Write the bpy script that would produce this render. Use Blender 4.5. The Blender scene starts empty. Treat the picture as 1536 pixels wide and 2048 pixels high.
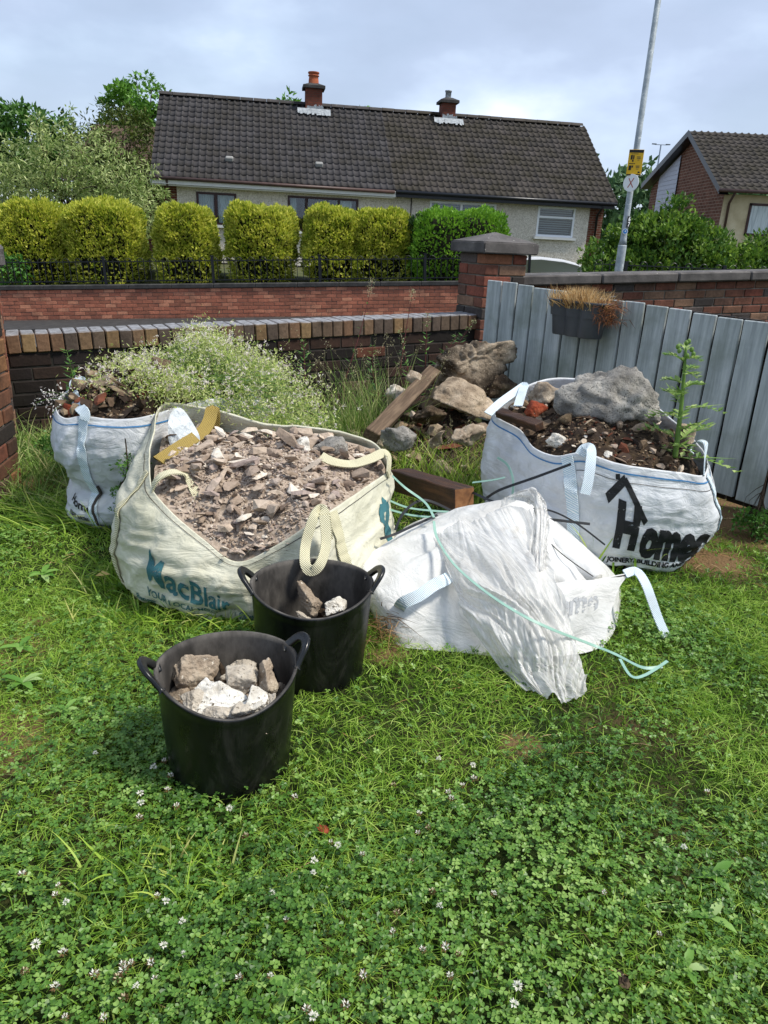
import bpy, bmesh, math, random
import numpy as np
from mathutils import Vector, Matrix
S = bpy.context.scene
COL = S.collection
R = math.radians
# ---------------------------------------------------------------- camera
cd = bpy.data.cameras.new('camera'); cam = bpy.data.objects.new('camera', cd); COL.objects.link(cam)
cd.sensor_fit = 'VERTICAL'; cd.sensor_height = 24.0; cd.lens = 24.0*1480/2048
cd.clip_start = 0.05; cd.clip_end = 2000
_p, _r = R(20.1), R(2.7)
_R0 = Vector((1,0,0)); _U0 = Vector((0, math.sin(_p), math.cos(_p))); _F = Vector((0, math.cos(_p), -math.sin(_p)))
_Rt = _R0*math.cos(_r) + _U0*math.sin(_r); _Up = _U0*math.cos(_r) - _R0*math.sin(_r)
cam.matrix_world = Matrix(((_Rt.x,_Up.x,-_F.x,0),(_Rt.y,_Up.y,-_F.y,0),(_Rt.z,_Up.z,-_F.z,1.3),(0,0,0,1)))
S.camera = cam
# ---------------------------------------------------------------- sky and sun
SUN_EL, SUN_AZ = R(56), R(104)           # azimuth clockwise from +Y towards +X
W = bpy.data.worlds.new('World'); S.world = W; W.use_nodes = True
nt = W.node_tree; nt.nodes.clear()
def wn(t, **k):
    n = nt.nodes.new(t)
    for a, b in k.items(): setattr(n, a, b)
    return n
wo = wn('ShaderNodeOutputWorld'); sky = wn('ShaderNodeTexSky', sky_type='NISHITA', sun_disc=False, sun_elevation=SUN_EL, sun_rotation=SUN_AZ)
sky.air_density = 1.2; sky.dust_density = 1.5
b1 = wn('ShaderNodeBackground'); b1.inputs[1].default_value = 0.10; nt.links.new(sky.outputs[0], b1.inputs[0])
tc = wn('ShaderNodeTexCoord'); mp = wn('ShaderNodeMapping'); mp.inputs['Scale'].default_value = (1,1,2.6); mp.inputs['Location'].default_value = (3.1,0.4,0.35)
nt.links.new(tc.outputs['Generated'], mp.inputs[0])
n1 = wn('ShaderNodeTexNoise'); n1.inputs['Scale'].default_value = 1.5; n1.inputs['Detail'].default_value = 7; n1.inputs['Roughness'].default_value = .55; n1.inputs['Distortion'].default_value = .5
n2 = wn('ShaderNodeTexNoise'); n2.inputs['Scale'].default_value = 2.6; n2.inputs['Detail'].default_value = 6; n2.inputs['Roughness'].default_value = .5
mp2 = wn('ShaderNodeMapping'); mp2.inputs['Scale'].default_value = (1,1,2.2); mp2.inputs['Location'].default_value = (6.1,3.9,1.7); nt.links.new(tc.outputs['Generated'], mp2.inputs[0])
nt.links.new(mp.outputs[0], n1.inputs[0]); nt.links.new(mp2.outputs[0], n2.inputs[0])
cr = wn('ShaderNodeValToRGB'); e = cr.color_ramp.elements      # cloud colour: grey-blue rain cloud to white tops
e[0].position = .36; e[0].color = (.31,.375,.50,1); e[1].position = .74; e[1].color = (.84,.89,.97,1)
x = e.new(.50); x.color = (.365,.44,.585,1); x = e.new(.58); x.color = (.46,.55,.70,1)
nt.links.new(n2.outputs[0], cr.inputs[0])
cv = wn('ShaderNodeValToRGB'); e = cv.color_ramp.elements; e[0].position = .33; e[0].color = (.62,.62,.62,1); e[1].position = .52; e[1].color = (.95,.95,.95,1)
nt.links.new(n1.outputs[0], cv.inputs[0])
b2 = wn('ShaderNodeBackground'); b2.inputs[1].default_value = 0.98; nt.links.new(cr.outputs[0], b2.inputs[0])
mx = wn('ShaderNodeMixShader'); nt.links.new(cv.outputs[0], mx.inputs[0]); nt.links.new(b1.outputs[0], mx.inputs[1]); nt.links.new(b2.outputs[0], mx.inputs[2])
nt.links.new(mx.outputs[0], wo.inputs[0])
sl = bpy.data.lights.new('sun', 'SUN'); sun = bpy.data.objects.new('sun', sl); COL.objects.link(sun)
sl.energy = 2.8; sl.angle = R(10); sl.color = (1.0,.95,.86)
_d = Vector((math.sin(SUN_AZ)*math.cos(SUN_EL), math.cos(SUN_AZ)*math.cos(SUN_EL), math.sin(SUN_EL)))
sun.rotation_euler = _d.to_track_quat('Z','Y').to_euler(); sun.location = (20,20,30)
S.view_settings.view_transform = 'Standard'; S.view_settings.look = 'None'; S.view_settings.gamma = 1; S.view_settings.use_curve_mapping = False
S.view_settings.exposure = 0.70
S.render.engine = 'CYCLES'; S.cycles.max_bounces = 6; S.cycles.transparent_max_bounces = 8; S.cycles.caustics_reflective = False; S.cycles.caustics_refractive = False
try: S.cycles.use_denoising = True
except Exception: pass

# ---------------------------------------------------------------- helpers
def fmesh(name, V, F, mat=None, smooth=False, rnd=None, mi=None):
    V = np.asarray(V, np.float32); me = bpy.data.meshes.new(name)
    if isinstance(F, np.ndarray) and F.ndim == 2:
        k = F.shape[1]; n = len(F)
        me.vertices.add(len(V)); me.vertices.foreach_set('co', V.ravel())
        me.loops.add(n*k); me.loops.foreach_set('vertex_index', F.astype(np.int32).ravel())
        me.polygons.add(n); me.polygons.foreach_set('loop_start', np.arange(n, dtype=np.int32)*k)
        try: me.polygons.foreach_set('loop_total', np.full(n, k, np.int32))
        except Exception: pass
        me.update(calc_edges=True)
    else:
        me.from_pydata([tuple(v) for v in V.tolist()], [], [tuple(int(i) for i in f) for f in F]); me.update()
    me.polygons.foreach_set('use_smooth', np.full(len(me.polygons), bool(smooth)))
    if rnd is not None:
        a = me.attributes.new('rnd', 'FLOAT', 'FACE'); a.data.foreach_set('value', np.asarray(rnd, np.float32))
    if mat is not None:
        for m in (mat if isinstance(mat, (list,tuple)) else [mat]): me.materials.append(m)
    if mi is not None: me.polygons.foreach_set('material_index', np.asarray(mi, np.int32))
    return me
def obj(name, me, parent=None, loc=(0,0,0), rot=(0,0,0), sc=(1,1,1)):
    o = bpy.data.objects.new(name, me); COL.objects.link(o); o.location = loc; o.rotation_euler = rot; o.scale = sc
    if parent: o.parent = parent
    return o
def tag(o, label, cat, group=None, kind='thing'):
    o['label'] = label; o['category'] = cat; o['kind'] = kind
    if group: o['group'] = group
    return o
def thing(name, label, cat, loc=(0,0,0), rot=(0,0,0), group=None):
    return tag(obj(name, None, None, loc, rot), label, cat, group)
def struct(name, me, label=None, loc=(0,0,0), kind='structure', cat=None):
    o = obj(name, me, None, loc); o['kind'] = kind
    if label: o['label'] = label
    if cat: o['category'] = cat
    return o
class MB:                                   # collects verts and faces
    def __init__(s): s.V = []; s.F = []; s.M = []; s.r = []
    def add(s, V, F, m=0, r=0.):
        b = len(s.V); s.V += [tuple(map(float,v)) for v in V]; s.F += [tuple(int(i)+b for i in f) for f in F]; s.M += [m]*len(F); s.r += [r]*len(F)
    def box(s, x0,x1,y0,y1,z0,z1, m=0, r=0., M=None):
        V = [(x0,y0,z0),(x1,y0,z0),(x1,y1,z0),(x0,y1,z0),(x0,y0,z1),(x1,y0,z1),(x1,y1,z1),(x0,y1,z1)]
        if M is not None: V = [M @ Vector(v) for v in V]
        s.add(V, [(0,3,2,1),(4,5,6,7),(0,1,5,4),(1,2,6,5),(2,3,7,6),(3,0,4,7)], m, r)
    def tube(s, pts, rad, n=8, m=0, cap=True):
        V, F = tube_vf(pts, rad, n, cap); s.add(V, F, m)
    def prism(s, poly, y0, y1, m=0):        # polygon in xz extruded along y
        n = len(poly); V = [(p[0],y0,p[1]) for p in poly]+[(p[0],y1,p[1]) for p in poly]
        s.add(V, [tuple(range(n)), tuple(range(2*n-1,n-1,-1))]+[(i,i+n,(i+1)%n+n,(i+1)%n) for i in range(n)], m)
    def mesh(s, name, mat, smooth=False): return fmesh(name, s.V, s.F, mat, smooth, s.r, s.M)
def tube_vf(pts, rad, n=8, cap=True):
    P = np.array(pts, float); k = len(P); rad = np.broadcast_to(np.array(rad, float), (k,))
    T = np.gradient(P, axis=0); T /= np.linalg.norm(T, axis=1)[:,None]+1e-9
    V = []; u = np.cross(T[0], [0,0,1.]); 
    if np.linalg.norm(u) < .1: u = np.cross(T[0], [1.,0,0])
    for i in range(k):
        u = u - T[i]*(u@T[i]); u /= np.linalg.norm(u)+1e-9; w = np.cross(T[i], u)
        for j in range(n):
            a = 2*math.pi*j/n; V.append(P[i]+rad[i]*(math.cos(a)*u+math.sin(a)*w))
    F = [(i*n+j, i*n+(j+1)%n, (i+1)*n+(j+1)%n, (i+1)*n+j) for i in range(k-1) for j in range(n)]
    if cap: F += [tuple(range(n-1,-1,-1)), tuple((k-1)*n+j for j in range(n))]
    return V, F
def bevel_box(name, sx, sy, sz, b, mat, seed=0, jit=0.0):
    bm = bmesh.new(); bmesh.ops.create_cube(bm, size=1); rg = random.Random(seed)
    for v in bm.verts: v.co = Vector((v.co.x*sx+rg.uniform(-jit,jit), v.co.y*sy+rg.uniform(-jit,jit), v.co.z*sz+rg.uniform(-jit,jit)))
    bmesh.ops.bevel(bm, geom=bm.edges[:], offset=b, segments=1, affect='EDGES', profile=.5)
    me = bpy.data.meshes.new(name); bm.to_mesh(me); bm.free(); me.materials.append(mat); return me
# numpy value noise
def _h(ix, iy, iz, s):
    n = (ix.astype(np.int64)*374761393 + iy.astype(np.int64)*668265263 + iz.astype(np.int64)*2147483647 + s*974634777) & 0xffffffff
    n = ((n ^ (n >> 13))*1274126177) & 0xffffffff; n = ((n ^ (n >> 16))*2246822519) & 0xffffffff
    return ((n ^ (n >> 15)) & 0xffffff)/float(0xffffff)
def vn(P, sc, seed=0):
    Q = np.asarray(P, float)*sc; I = np.floor(Q); f = Q-I; f = f*f*(3-2*f); x,y,z = I[...,0],I[...,1],I[...,2]; r = 0
    for dx in (0,1):
        for dy in (0,1):
            for dz in (0,1):
                w = (f[...,0] if dx else 1-f[...,0])*(f[...,1] if dy else 1-f[...,1])*(f[...,2] if dz else 1-f[...,2])
                r = r + w*_h(x+dx, y+dy, z+dz, seed)
    return r*2-1
def fbm(P, sc, o=4, seed=0, g=.5):
    r = 0; a = 1
    for i in range(o): r = r + a*vn(P, sc*2**i, seed+i*17); a *= g
    return r
def paper(P, seed, f, n=7):              # crisp crumple: folded triangle waves in random directions
    rng = np.random.default_rng(seed); r = 0; Q = P+.35/f*np.stack([vn(P,f*.7,seed+i) for i in range(3)],-1)
    for i in range(n):
        d = rng.normal(size=3); d /= np.linalg.norm(d); t = Q@d*f*rng.uniform(.6,1.7)+rng.random(); r = r+np.abs((t % 1)-.5)*2*rng.uniform(.6,1.2)
    return r/n-.5
def spline(P, n, closed=False):            # Catmull-Rom through points, n samples
    P = np.array(P, float); k = len(P); t = np.linspace(0, k if closed else k-1, n, endpoint=not closed); i = np.floor(t).astype(int)
    if not closed: i = np.minimum(i, k-2)
    f = (t-i)[:,None]; g = (lambda j: P[j % k]) if closed else (lambda j: P[np.clip(j,0,k-1)])
    a,b,c,d = g(i-1),g(i),g(i+1),g(i+2)
    return .5*(2*b+(c-a)*f+(2*a-5*b+4*c-d)*f**2+(3*b-a-3*c+d)*f**3)
def grid_faces(m, n, wrap=False):
    i, j = np.meshgrid(np.arange(m-1), np.arange(n if wrap else n-1), indexing='ij'); j2 = (j+1) % n
    return np.stack([i*n+j, i*n+j2, (i+1)*n+j2, (i+1)*n+j], -1).reshape(-1,4)
def gnormals(G, wrap=False):
    du = (np.roll(G,-1,1)-np.roll(G,1,1)) if wrap else np.gradient(G, axis=1); dv = np.gradient(G, axis=0)
    N = np.cross(du, dv); return N/(np.linalg.norm(N, axis=2, keepdims=True)+1e-9)
def unit(v): v = np.asarray(v, float); return v/(np.linalg.norm(v, axis=-1, keepdims=True)+1e-9)

# ---------------------------------------------------------------- materials
def H(s): 
    s = s.lstrip('#'); c = [int(s[i:i+2],16)/255 for i in (0,2,4)]
    return tuple((v/12.92 if v <= .04045 else ((v+.055)/1.055)**2.4) for v in c)+(1,)
class Mat:
    def __init__(s, name):
        s.m = bpy.data.materials.new(name); s.m.use_nodes = True; s.t = s.m.node_tree; s.t.nodes.clear()
        s.out = s.n('ShaderNodeOutputMaterial'); s.b = s.n('ShaderNodeBsdfPrincipled'); s.l(s.b.outputs[0], s.out.inputs[0])
    def n(s, t, **k):
        x = s.t.nodes.new(t)
        for a, b in k.items(): setattr(x, a, b)
        return x
    def l(s, a, b): s.t.links.new(a, b)
    def coord(s, kind='Object', scale=(1,1,1)):
        if kind == 'pos': o = s.n('ShaderNodeNewGeometry').outputs['Position']
        else: o = s.n('ShaderNodeTexCoord').outputs[kind]
        if tuple(scale) != (1,1,1):
            m = s.n('ShaderNodeMapping'); m.inputs['Scale'].default_value = scale; s.l(o, m.inputs[0]); o = m.outputs[0]
        return o
    def noise(s, co, scale, detail=6, rough=.6, dist=0.):
        x = s.n('ShaderNodeTexNoise'); x.inputs['Scale'].default_value = scale; x.inputs['Detail'].default_value = detail
        x.inputs['Roughness'].default_value = rough; x.inputs['Distortion'].default_value = dist; s.l(co, x.inputs[0]); return x.outputs[0]
    def ramp(s, fac, stops, const=False):
        x = s.n('ShaderNodeValToRGB'); r = x.color_ramp
        if const: r.interpolation = 'CONSTANT'
        r.elements[0].position = stops[0][0]; r.elements[0].color = stops[0][1]
        r.elements[1].position = stops[-1][0]; r.elements[1].color = stops[-1][1]
        for p, c in stops[1:-1]: e = r.elements.new(p); e.color = c
        s.l(fac, x.inputs[0]); return x.outputs[0]
    def mix(s, fac, a, b, mode='MIX'):
        x = s.n('ShaderNodeMix', data_type='RGBA', blend_type=mode)
        for v, i in ((fac,0),(a,6),(b,7)):
            if hasattr(v, 'is_linked'): s.l(v, x.inputs[i])
            else: x.inputs[i].default_value = v
        return x.outputs[2]
    def math(s, op, a, b=0.5):
        x = s.n('ShaderNodeMath', operation=op)
        for v, i in ((a,0),(b,1)):
            if hasattr(v, 'is_linked'): s.l(v, x.inputs[i])
            else: x.inputs[i].default_value = v
        return x.outputs[0]
    def rand(s, attr=False):
        return s.n('ShaderNodeAttribute', attribute_name='rnd').outputs['Fac'] if attr else s.n('ShaderNodeObjectInfo').outputs['Random']
    def bump(s, h, strength=.5, dist=.01, prev=None):
        x = s.n('ShaderNodeBump'); x.inputs['Strength'].default_value = strength; x.inputs['Distance'].default_value = dist; s.l(h, x.inputs['Height'])
        if prev is not None: s.l(prev, x.inputs['Normal'])
        return x.outputs[0]
    def done(s, col=None, rough=.8, nrm=None, spec=.4, trans=0., tcol=None, metal=0.):
        b = s.b
        if col is not None: 
            if hasattr(col, 'is_linked'): s.l(col, b.inputs['Base Color'])
            else: b.inputs['Base Color'].default_value = col
        if hasattr(rough, 'is_linked'): s.l(rough, b.inputs['Roughness'])
        else: b.inputs['Roughness'].default_value = rough
        b.inputs['Specular IOR Level'].default_value = spec; b.inputs['Metallic'].default_value = metal
        if nrm is not None: s.l(nrm, b.inputs['Normal'])
        if trans > 0:
            t = s.n('ShaderNodeBsdfTranslucent'); c = tcol if tcol is not None else col
            if hasattr(c, 'is_linked'): s.l(c, t.inputs[0])
            else: t.inputs[0].default_value = c
            if nrm is not None: s.l(nrm, t.inputs['Normal'])
            m = s.n('ShaderNodeMixShader'); m.inputs[0].default_value = trans; s.l(b.outputs[0], m.inputs[1]); s.l(t.outputs[0], m.inputs[2]); s.l(m.outputs[0], s.out.inputs[0])
        return s.m
def plain(name, c, rough=.7, spec=.4, ns=0, amt=.25, bs=0., metal=0., kind='Object'):
    m = Mat(name); c = H(c) if isinstance(c, str) else c; col = c; nr = None
    if ns:
        nz = m.noise(m.coord(kind), ns); d = tuple(v*(1-amt) for v in c[:3])+(1,); u = tuple(min(1,v*(1+amt)) for v in c[:3])+(1,)
        col = m.ramp(nz, [(.3,d),(.7,u)])
        if bs: nr = m.bump(nz, bs, .01)
    return m.done(col, rough, nr, spec, metal=metal)
def noisy(name, cols, scale=6, rough=.85, bscale=40, bs=.5, bd=.01, kind='Object', spec=.3, lo=.3, hi=.7, dist=.0, rnd=0., rattr=False, cs=(1,1,1), speck=None):
    m = Mat(name); co = m.coord(kind, cs); nz = m.noise(co, scale, 8, .62, dist); k = len(cols)
    col = m.ramp(nz, [(lo+(hi-lo)*i/(k-1), H(c)) for i, c in enumerate(cols)])
    if speck: col = m.mix(m.ramp(m.noise(co, speck[0], 3, .5), [(speck[2],(0,0,0,1)),(speck[2]+.05,(1,1,1,1))]), col, H(speck[1]))
    if rnd: col = m.mix(1., col, m.ramp(m.rand(rattr), [(0,(1-rnd,)*3+(1,)),(1,(1+rnd*.3,)*3+(1,))]), 'MULTIPLY')
    return m.done(col, rough, m.bump(m.noise(co, bscale, 6, .65), bs, bd), spec)
def leafmat(name, cols, rough=.5, trans=.3, spec=.35, attr=True):
    m = Mat(name); k = len(cols)
    col = m.ramp(m.rand(attr), [(i/(k-1), H(c)) for i, c in enumerate(cols)])
    return m.done(col, rough, None, spec, trans)
def brickmat(name, cols, dirt='#1d1814', damt=.55, attr=False, rough=.85, top=None):
    m = Mat(name); pos = m.coord('pos'); k = len(cols)
    col = m.ramp(m.rand(attr), [(i/k, H(c)) for i, c in enumerate(cols)], True)
    nz = m.noise(pos, 38, 6, .7); col = m.mix(1., col, m.ramp(nz, [(.25,(.55,.52,.5,1)),(.75,(1.25,1.22,1.2,1))]), 'MULTIPLY')
    st = m.ramp(m.noise(pos, 3.2, 7, .65), [(.42,(0,0,0,1)),(.66,(damt,)*3+(1,))]); col = m.mix(st, col, H(dirt))
    if top:      # grey lichen growing on the weathered upper faces
        sx = m.n('ShaderNodeSeparateXYZ'); m.l(m.n('ShaderNodeNewGeometry').outputs['True Normal'], sx.inputs[0]); up = m.ramp(sx.outputs[2],[(.5,(0,0,0,1)),(.8,(1,1,1,1))]); li = m.ramp(m.noise(pos,20,6,.7),[(.35,H('#5f5d5c')),(.6,H(top)),(.8,H('#b9babc'))]); col = m.mix(up, col, li)
    return m.done(col, rough, m.bump(nz, .6, .006), .3)
def bricktex(name, c1, c2, mortar, bw=.225, bh=.075, kind='Object', dirt=.4, axes='xz'):
    m = Mat(name); o = m.coord(kind); sp_ = m.n('ShaderNodeSeparateXYZ'); mp = m.n('ShaderNodeCombineXYZ'); m.l(o, sp_.inputs[0])
    for i, a in enumerate(axes): m.l(sp_.outputs['xyz'.index(a)], mp.inputs[i])
    b = m.n('ShaderNodeTexBrick'); m.l(mp.outputs[0], b.inputs[0])
    b.inputs['Color1'].default_value = H(c1); b.inputs['Color2'].default_value = H(c2); b.inputs['Mortar'].default_value = H(mortar)
    b.inputs['Scale'].default_value = 1; b.inputs['Mortar Size'].default_value = .008; b.inputs['Brick Width'].default_value = bw; b.inputs['Row Height'].default_value = bh
    nz = m.noise(o, 2.2, 7, .65); col = m.mix(m.ramp(nz, [(.4,(0,0,0,1)),(.72,(dirt,)*3+(1,))]), b.outputs[0], H('#241c18'))
    return m.done(col, .9, m.bump(b.outputs[1], -.5, .01), .2)

# ================================================================ setting
BR = [ '#6b4836','#7a543c','#4a352a','#86603f','#302a26','#5e4030','#3a302b','#8c6644','#513f33','#6f4434' ]
M_brick_near = brickmat('brown_brick', BR, damt=.75)
M_brick_dark = brickmat('stained_brick', ['#2c211c','#241d1a','#3f2c23','#342720','#1f1a18','#46322a','#282120'], damt=.9)
M_brick_cope = brickmat('coping_brick', ['#7d654e','#856c52','#6a5a4b','#8a7050','#5f5248','#7c604a','#725f4e','#8f7654'], damt=.5, top='#8f9094')
M_brick_red = brickmat('street_red_brick', ['#c07a60','#b27058','#c9866a','#a86a54','#cf9072','#9f6650'], dirt='#5a4036', damt=.5)
M_brick_red_a = brickmat('street_red_brick_far', ['#c07a60','#b27058','#c9866a','#a86a54','#cf9072','#9f6650'], dirt='#5a4036', damt=.5, attr=True)
M_brick_multi = brickmat('multi_brick', ['#7d5242','#6a4e42','#85604c','#4a4442','#8f6048','#5c5350','#744a3c','#3d3836','#8a6c58','#8a5040'], damt=.5)
M_mortar = noisy('mortar', ['#4b4640','#6b655c','#857e72'], 9, .95, 90, .6, .004)
M_mortar_dark = noisy('dark_mortar', ['#1e1b19','#33302b','#4c473f'], 9, .95, 90, .6, .004)
M_cope = noisy('concrete_coping', ['#3e3b3a','#55514f','#6a6562'], 5, .8, 60, .5, .006, speck=(26,'#a8a49c',.69))
M_cope_dark = noisy('dark_coping', ['#2b2a2a','#3b3a39','#4c4a48'], 5, .85, 60, .5, .006, speck=(14,'#6d7365',.66))
M_cape_wet = None
# ground far sheet
gx = np.concatenate([np.linspace(-500,-40,14), np.linspace(-32,40,50), np.linspace(50,500,14)])
gy = np.concatenate([np.linspace(-60,0,6), np.linspace(1,40,70), np.linspace(46,900,24)])
XX, YY = np.meshgrid(gx, gy, indexing='xy')
def ss(a, b, x): t = np.clip((x-a)/(b-a), 0, 1); return t*t*(3-2*t)
def road_z(x): return -1.02+.052*np.clip(x+9.3, -14, 24)
front = np.where(XX < .75, 4.71+(XX+2.43)*.498, 6.4+(XX-.75)*.25)
ZZ = np.where(YY < front+.2, -.08, road_z(XX)) ; ZZ = np.where(YY < 3.0, -.08, ZZ)
ZZ = np.where((np.abs(XX) > 5) & (YY < 7), np.minimum(ZZ, road_z(XX)), ZZ)
ZZ = ZZ+ss(19.3, 20.4, YY)*(.3-ZZ)+ss(60,200,YY)*-1.0
M_ground = noisy('far_ground', ['#39421f','#4a4f2b','#5a5238'], 2, .95, 20, .5, .02)
struct('ground', fmesh('ground', np.stack([XX,YY,ZZ],-1).reshape(-1,3), grid_faces(len(gy), len(gx)), M_ground, True), 'ground running out under the street and houses')
# road and pavement in front of the street wall
M_road = noisy('asphalt', ['#3b3b3c','#4a4a4a','#585756'], 8, .9, 160, .5, .004)
M_pave = noisy('pavement_concrete', ['#2c2b2a','#383635','#444240'], 6, .9, 90, .4, .004)
xs = np.linspace(-14, 14, 40)
def strip(y0, y1, dz):
    V = []; 
    for x in xs: V += [(x, y0+x*.067, road_z(x)+dz), (x, y1+x*.067, road_z(x)+dz)]
    return V, [(2*i,2*i+2,2*i+3,2*i+1) for i in range(len(xs)-1)]
V, F = strip(11.0, 16.6, .02); struct('road', fmesh('road', V, F, M_road), 'asphalt street between the two garden walls')
m = MB()
for x0, x1 in zip(xs[:-1], xs[1:]):
    a, b = road_z(x0), road_z(x1); o0, o1 = x0*.067, x1*.067
    m.add([(x0,16.6+o0,a-.05),(x1,16.6+o1,b-.05),(x1,16.6+o1,b+.13),(x0,16.6+o0,a+.13),(x1,18.7+o1,b+.13),(x0,18.7+o0,a+.13)], [(0,1,2,3),(3,2,4,5)])
struct('pavement', m.mesh('pavement', M_pave), 'raised kerbed pavement along the far wall')

def brick_at(root, me, x, y, z, rz=0, rg=random, tilt=.006, jx=.002, name='brick'):
    return obj(name, me, root, (x+rg.uniform(-jx,jx), y+rg.uniform(-jx,jx)*1.6, z+rg.uniform(-jx,jx)*.5), (rg.uniform(-tilt,tilt), rg.uniform(-tilt,tilt), rz+rg.uniform(-tilt,tilt)))
# ---- street wall across the road
SW0 = Vector((-9.324,18.12,-.102)); SW1 = Vector((1.70,18.86,.472)); dv = SW1-SW0
ang = math.atan2(dv.y, dv.x); slope = math.atan2(dv.z, math.hypot(dv.x, dv.y)); L0 = dv.length
sw = thing('street_wall', 'long low red brick wall with black coping across the street', 'wall', SW0, (0,-slope,ang))
bl, bh = .252, .085
obj('mortar_core', fmesh('street_core', *[(q.V, q.F) for q in [MB()] if q.box(-1.6,L0+6,.012,.24,-1.1,-.1) is None][0], M_mortar), sw)
bm_ = bevel_box('street_brick', bl-.010, .1, bh-.010, .004, M_brick_red, 1)
rg = random.Random(3); cnt = 0; rest = MB()
for r in range(10):
    z = -.1-bh*(r+.5); off = (r % 2)*.5*bl
    for i in range(-2, int(L0/bl)+3):
        x = i*bl+off
        if cnt < 300 and -.7 < x < L0-.2 and r < 8: brick_at(sw, bm_, x, .05, z, 0, rg); cnt += 1
        else: rest.box(x-bl/2+.005, x+bl/2-.005, .004, .1, z-bh/2+.005, z+bh/2-.005, 0, rg.random())
o = obj('brick_course', rest.mesh('street_brick_rest', M_brick_red_a), sw); o['kind'] = 'stuff'
for i in range(-2, 15):
    o = obj('coping_stone', bpy.data.meshes.get('street_cope') or bevel_box('street_cope', .995, .30, .10, .012, M_cope_dark, 2), sw, (i*1.0+.5, .11, -.048), (0,0,rg.uniform(-.003,.003)))
# ---- near retaining garden wall
NA = Vector((-2.43,4.71,.64)); NB = Vector((0.655,6.250,0.768)); dv = NB-NA; ang_n = math.atan2(dv.y, dv.x); sl_n = math.atan2(dv.z, math.hypot(dv.x,dv.y)); Ln = dv.length
nw = thing('garden_wall', 'low weathered brick garden wall with brick-on-edge coping behind the bags', 'wall', NA, (0,-sl_n,ang_n))
m = MB(); m.box(-.35, Ln+.25, .012, .235, -.95, -.115); obj('mortar_core', m.mesh('near_core', M_mortar_dark), nw)
cm = [bevel_box('cope_brick%d'%i, .0775, .255, .118, .006, M_brick_cope, i, .002) for i in range(3)]
rg = random.Random(11); n = int(Ln/.085)+3
for i in range(-1, n): brick_at(nw, cm[i % 3], i*.085+.04, .118, -.059, 0, rg, .02, .002)
sm = [bevel_box('stretch%d'%i, .244, .1, .075, .005, M_brick_dark if i else M_brick_near, i+5, .0015) for i in range(3)]
sn = bevel_box('stretch_b', .244, .1, .075, .005, M_brick_near, 9, .0015)
for r in range(8):
    z = -.118-.008-.085*(r+.5); off = (r % 2)*.127
    for i in range(-1, int(Ln/.254)+1):
        brick_at(nw, (sn if rg.random() < .14 else sm[1+(i+r) % 2]), i*.254+off+.12, .056, z, 0, rg, .006, .002)
# ---- brick piers
def pier(name, label, cx, cy, rz, side, z0, z1, mats, cap=None, mm=M_mortar):
    t = thing(name, label, 'pillar', (cx,cy,z0), (0,0,rz)); h = z1-z0; s = side/2; tk = .132; ln = side-tk-.01
    m = MB(); m.box(-s+.012, s-.012, -s+.012, s-.012, 0, h-.002); obj('mortar_core', m.mesh('pier_core', mm), t)
    key = 'pier_brick_%.2f'%side; me = bpy.data.meshes.get(key) or bevel_box(key, ln, tk-.008, .075, .005, mats, 4, .0015)
    rg = random.Random(int(cx*100)); nr = int(h/.085)
    for r in range(nr):
        z = h-.085*(r+.5)
        for q in range(4):
            a = q*math.pi/2; mx_ = 1 if r % 2 else -1; lx, ly = mx_*(s-ln/2), -(s-tk/2)
            brick_at(t, me, lx*math.cos(a)-ly*math.sin(a), lx*math.sin(a)+ly*math.cos(a), z, a, rg, .006, .001)
    if cap:
        c, hc, ap = cap; V = [(-c,-c,h),(c,-c,h),(c,c,h),(-c,c,h),(-c,-c,h+hc),(c,-c,h+hc),(c,c,h+hc),(-c,c,h+hc),(0,0,h+ap)]
        bm = bmesh.new(); vs = [bm.verts.new(v) for v in V]
        for f in [(3,2,1,0),(0,1,5,4),(1,2,6,5),(2,3,7,6),(3,0,4,7),(4,5,8),(5,6,8),(6,7,8),(7,4,8)]: bm.faces.new([vs[i] for i in f])
        bmesh.ops.bevel(bm, geom=bm.edges[:], offset=.008, segments=2, affect='EDGES'); me = bpy.data.meshes.new('pier_cap'); bm.to_mesh(me); bm.free(); me.materials.append(M_cope); obj('cap_stone', me, t)
    return t
PC = (.800,6.47)
pier('brick_pier', 'square brick pier with grey pyramid capstone beside the painted gate', PC[0], PC[1], ang_n, .40, -.2, 1.245, M_brick_multi, (.262,.085,.165))
pier('wall_end_pier', 'brown brick pier at the end of the garden wall, cut by the picture edge', -2.65, 4.70, ang_n, .40, -.2, 1.105, M_brick_near, (.25,.06,.13))
pier('red_brick_pier', 'red brick pier foot standing in the grass at the photo edge', -2.135, 3.54, ang_n*.3, .42, -.1, 1.1, M_brick_near, (.25,.06,.13))
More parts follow.
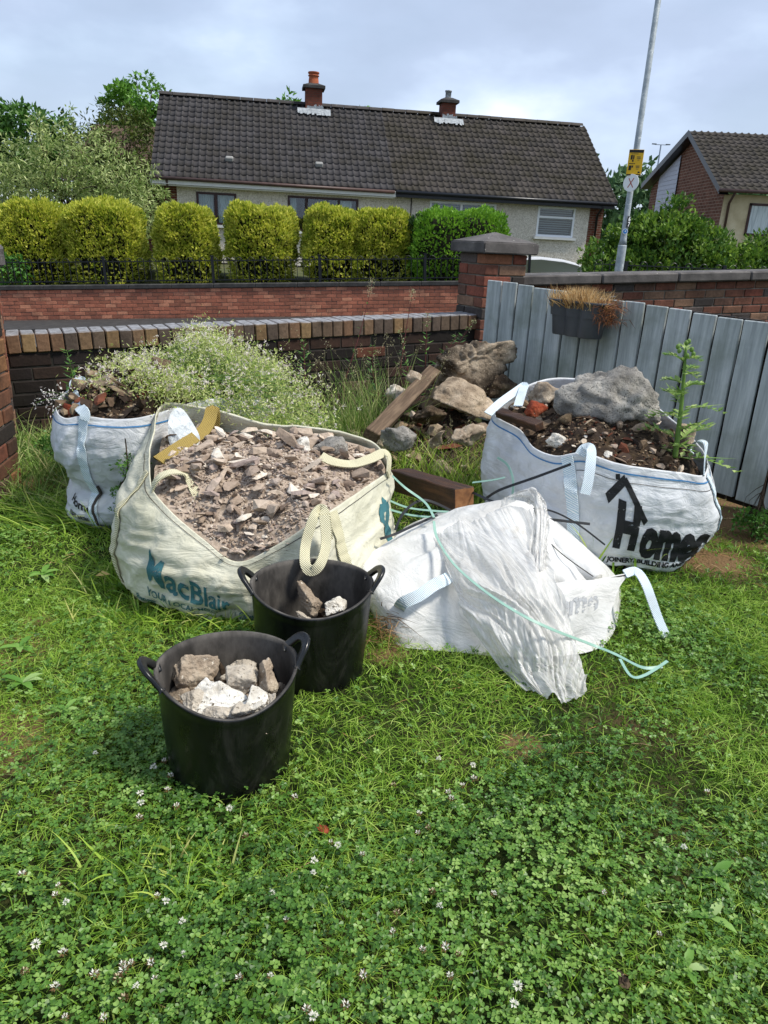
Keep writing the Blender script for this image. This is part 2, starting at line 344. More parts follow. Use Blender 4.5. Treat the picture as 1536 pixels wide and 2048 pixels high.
# ---- right boundary wall behind the gate
RW0 = Vector((1.168,6.750,1.075)); RW1 = Vector((3.915,7.600,1.209)); dv = RW1-RW0; ar = math.atan2(dv.y,dv.x); sr = math.atan2(dv.z, math.hypot(dv.x,dv.y)); Lr = dv.length
rw = thing('boundary_wall', 'brick boundary wall with long grey coping slabs behind the painted gate', 'wall', RW0, (0,-sr,ar))
m = MB(); m.box(0, Lr+1.5, .05, .27, -1.6, -.085); obj('mortar_core', m.mesh('bw_core', M_mortar), rw)
me = bevel_box('bw_brick', .213, .1, .066, .005, M_brick_multi, 8, .0015); rg = random.Random(21)
for r in range(8):
    z = -.085-.076*(r+.5); off = (r % 2)*.112
    for i in range(0, int(Lr/.223)+2): brick_at(rw, me, i*.223+off+.08, .09, z, 0, rg, .006, .0015)
for i in range(5): obj('coping_slab', bpy.data.meshes.get('bw_cope') or bevel_box('bw_cope', .79, .36, .085, .012, M_cope, 3), rw, (i*.8+.30, .155, -.041), (rg.uniform(-.006,.006),rg.uniform(-.004,.004),rg.uniform(-.004,.004)))

# ================================================================ bungalow pair across the street
M_render = Mat('pebble_dash'); co = M_render.coord('Object'); v = M_render.n('ShaderNodeTexVoronoi'); v.inputs['Scale'].default_value = 34; M_render.l(co, v.inputs[0])
col = M_render.mix(M_render.ramp(M_render.noise(co,.9,6,.6),[(.35,(0,0,0,1)),(.75,(.5,.5,.5,1))]), M_render.ramp(v.outputs['Color'],[(.0,H('#a49c8e')),(.45,H('#d0c8ba')),(1.,H('#ebe5d9'))]), H('#b0a696'))
M_render = M_render.done(col, .95, M_render.bump(v.outputs[0], .9, .012), .2)
M_quoin = bricktex('quoin_brick', '#6e3d2e','#55301f','#7d6f62', .23, .08, 'Object', .3)
M_quoin_side = bricktex('side_brick', '#6e3d2e','#55301f','#7d6f62', .23, .08, 'Object', .3, 'yz')
M_chim = bricktex('chimney_brick', '#7a4436','#64382c','#5a463c', .22, .075, 'Object', .4)
def roofmat(name, cols, moss, attr):
    m = Mat(name); k = len(cols); pos = m.coord('pos'); col = m.ramp(m.rand(attr), [(i/(k-1), H(c)) for i,c in enumerate(cols)])
    col = m.mix(m.ramp(m.noise(pos,1.1,8,.7),[(.42,(0,0,0,1)),(.62,(.9,.9,.9,1))]), col, H(moss))
    col = m.mix(m.ramp(m.noise(pos,7,4,.6),[(.66,(0,0,0,1)),(.72,(.6,.6,.6,1))]), col, H('#6e6b64'))
    return m.done(col, .8, m.bump(m.noise(pos,40,4,.6),.5,.01), .35)
RM = {}
for nm, cols, moss in (('slate', ['#302e2f','#3a3839','#434041','#353233'], '#302c27'), ('brown', ['#2f2b29','#3a3532','#443e3a','#353029'], '#2f2a1d')):
    RM[nm] = roofmat('roof_'+nm, cols, moss, False); RM[nm+'a'] = roofmat('roof_%s_joined'%nm, cols, moss, True)
def tile_vf(w, l, t):
    xs = np.linspace(0,1,9); prof = np.where(xs < .62, -.010*np.sin(xs/.62*math.pi), .036*np.sin((xs-.62)/.38*math.pi)); n = len(xs); V = []
    for yy, dz in ((0,.0),(l,-.004)):
        for x, p in zip(xs, prof): V.append((x*w, yy, p+dz+.03))
    for x, p in zip(xs, prof): V.append((x*w, 0, p+.03-t))
    F = [(i,i+1,n+i+1,n+i) for i in range(n-1)]+[(2*n+i,2*n+i+1,i+1,i) for i in range(n-1)]
    return V, F
HO = Vector((-8.049,26.02,2.943)); HT = .174; RUN, RISE = 3.85, 2.9; PITCH = math.atan2(RISE,RUN); SLP = math.hypot(RUN,RISE)
def slope_m(): return Matrix.Rotation(PITCH, 4, 'X')
def make_tiles(root, x0, x1, key, w=.2235, rows=15, whole=8, seed=1, slp=SLP, M0=None, nmax=300):
    l = slp/rows; V, F = tile_vf(w, l+.05, .075); me = fmesh('tile_'+key+str(round(w*1000)), V, F, RM[key], True); n = int(round((x1-x0)/w)); rg = random.Random(seed); SM = M0 or slope_m(); J = MB(); c = 0
    for r in range(rows):
        for i in range(n):
            p = SM @ Vector((x0+i*w, r*l-.04, .028)); tilt = Matrix.Rotation(-.11+rg.uniform(-.008,.008),4,'X')
            Mt = Matrix.Translation(p) @ (SM.to_3x3().to_4x4()) @ tilt @ Matrix.Rotation(rg.uniform(-.012,.012),4,'Z')
            if r < whole and c < nmax:
                o = obj('tile', me, root); o.matrix_local = Mt; c += 1
            else: J.add([Mt @ Vector(v) for v in V], F, 0, rg.random())
    if J.V:
        o = obj('tile_course', J.mesh('tiles_joined', RM[key+'a'], True), root); o['kind'] = 'stuff'
M_white = plain('white_paint', '#d9d8d4', .5, ns=8, amt=.06); M_pvc = plain('white_plastic', '#e6e8ea', .35); M_blackpvc = plain('black_plastic', '#16181d', .35); M_brownframe = plain('brown_frame', '#3a1f1a', .4, ns=5)
M_brownpvc = plain('brown_gutter', '#4a3630', .5, ns=5); M_lead = noisy('lead_flashing', ['#73787c','#979da1','#b4b9bc'], 12, .5, 40, .4)
M_glass = Mat('window_glass').done(H('#0b0e10'), .04, None, .8)
M_curtain = noisy('net_curtain', ['#9fa9ac','#c3ccce','#dde3e4'], 3, .9, 20, .4, .02, cs=(7,1,.6)); M_blind = plain('blind_slat', '#7d858a', .6); M_room = plain('room_dark', '#0c0a09', .9)
M_pot = noisy('terracotta', ['#8a4a30','#a85c3c','#b96f4d'], 6, .8, 30, .3)
def house_obj(name, label): return thing(name, label, 'house', HO, (0,0,HT))
def window(root, x0, x1, z0, z1, mulls, fm, kind, sill=True):
    y = .33; fw = .07; w = MB()
    w.box(x0,x1,y,y+.1,z1-fw,z1); w.box(x0,x1,y,y+.1,z0,z0+fw); w.box(x0,x0+fw,y-.002,y+.098,z0+fw,z1-fw); w.box(x1-fw,x1,y-.002,y+.098,z0+fw,z1-fw)
    for q in mulls: w.box(q-.04,q+.04,y-.004,y+.096,z0+fw,z1-fw)
    if kind == 'blind': w.box(x0+fw,x1-fw,y-.003,y+.095,z0+(z1-z0)*.66-.04,z0+(z1-z0)*.66+.03)
    win = obj('window', w.mesh('window_frame', fm), root)
    ed = [x0]+list(mulls)+[x1]
    for a, b in zip(ed[:-1], ed[1:]):
        m = MB(); m.box(a+.05,b-.05,y+.05,y+.056,z0+fw,z1-fw)
        g = Mat('pane_glass') if False else None
        o = obj('pane', m.mesh('pane', M_pane), win)
    m = MB(); m.box(x0+.01,x1-.01,y+.35,y+.36,z0,z1); obj('room', m.mesh('room', M_room), win)
    c = MB()
    if kind == 'curtain':
        for a, b in zip(ed[:-1], ed[1:]):
            xs = np.linspace(a+.08, b-.08, 30); V = [(q, y+.16+.02*math.sin(i*1.3), z) for i, q in enumerate(xs) for z in (z0+.05, z1-.05)]
            c.add(V, [(2*i,2*i+2,2*i+3,2*i+1) for i in range(29)])
        obj('curtain', c.mesh('curtain', M_curtain), win)
    elif kind == 'side':
        for a, b in ((x0+.1,x0+.3),(x1-.75,x1-.2)):
            xs = np.linspace(a, b, 18); V = [(q, y+.16+.025*math.sin(i*1.5), z) for i, q in enumerate(xs) for z in (z0+.05, z1-.05)]
            c.add(V, [(2*i,2*i+2,2*i+3,2*i+1) for i in range(17)])
        obj('curtain', c.mesh('curtain', M_curtain), win)
    else:
        zz = z0+.06
        while zz < z1-.05: c.box(x0+.06,x1-.06,y+.12,y+.16,zz,zz+.045); zz += .075
        obj('blind', c.mesh('blind', M_blind), win)
    if sill: m = MB(); m.box(x0-.08,x1+.08,.2,.42,z0-.09,z0-.003); obj('sill', m.mesh('sill', M_white), win)
pm = Mat('pane'); gl = pm.n('ShaderNodeBsdfGlossy'); gl.inputs['Roughness'].default_value = .03; tr = pm.n('ShaderNodeBsdfTransparent'); tr.inputs[0].default_value = (.85,.9,.9,1)
mxs = pm.n('ShaderNodeMixShader'); mxs.inputs[0].default_value = .07; pm.l(tr.outputs[0], mxs.inputs[1]); pm.l(gl.outputs[0], mxs.inputs[2]); pm.l(mxs.outputs[0], pm.out.inputs[0]); M_pane = pm.m
def wall_panel(x0, x1, z0, z1, holes, y=.35, th=.25):     # wall with window openings cut from strips
    m = MB(); xs = sorted({x0,x1}|{h[0] for h in holes}|{h[1] for h in holes})
    for a, b in zip(xs[:-1], xs[1:]):
        hs = sorted([(h[2],h[3]) for h in holes if h[0] <= a+1e-6 and h[1] >= b-1e-6]); z = z0
        for h0, h1 in hs:
            if h0 > z: m.box(a,b,y,y+th,z,h0)
            z = h1
        if z < z1: m.box(a,b,y,y+th,z,z1)
    return m
def chimney(root, x, y, w, d, zb, zt, potkind):
    r = obj('chimney', None, root, (x,y,0)); m = MB(); m.box(-w/2,w/2,-d/2,d/2,zb,zt); obj('stack', m.mesh('stack', M_chim), r)
    m = MB(); m.box(-w/2-.10,w/2+.10,-d/2-.10,d/2+.10,zt+.002,zt+.09); m.add([(-w/2-.1,-d/2-.1,zt+.092),(w/2+.1,-d/2-.1,zt+.092),(w/2+.1,d/2+.1,zt+.092),(-w/2-.1,d/2+.1,zt+.092),(-.14,-.14,zt+.2),(.14,-.14,zt+.2),(.14,.14,zt+.2),(-.14,.14,zt+.2)],[(0,1,5,4),(1,2,6,5),(2,3,7,6),(3,0,4,7),(4,5,6,7)]); obj('crown', m.mesh('crown', M_cope_dark), r)
    m = MB()
    if potkind == 'tall':
        prof = [(.19,0),(.18,.3),(.165,.5),(.2,.52),(.2,.58),(.17,.6),(.17,.66),(.21,.69),(.2,.78)]
        V = [(q*math.cos(a*math.pi/8),q*math.sin(a*math.pi/8),zt+.16+h*.52) for q,h in prof for a in range(16)]; m.add(V, [tuple(f) for f in grid_faces(len(prof),16,True)]); obj('pot', m.mesh('pot', M_pot, True), r)
    else:
        V = [(q*math.cos(a*math.pi/8),q*math.sin(a*math.pi/8),zt+.18+h) for q,h in [(.11,0),(.11,.22),(.13,.22),(.13,.27),(.08,.28)] for a in range(16)]; m.add(V, [tuple(f) for f in grid_faces(5,16,True)]); obj('pot', m.mesh('pot', M_lead, True), r)
    m = MB(); rg = random.Random(int(x*10))
    xs = np.linspace(-w/2-.3, w/2+.3, 15); ys = -d/2-.012; zs = lambda yy: (y+yy)*RISE/RUN
    for i in range(14):
        j = rg.uniform(-.05,.04); yb = -d/2-.2+j
        m.add([(xs[i],ys,zs(ys)+.2),(xs[i+1],ys,zs(ys)+.2),(xs[i+1],yb,zs(yb)+.12+rg.uniform(0,.03)),(xs[i],yb,zs(yb)+.12+rg.uniform(0,.03)),(xs[i],ys-.008,zs(ys)+.3+rg.uniform(-.05,.05)),(xs[i+1],ys-.008,zs(ys)+.3+rg.uniform(-.05,.05))], [(0,3,2,1)]+([(0,1,5,4)] if 3 < i < 11 else []))
    obj('flashing', m.mesh('flashing', M_lead), r)
    return r
ZB = -2.6
# left half
hl = house_obj('bungalow', 'left half of the pebbledashed bungalow pair with brown window frames and white fascia')
wins = [(1.40,2.71,-1.38,-.38),(4.42,6.83,-1.45,-.34)]
obj('wall', wall_panel(.78,8.05,ZB,-.02,wins).mesh('wall', M_render), hl)
m = MB(); m.box(.30,.777,.345,.60,ZB,-.02); obj('brick_quoin', m.mesh('quoin', M_quoin), hl)
V = [(.30,.61,ZB),(.30,2*RUN-.35,ZB),(.30,2*RUN-.35,-.02),(.30,RUN,RISE-.15),(.30,.61,-.02)]; obj('gable_wall', fmesh('gable', V, [(0,1,2,3,4)], M_quoin_side), hl)
window(hl, *wins[0], [2.03], M_brownframe, 'curtain'); window(hl, *wins[1], [5.05,6.16], M_brownframe, 'side')
rf = obj('roof', fmesh('roof_deck', [(0,-.02,-.03),(8.045,-.02,-.03),(8.045,RUN,RISE-.03),(0,RUN,RISE-.03),(0,2*RUN,-.03),(8.045,2*RUN,-.03)], [(0,1,2,3),(3,2,5,4)], RM['slate']), hl)
make_tiles(rf, 0, 8.045, 'slate', 8.045/36, seed=5)
def ridge(root, x0, x1, key):
    n = int((x1-x0)/.45); V = []; w = (x1-x0)/n
    for yy in (0,w-.01): V += [(yy, .15*math.cos(a), .115*math.sin(a)) for a in np.linspace(0,math.pi,7)]
    me = fmesh('ridge_tile_'+key, V, [(i,i+1,7+i+1,7+i) for i in range(6)]+[(0,1,2,3,4,5,6)], RM[key], True); rg = random.Random(2)
    for i in range(n): obj('ridge_tile', me, root, (x0+i*w, RUN, RISE+.01+rg.uniform(0,.012)), (0,rg.uniform(-.01,.01),0))
ridge(rf, 0, 8.045, 'slate')
m = MB(); m.box(.0,8.05,-.06,.0,-.22,-.045); obj('fascia', m.mesh('fascia', M_white), hl)
m = MB(); m.tube([(0,-.12,-.045),(8.0,-.12,-.075)], .055, 8); obj('gutter', m.mesh('gutter', M_brownpvc, True), hl)
m = MB(); m.tube([(.52,-.10,-.12),(.52,.1,-.3),(.52,.30,-.42),(.52,.30,ZB)], .04, 8); obj('downpipe', m.mesh('downpipe', M_brownpvc, True), hl)
m = MB(); m.box(.0,8.05,.003,.35,-.26,-.23); obj('soffit', m.mesh('soffit', M_white), hl)
chimney(hl, 5.48, RUN-.12, .60, .62, RISE-.9, 3.42, 'tall')
for x in (2.5,5.5):
    v = obj('roof_vent', bevel_box('vent', .26, .2, .15, .03, plain('vent_grey','#8b8a86',.7), 3), rf, (x, .78, .70), (PITCH*.5,0,0))
# right half
hr = house_obj('bungalow', 'right half of the pebbledashed bungalow pair with white windows and black gutter')
wins = [(9.34,11.75,-1.15,-.25),(13.31,14.72,-1.24,-.23)]
obj('wall', wall_panel(8.053,15.27,ZB,-.02,wins).mesh('wall', M_render), hr)
m = MB(); m.box(15.273,15.80,.345,.60,ZB,-.02); obj('brick_quoin', m.mesh('quoin', M_quoin), hr)
V = [(15.80,.61,ZB),(15.80,2*RUN-.35,ZB),(15.80,2*RUN-.35,-.02),(15.80,RUN,RISE-.15),(15.80,.61,-.02)]; obj('gable_wall', fmesh('gable', V, [(0,1,2,3,4)], M_quoin_side), hr)
window(hr, *wins[0], [10.48], M_pvc, 'blind'); window(hr, *wins[1], [], M_pvc, 'blind')
rf = obj('roof', fmesh('roof_deck', [(8.047,-.02,-.03),(16,-.02,-.03),(16,RUN,RISE-.03),(8.047,RUN,RISE-.03),(8.047,2*RUN,-.03),(16,2*RUN,-.03)], [(0,1,2,3),(3,2,5,4)], RM['brown']), hr)
make_tiles(rf, 8.047, 16, 'brown', (16-8.047)/35.5, seed=6); ridge(rf, 8.047, 16, 'brown')
m = MB(); m.box(8.053,16,-.06,.0,-.22,-.045); obj('fascia', m.mesh('fascia', M_blackpvc), hr)
m = MB(); m.tube([(8.06,-.12,-.06),(16.05,-.12,-.06)], .06, 8); obj('gutter', m.mesh('gutter', M_blackpvc, True), hr)
m = MB(); m.tube([(15.55,-.10,-.12),(15.55,.1,-.3),(15.55,.29,-.42),(15.55,.29,ZB)], .04, 8); obj('downpipe', m.mesh('downpipe', M_blackpvc, True), hr)
m = MB(); m.tube([(8.68,.335,-.1),(8.68,.335,ZB)], .02, 6); obj('cable_pipe', m.mesh('cable_pipe', M_cope_dark, True), hr)
m = MB(); m.box(15.97,16.02,-.02,RUN*1.05,0,.16,M=Matrix.Rotation(PITCH,4,'X')); 
chimney(hr, 10.53, RUN-.12, .52, .56, RISE-.9, 3.30, 'short')
# ================================================================ neighbouring brick house on the right
M_nbrick = bricktex('neighbour_brick', '#7c5646','#664436','#a09080', .30, .11, 'Object', .3, 'yz')
M_cream = noisy('cream_render', ['#a89878','#c4b594','#d1c4a6'], 1.5, .9, 60, .3)
gxx = 11.4; y0, ya, y1 = 28.0, 32.0, 37.0; ze, za, zr = 3.48, 5.78, 4.22
nh = thing('gabled_house', 'red brick gable-end house with white clad panel behind the tall bushes', 'house', (gxx,y0,0))
G = lambda y: y-y0
V = [(0,.4,-1),(0,9-.3,-1),(0,8.7,zr-.15),(0,4,za-.15),(0,.4,ze-.1)]; obj('gable_wall', fmesh('ngable', V, [(0,1,2,3,4)], M_nbrick), nh)
m = MB(); m.add([(-.05,5.3,1.5),(-.05,7.6,1.5),(-.05,7.6,4.55-.10),(-.05,5.3,5.2-.1)], [(0,1,2,3)]); 
for i in range(22):
    z = 1.5+i*.17; yb = min(7.6, 4+(za-.25-z-.17)/(1.56/5)); 
    if yb > 5.35: m.add([(-.065,5.3,z),(-.065,yb,z),(-.052,yb,z+.165),(-.052,5.3,z+.165),(-.05,5.3,z),(-.05,yb,z)], [(0,1,2,3),(4,5,1,0)])
obj('cladding', m.mesh('cladding', plain('white_cladding','#b4b9c4',.5)), nh)
m = MB(); m.box(.01,9,.4,.6,-1,ze-.1); obj('front_wall', m.mesh('nfront', M_cream), nh)
rf = obj('roof', fmesh('nroof', [(-.35,0,ze-.03),(9,0,ze-.03),(9,4,za-.03),(-.35,4,za-.03),(-.35,9,zr-.03),(9,9,zr-.03)], [(0,1,2,3),(3,2,5,4)], RM['brown']), nh)
pn = math.atan2(za-ze, 4.0); make_tiles(rf, -.35, 6.5, 'brown', .26, 15, 11, 9, math.hypot(4,za-ze), Matrix.Translation((0,0,ze)) @ Matrix.Rotation(pn,4,'X'), 290)
m = MB()
m.add([(-.37,-.05,ze-.16),(-.37,4,za-.18),(-.37,4,za+.06),(-.37,-.05,ze+.06)], [(0,1,2,3)]); m.add([(-.37,4,za-.18),(-.37,9.05,zr-.18),(-.37,9.05,zr+.05),(-.37,4,za+.06)], [(0,1,2,3)])
m.add([(-.37,4,za-.18),(-.37,9.05,zr-.18),(0,9.05,zr-.18),(0,4,za-.18)], [(0,1,2,3)]); m.add([(-.37,-.05,ze-.16),(-.37,4,za-.18),(0,4,za-.18),(0,-.05,ze-.16)], [(0,1,2,3)]); obj('bargeboard', m.mesh('barge', M_blackpvc), nh)
m = MB(); m.tube([(-.4,-.08,ze-.03),(9,-.08,ze-.03)], .06); obj('gutter', m.mesh('ngut', M_brownpvc, True), nh)
m = MB(); m.tube([(.2,-.05,ze-.05),(.2,.33,ze-.4),(.2,.33,-1)], .045); obj('downpipe', m.mesh('ndp', M_brownpvc, True), nh)
hw = obj('window_group', None, nh, (.25,.05,3.0)) if False else None
m = MB(); x0, x1, z0, z1 = .95, 3.4, 2.05, 3.12
for a,b,c,d in ((x0,x1,z1-.08,z1),(x0,x1,z0,z0+.08),(x0,x0+.08,z0,z1),(x1-.08,x1,z0,z1),(1.75,1.85,z0,z1)): m.box(a,b,.36,.41,c,d)
w_ = obj('window', m.mesh('nwin', M_brownframe), nh); m = MB(); m.box(x0+.05,x1-.05,.385,.39,z0+.05,z1-.05); obj('pane', m.mesh('npane', M_curtain), w_)
# house behind the trees on the left
lh = thing('brown_roofed_house', 'house whose brown tiled roof shows through the shrubs at far left', 'house', (-15,36,0))
obj('roof', fmesh('lroof', [(0,0,3.2),(9,0,3.2),(9,4,6.0),(0,4,6.0),(0,8,3.2),(9,8,3.2)], [(0,1,2,3),(3,2,5,4)], noisy('old_brown_tiles', ['#3c2f28','#57453a','#6b574a'], 3, .9, 20, .8, .03)), lh)
m = MB(); m.box(.3,8.7,.4,7.6,-.5,3.15); obj('wall', m.mesh('lwall', M_quoin), lh)

# ================================================================ foliage helpers
def leaf_vf(P, D, N, ln, wd, fold=.25, shape='diamond'):
    P = np.asarray(P,float); n = len(P); D = unit(D); B = unit(np.cross(D, N)); N = np.cross(B, D); ln = np.broadcast_to(ln,(n,))[:,None]; wd = np.broadcast_to(wd,(n,))[:,None]
    mid = P+D*ln*.45; L = mid+B*wd*.5+N*wd*fold; Rr = mid-B*wd*.5+N*wd*fold; T = P+D*ln
    V = np.stack([P,Rr,T,L],1).reshape(-1,3); b = np.arange(n)[:,None]*4
    if shape == 'quad': return V, (b+np.array([[0,1,2,3]]))
    F = np.concatenate([b+np.array([[0,1,2]]), b+np.array([[0,2,3]])],1).reshape(-1,3); return V, F
def leaf_mesh(name, P, D, N, ln, wd, mat, rng, fold=.25, rnd=None):
    V, F = leaf_vf(P,D,N,ln,wd,fold); r = rng.random(len(P)) if rnd is None else rnd
    return fmesh(name, V, F, mat, False, np.repeat(r,2))
def rdir(rng, n): return unit(rng.normal(size=(n,3)))
M_bark = noisy('bark', ['#2b231c','#42372c','#57493b'], 6, .95, 30, .8, .02)
M_core = noisy('shade_twigs', ['#0e1008','#191c0d','#24220f'], 6, .95, 30, .5, .02)  # near-black: the shade inside the shrubs is put into the core's colour
M_gold = leafmat('golden_conifer_leaf', ['#748a24','#9fae36','#c4c848','#dedc68','#8c9e2e','#bac044'], .6, .4)
M_gold_dead = leafmat('inner_conifer', ['#2a2f0e','#3c4214','#4a4a18'], .8, .1)
M_privet = leafmat('privet_leaf', ['#4c7a1e','#6e9c2c','#8cb83c','#5a8a26'], .45, .3)
M_dkgreen = leafmat('dark_conifer_leaf', ['#1c3216','#28441c','#35542a'], .6, .2)
def box_shrub(name, label, cx, cy, z0, z1, w, d, n, mat, ln, wd, seed, cat='hedge', group=None, rz=0., core=.72, ex=5., bare=1.):
    rng = np.random.default_rng(seed); t = thing(name, label, cat, (cx,cy,z0), (0,0,rz), group); h = z1-z0
    U = rng.uniform(-1,1,(n*3,3)); e = ex; rr = (np.abs(U)**e).sum(1)**(1/e); U = U/rr[:,None]            # superellipsoid skin
    sel = (U[:,2] > -.98) & ((U[:,2] > -.42+.12*np.sin(U[:,0]*7+seed)) | (rng.random(len(U)) < bare)); U = U[sel][:n]; k = len(U)
    A = np.array([w/2,d/2,h/2]); bul = 1+.10*fbm(U*A+seed, 1.6, 3, seed)+.11*vn(U*A, 5, seed+5); taper = 1-.10*np.maximum(0,U[:,2])**3
    P = U*A*bul[:,None]; P[:,:2] *= taper[:,None]; dep = rng.random(k)**2*.16; P = P*(1-dep)[:,None]; P[:,2] += h/2
    Nn = unit(U**3/A); D = unit(Nn*.8+np.array([0,0,.7])+rng.normal(size=(k,3))*.45)
    lum = np.clip(.5+.5*vn(P, 3.5, seed+9)*.8+rng.normal(size=k)*.22, 0, 1)
    obj('foliage', leaf_mesh(name+'_leaf', P, D, unit(Nn+rng.normal(size=(k,3))*.5), ln*rng.uniform(.6,1.3,k), wd*rng.uniform(.7,1.3,k), mat, rng, .3, lum), t)
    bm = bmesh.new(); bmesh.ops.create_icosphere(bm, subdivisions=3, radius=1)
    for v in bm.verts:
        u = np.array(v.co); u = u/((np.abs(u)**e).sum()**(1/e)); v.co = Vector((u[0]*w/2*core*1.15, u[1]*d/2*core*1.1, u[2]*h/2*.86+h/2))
    me = bpy.data.meshes.new('core'); bm.to_mesh(me); bm.free(); me.materials.append(M_core); obj('inner_branches', me, t)  # solid dark core painted as the shade behind the leaves
    m = MB(); m.tube([(0,0,-.3),(.02,0,h*.4)], [.06,.04], 6); obj('trunk', m.mesh('trunk', M_bark, True), t)
    return t
def crown_pts(rng, blobs, per, spread=.5):
    P = []; N = []
    for (c, r) in blobs:
        c = np.array(c,float); r = np.array(r,float); k = int(per*max(r)**1.5)+12; cl = rdir(rng, k)*(rng.random((k,1))**.4)*r+c
        P.append(cl)
    return np.concatenate(P)
def tree(name, label, base, blobs, clumps, leafper, cr, ln, wd, mat, seed, trunk_r=.18, lean=(0,0), cat='tree', droop=0., group=None, upb=.3):
    rng = np.random.default_rng(seed); t = thing(name, label, cat, base, (0,0,0), group); C = []
    vol = np.array([np.prod(r) for c,r in blobs]); vol = vol/vol.sum()
    for (c, r), v in zip(blobs, vol):
        k = max(3,int(clumps*v)); q = rdir(rng,k)*(.35+.65*rng.random((k,1))**.5); C.append(q*np.array(r)+np.array(c))
    C = np.concatenate(C); k = len(C); sz = cr*rng.uniform(.6,1.35,k); idx = np.repeat(np.arange(k), leafper); q = rdir(rng,len(idx))*(rng.random((len(idx),1))**.45)
    q[:,2] *= .75; P = C[idx]+q*sz[idx][:,None]; ctr = np.array([c for c,r in blobs]).mean(0)
    D = unit(unit(q)*.8+rng.normal(size=q.shape)*.5+np.array([0,0,upb-droop])); Nn = unit(np.array([0,0,1.])+rng.normal(size=q.shape)*.55)
    lum = np.clip(rng.random(k)[idx]*.55+rng.random(len(idx))*.45, 0, 1)
    obj('crown', leaf_mesh(name+'_leaf', P, D, Nn, ln*rng.uniform(.6,1.3,len(P)), wd*rng.uniform(.7,1.3,len(P)), mat, rng, .2, lum), t)
    m = MB(); top = ctr+np.array([lean[0],lean[1],0]); p0 = np.zeros(3); zt = max(.3, (min(c[2]-r[2]*.6 for c,r in blobs)))
    tp = np.array([top[0]*.5, top[1]*.5, zt]); m.tube(spline([p0-[0,0,.5], p0+(tp-p0)*.5+rng.normal(size=3)*.03, tp, ctr*.5+tp*.5+[0,0,.2], ctr], 10), np.linspace(trunk_r, trunk_r*.25, 10), 7)
    for i in rng.choice(k, min(k, 26), replace=False):
        s = tp+(ctr-tp)*rng.random()*.7; e = C[i]; mid = (s+e)/2+rng.normal(size=3)*.12*np.linalg.norm(e-s)
        m.tube(spline([s,mid,e],5), np.linspace(trunk_r*.32,trunk_r*.06,5), 5)
    obj('trunk', m.mesh('trunk', M_bark, True), t)
    return t
# ---- golden conifer hedge
gold = [(-12,142,408,'first'),(128,298,406,'second'),(300,440,416,'third'),(443,601,417,'fourth'),(604,722,421,'fifth'),(700,826,428,'last')]
gl = ['clipped golden conifer cut by the photo edge, brownish in the middle','broad clipped golden conifer with flat top, second along the railing','clipped golden conifer below the net-curtained window','clipped golden conifer between the two brown-framed windows','clipped golden conifer in front of the wide brown-framed window','clipped golden conifer at the privet end of the railing']
GP = [((-9.254,19.900,0.926),(-9.152,19.900,1.777),1.66),((-7.363,19.900,1.010),(-7.289,19.900,1.881),1.84),((-5.363,19.900,1.098),(-5.326,19.900,1.875),1.46),((-3.434,19.900,1.184),(-3.424,19.900,1.946),1.68),((-1.662,19.900,1.262),(-1.676,19.900,1.976),1.32),((-0.401,20.000,1.318),(-0.427,20.000,1.930),1.42)]
for i, (c, tp, w) in enumerate(GP):
    zc = -.1+.052*(c[0]+9.3)-.12
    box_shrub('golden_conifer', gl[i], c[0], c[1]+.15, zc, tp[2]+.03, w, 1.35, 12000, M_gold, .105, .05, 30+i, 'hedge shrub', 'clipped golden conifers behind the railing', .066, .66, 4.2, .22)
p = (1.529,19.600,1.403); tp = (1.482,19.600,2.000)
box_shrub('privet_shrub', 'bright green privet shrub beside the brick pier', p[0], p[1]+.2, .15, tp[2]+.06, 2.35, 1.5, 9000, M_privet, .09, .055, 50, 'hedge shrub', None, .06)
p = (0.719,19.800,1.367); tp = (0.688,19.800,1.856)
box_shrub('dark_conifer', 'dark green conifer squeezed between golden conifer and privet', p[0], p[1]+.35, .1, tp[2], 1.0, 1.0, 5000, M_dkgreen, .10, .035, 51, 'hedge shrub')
M_broad = leafmat('laurel_leaf', ['#25401c','#3d6a2a','#5f8f3a','#2f5222'], .35, .25)
p = (-9.508,19.100,0.157); tree('laurel_plant', 'glossy broad-leaved plant at the left end of the railing', (p[0],p[1],-.35), [((0,0,.45),(.45,.3,.45))], 26, 14, .16, .16, .075, M_broad, 60, .03, cat='shrub')
# ---- railing on the street wall
M_iron = plain('black_iron', '#12151a', .45)
rl = thing('iron_railing', 'black iron railing standing on the street wall in front of the conifers', 'railing', SW0, (0,-slope,ang))
for i, x in enumerate(np.arange(-1.3, 13, 2.55)):
    m = MB(); m.box(-.03,.03,-.03,.03,0,.62); m.box(-.04,.04,-.04,.04,.62,.64); obj('post', m.mesh('rail_post', M_iron), rl, (x+1.2,.11,0))
for z in (.08,.52): m = MB(); m.box(-1.5,12.6,-.012,.012,-.012,.012); obj('rail', m.mesh('rail', M_iron), rl, (0,.11,z))
m = MB(); m.tube([(0,0,.05),(0,0,.56)], .009, 6); bar = m.mesh('rail_bar', M_iron)
m = MB(); m.tube([(.14*.5*(1-math.cos(a)),0,.52+.075*math.sin(a)) for a in np.linspace(0,math.pi,7)], .007, 5); hoop = m.mesh('rail_hoop', M_iron)
for i in range(96):
    obj('bar', bar, rl, (-1.4+i*.145,.11,0))
    if i % 2 == 0: obj('hoop', hoop, rl, (-1.4+i*.145,.11,0))
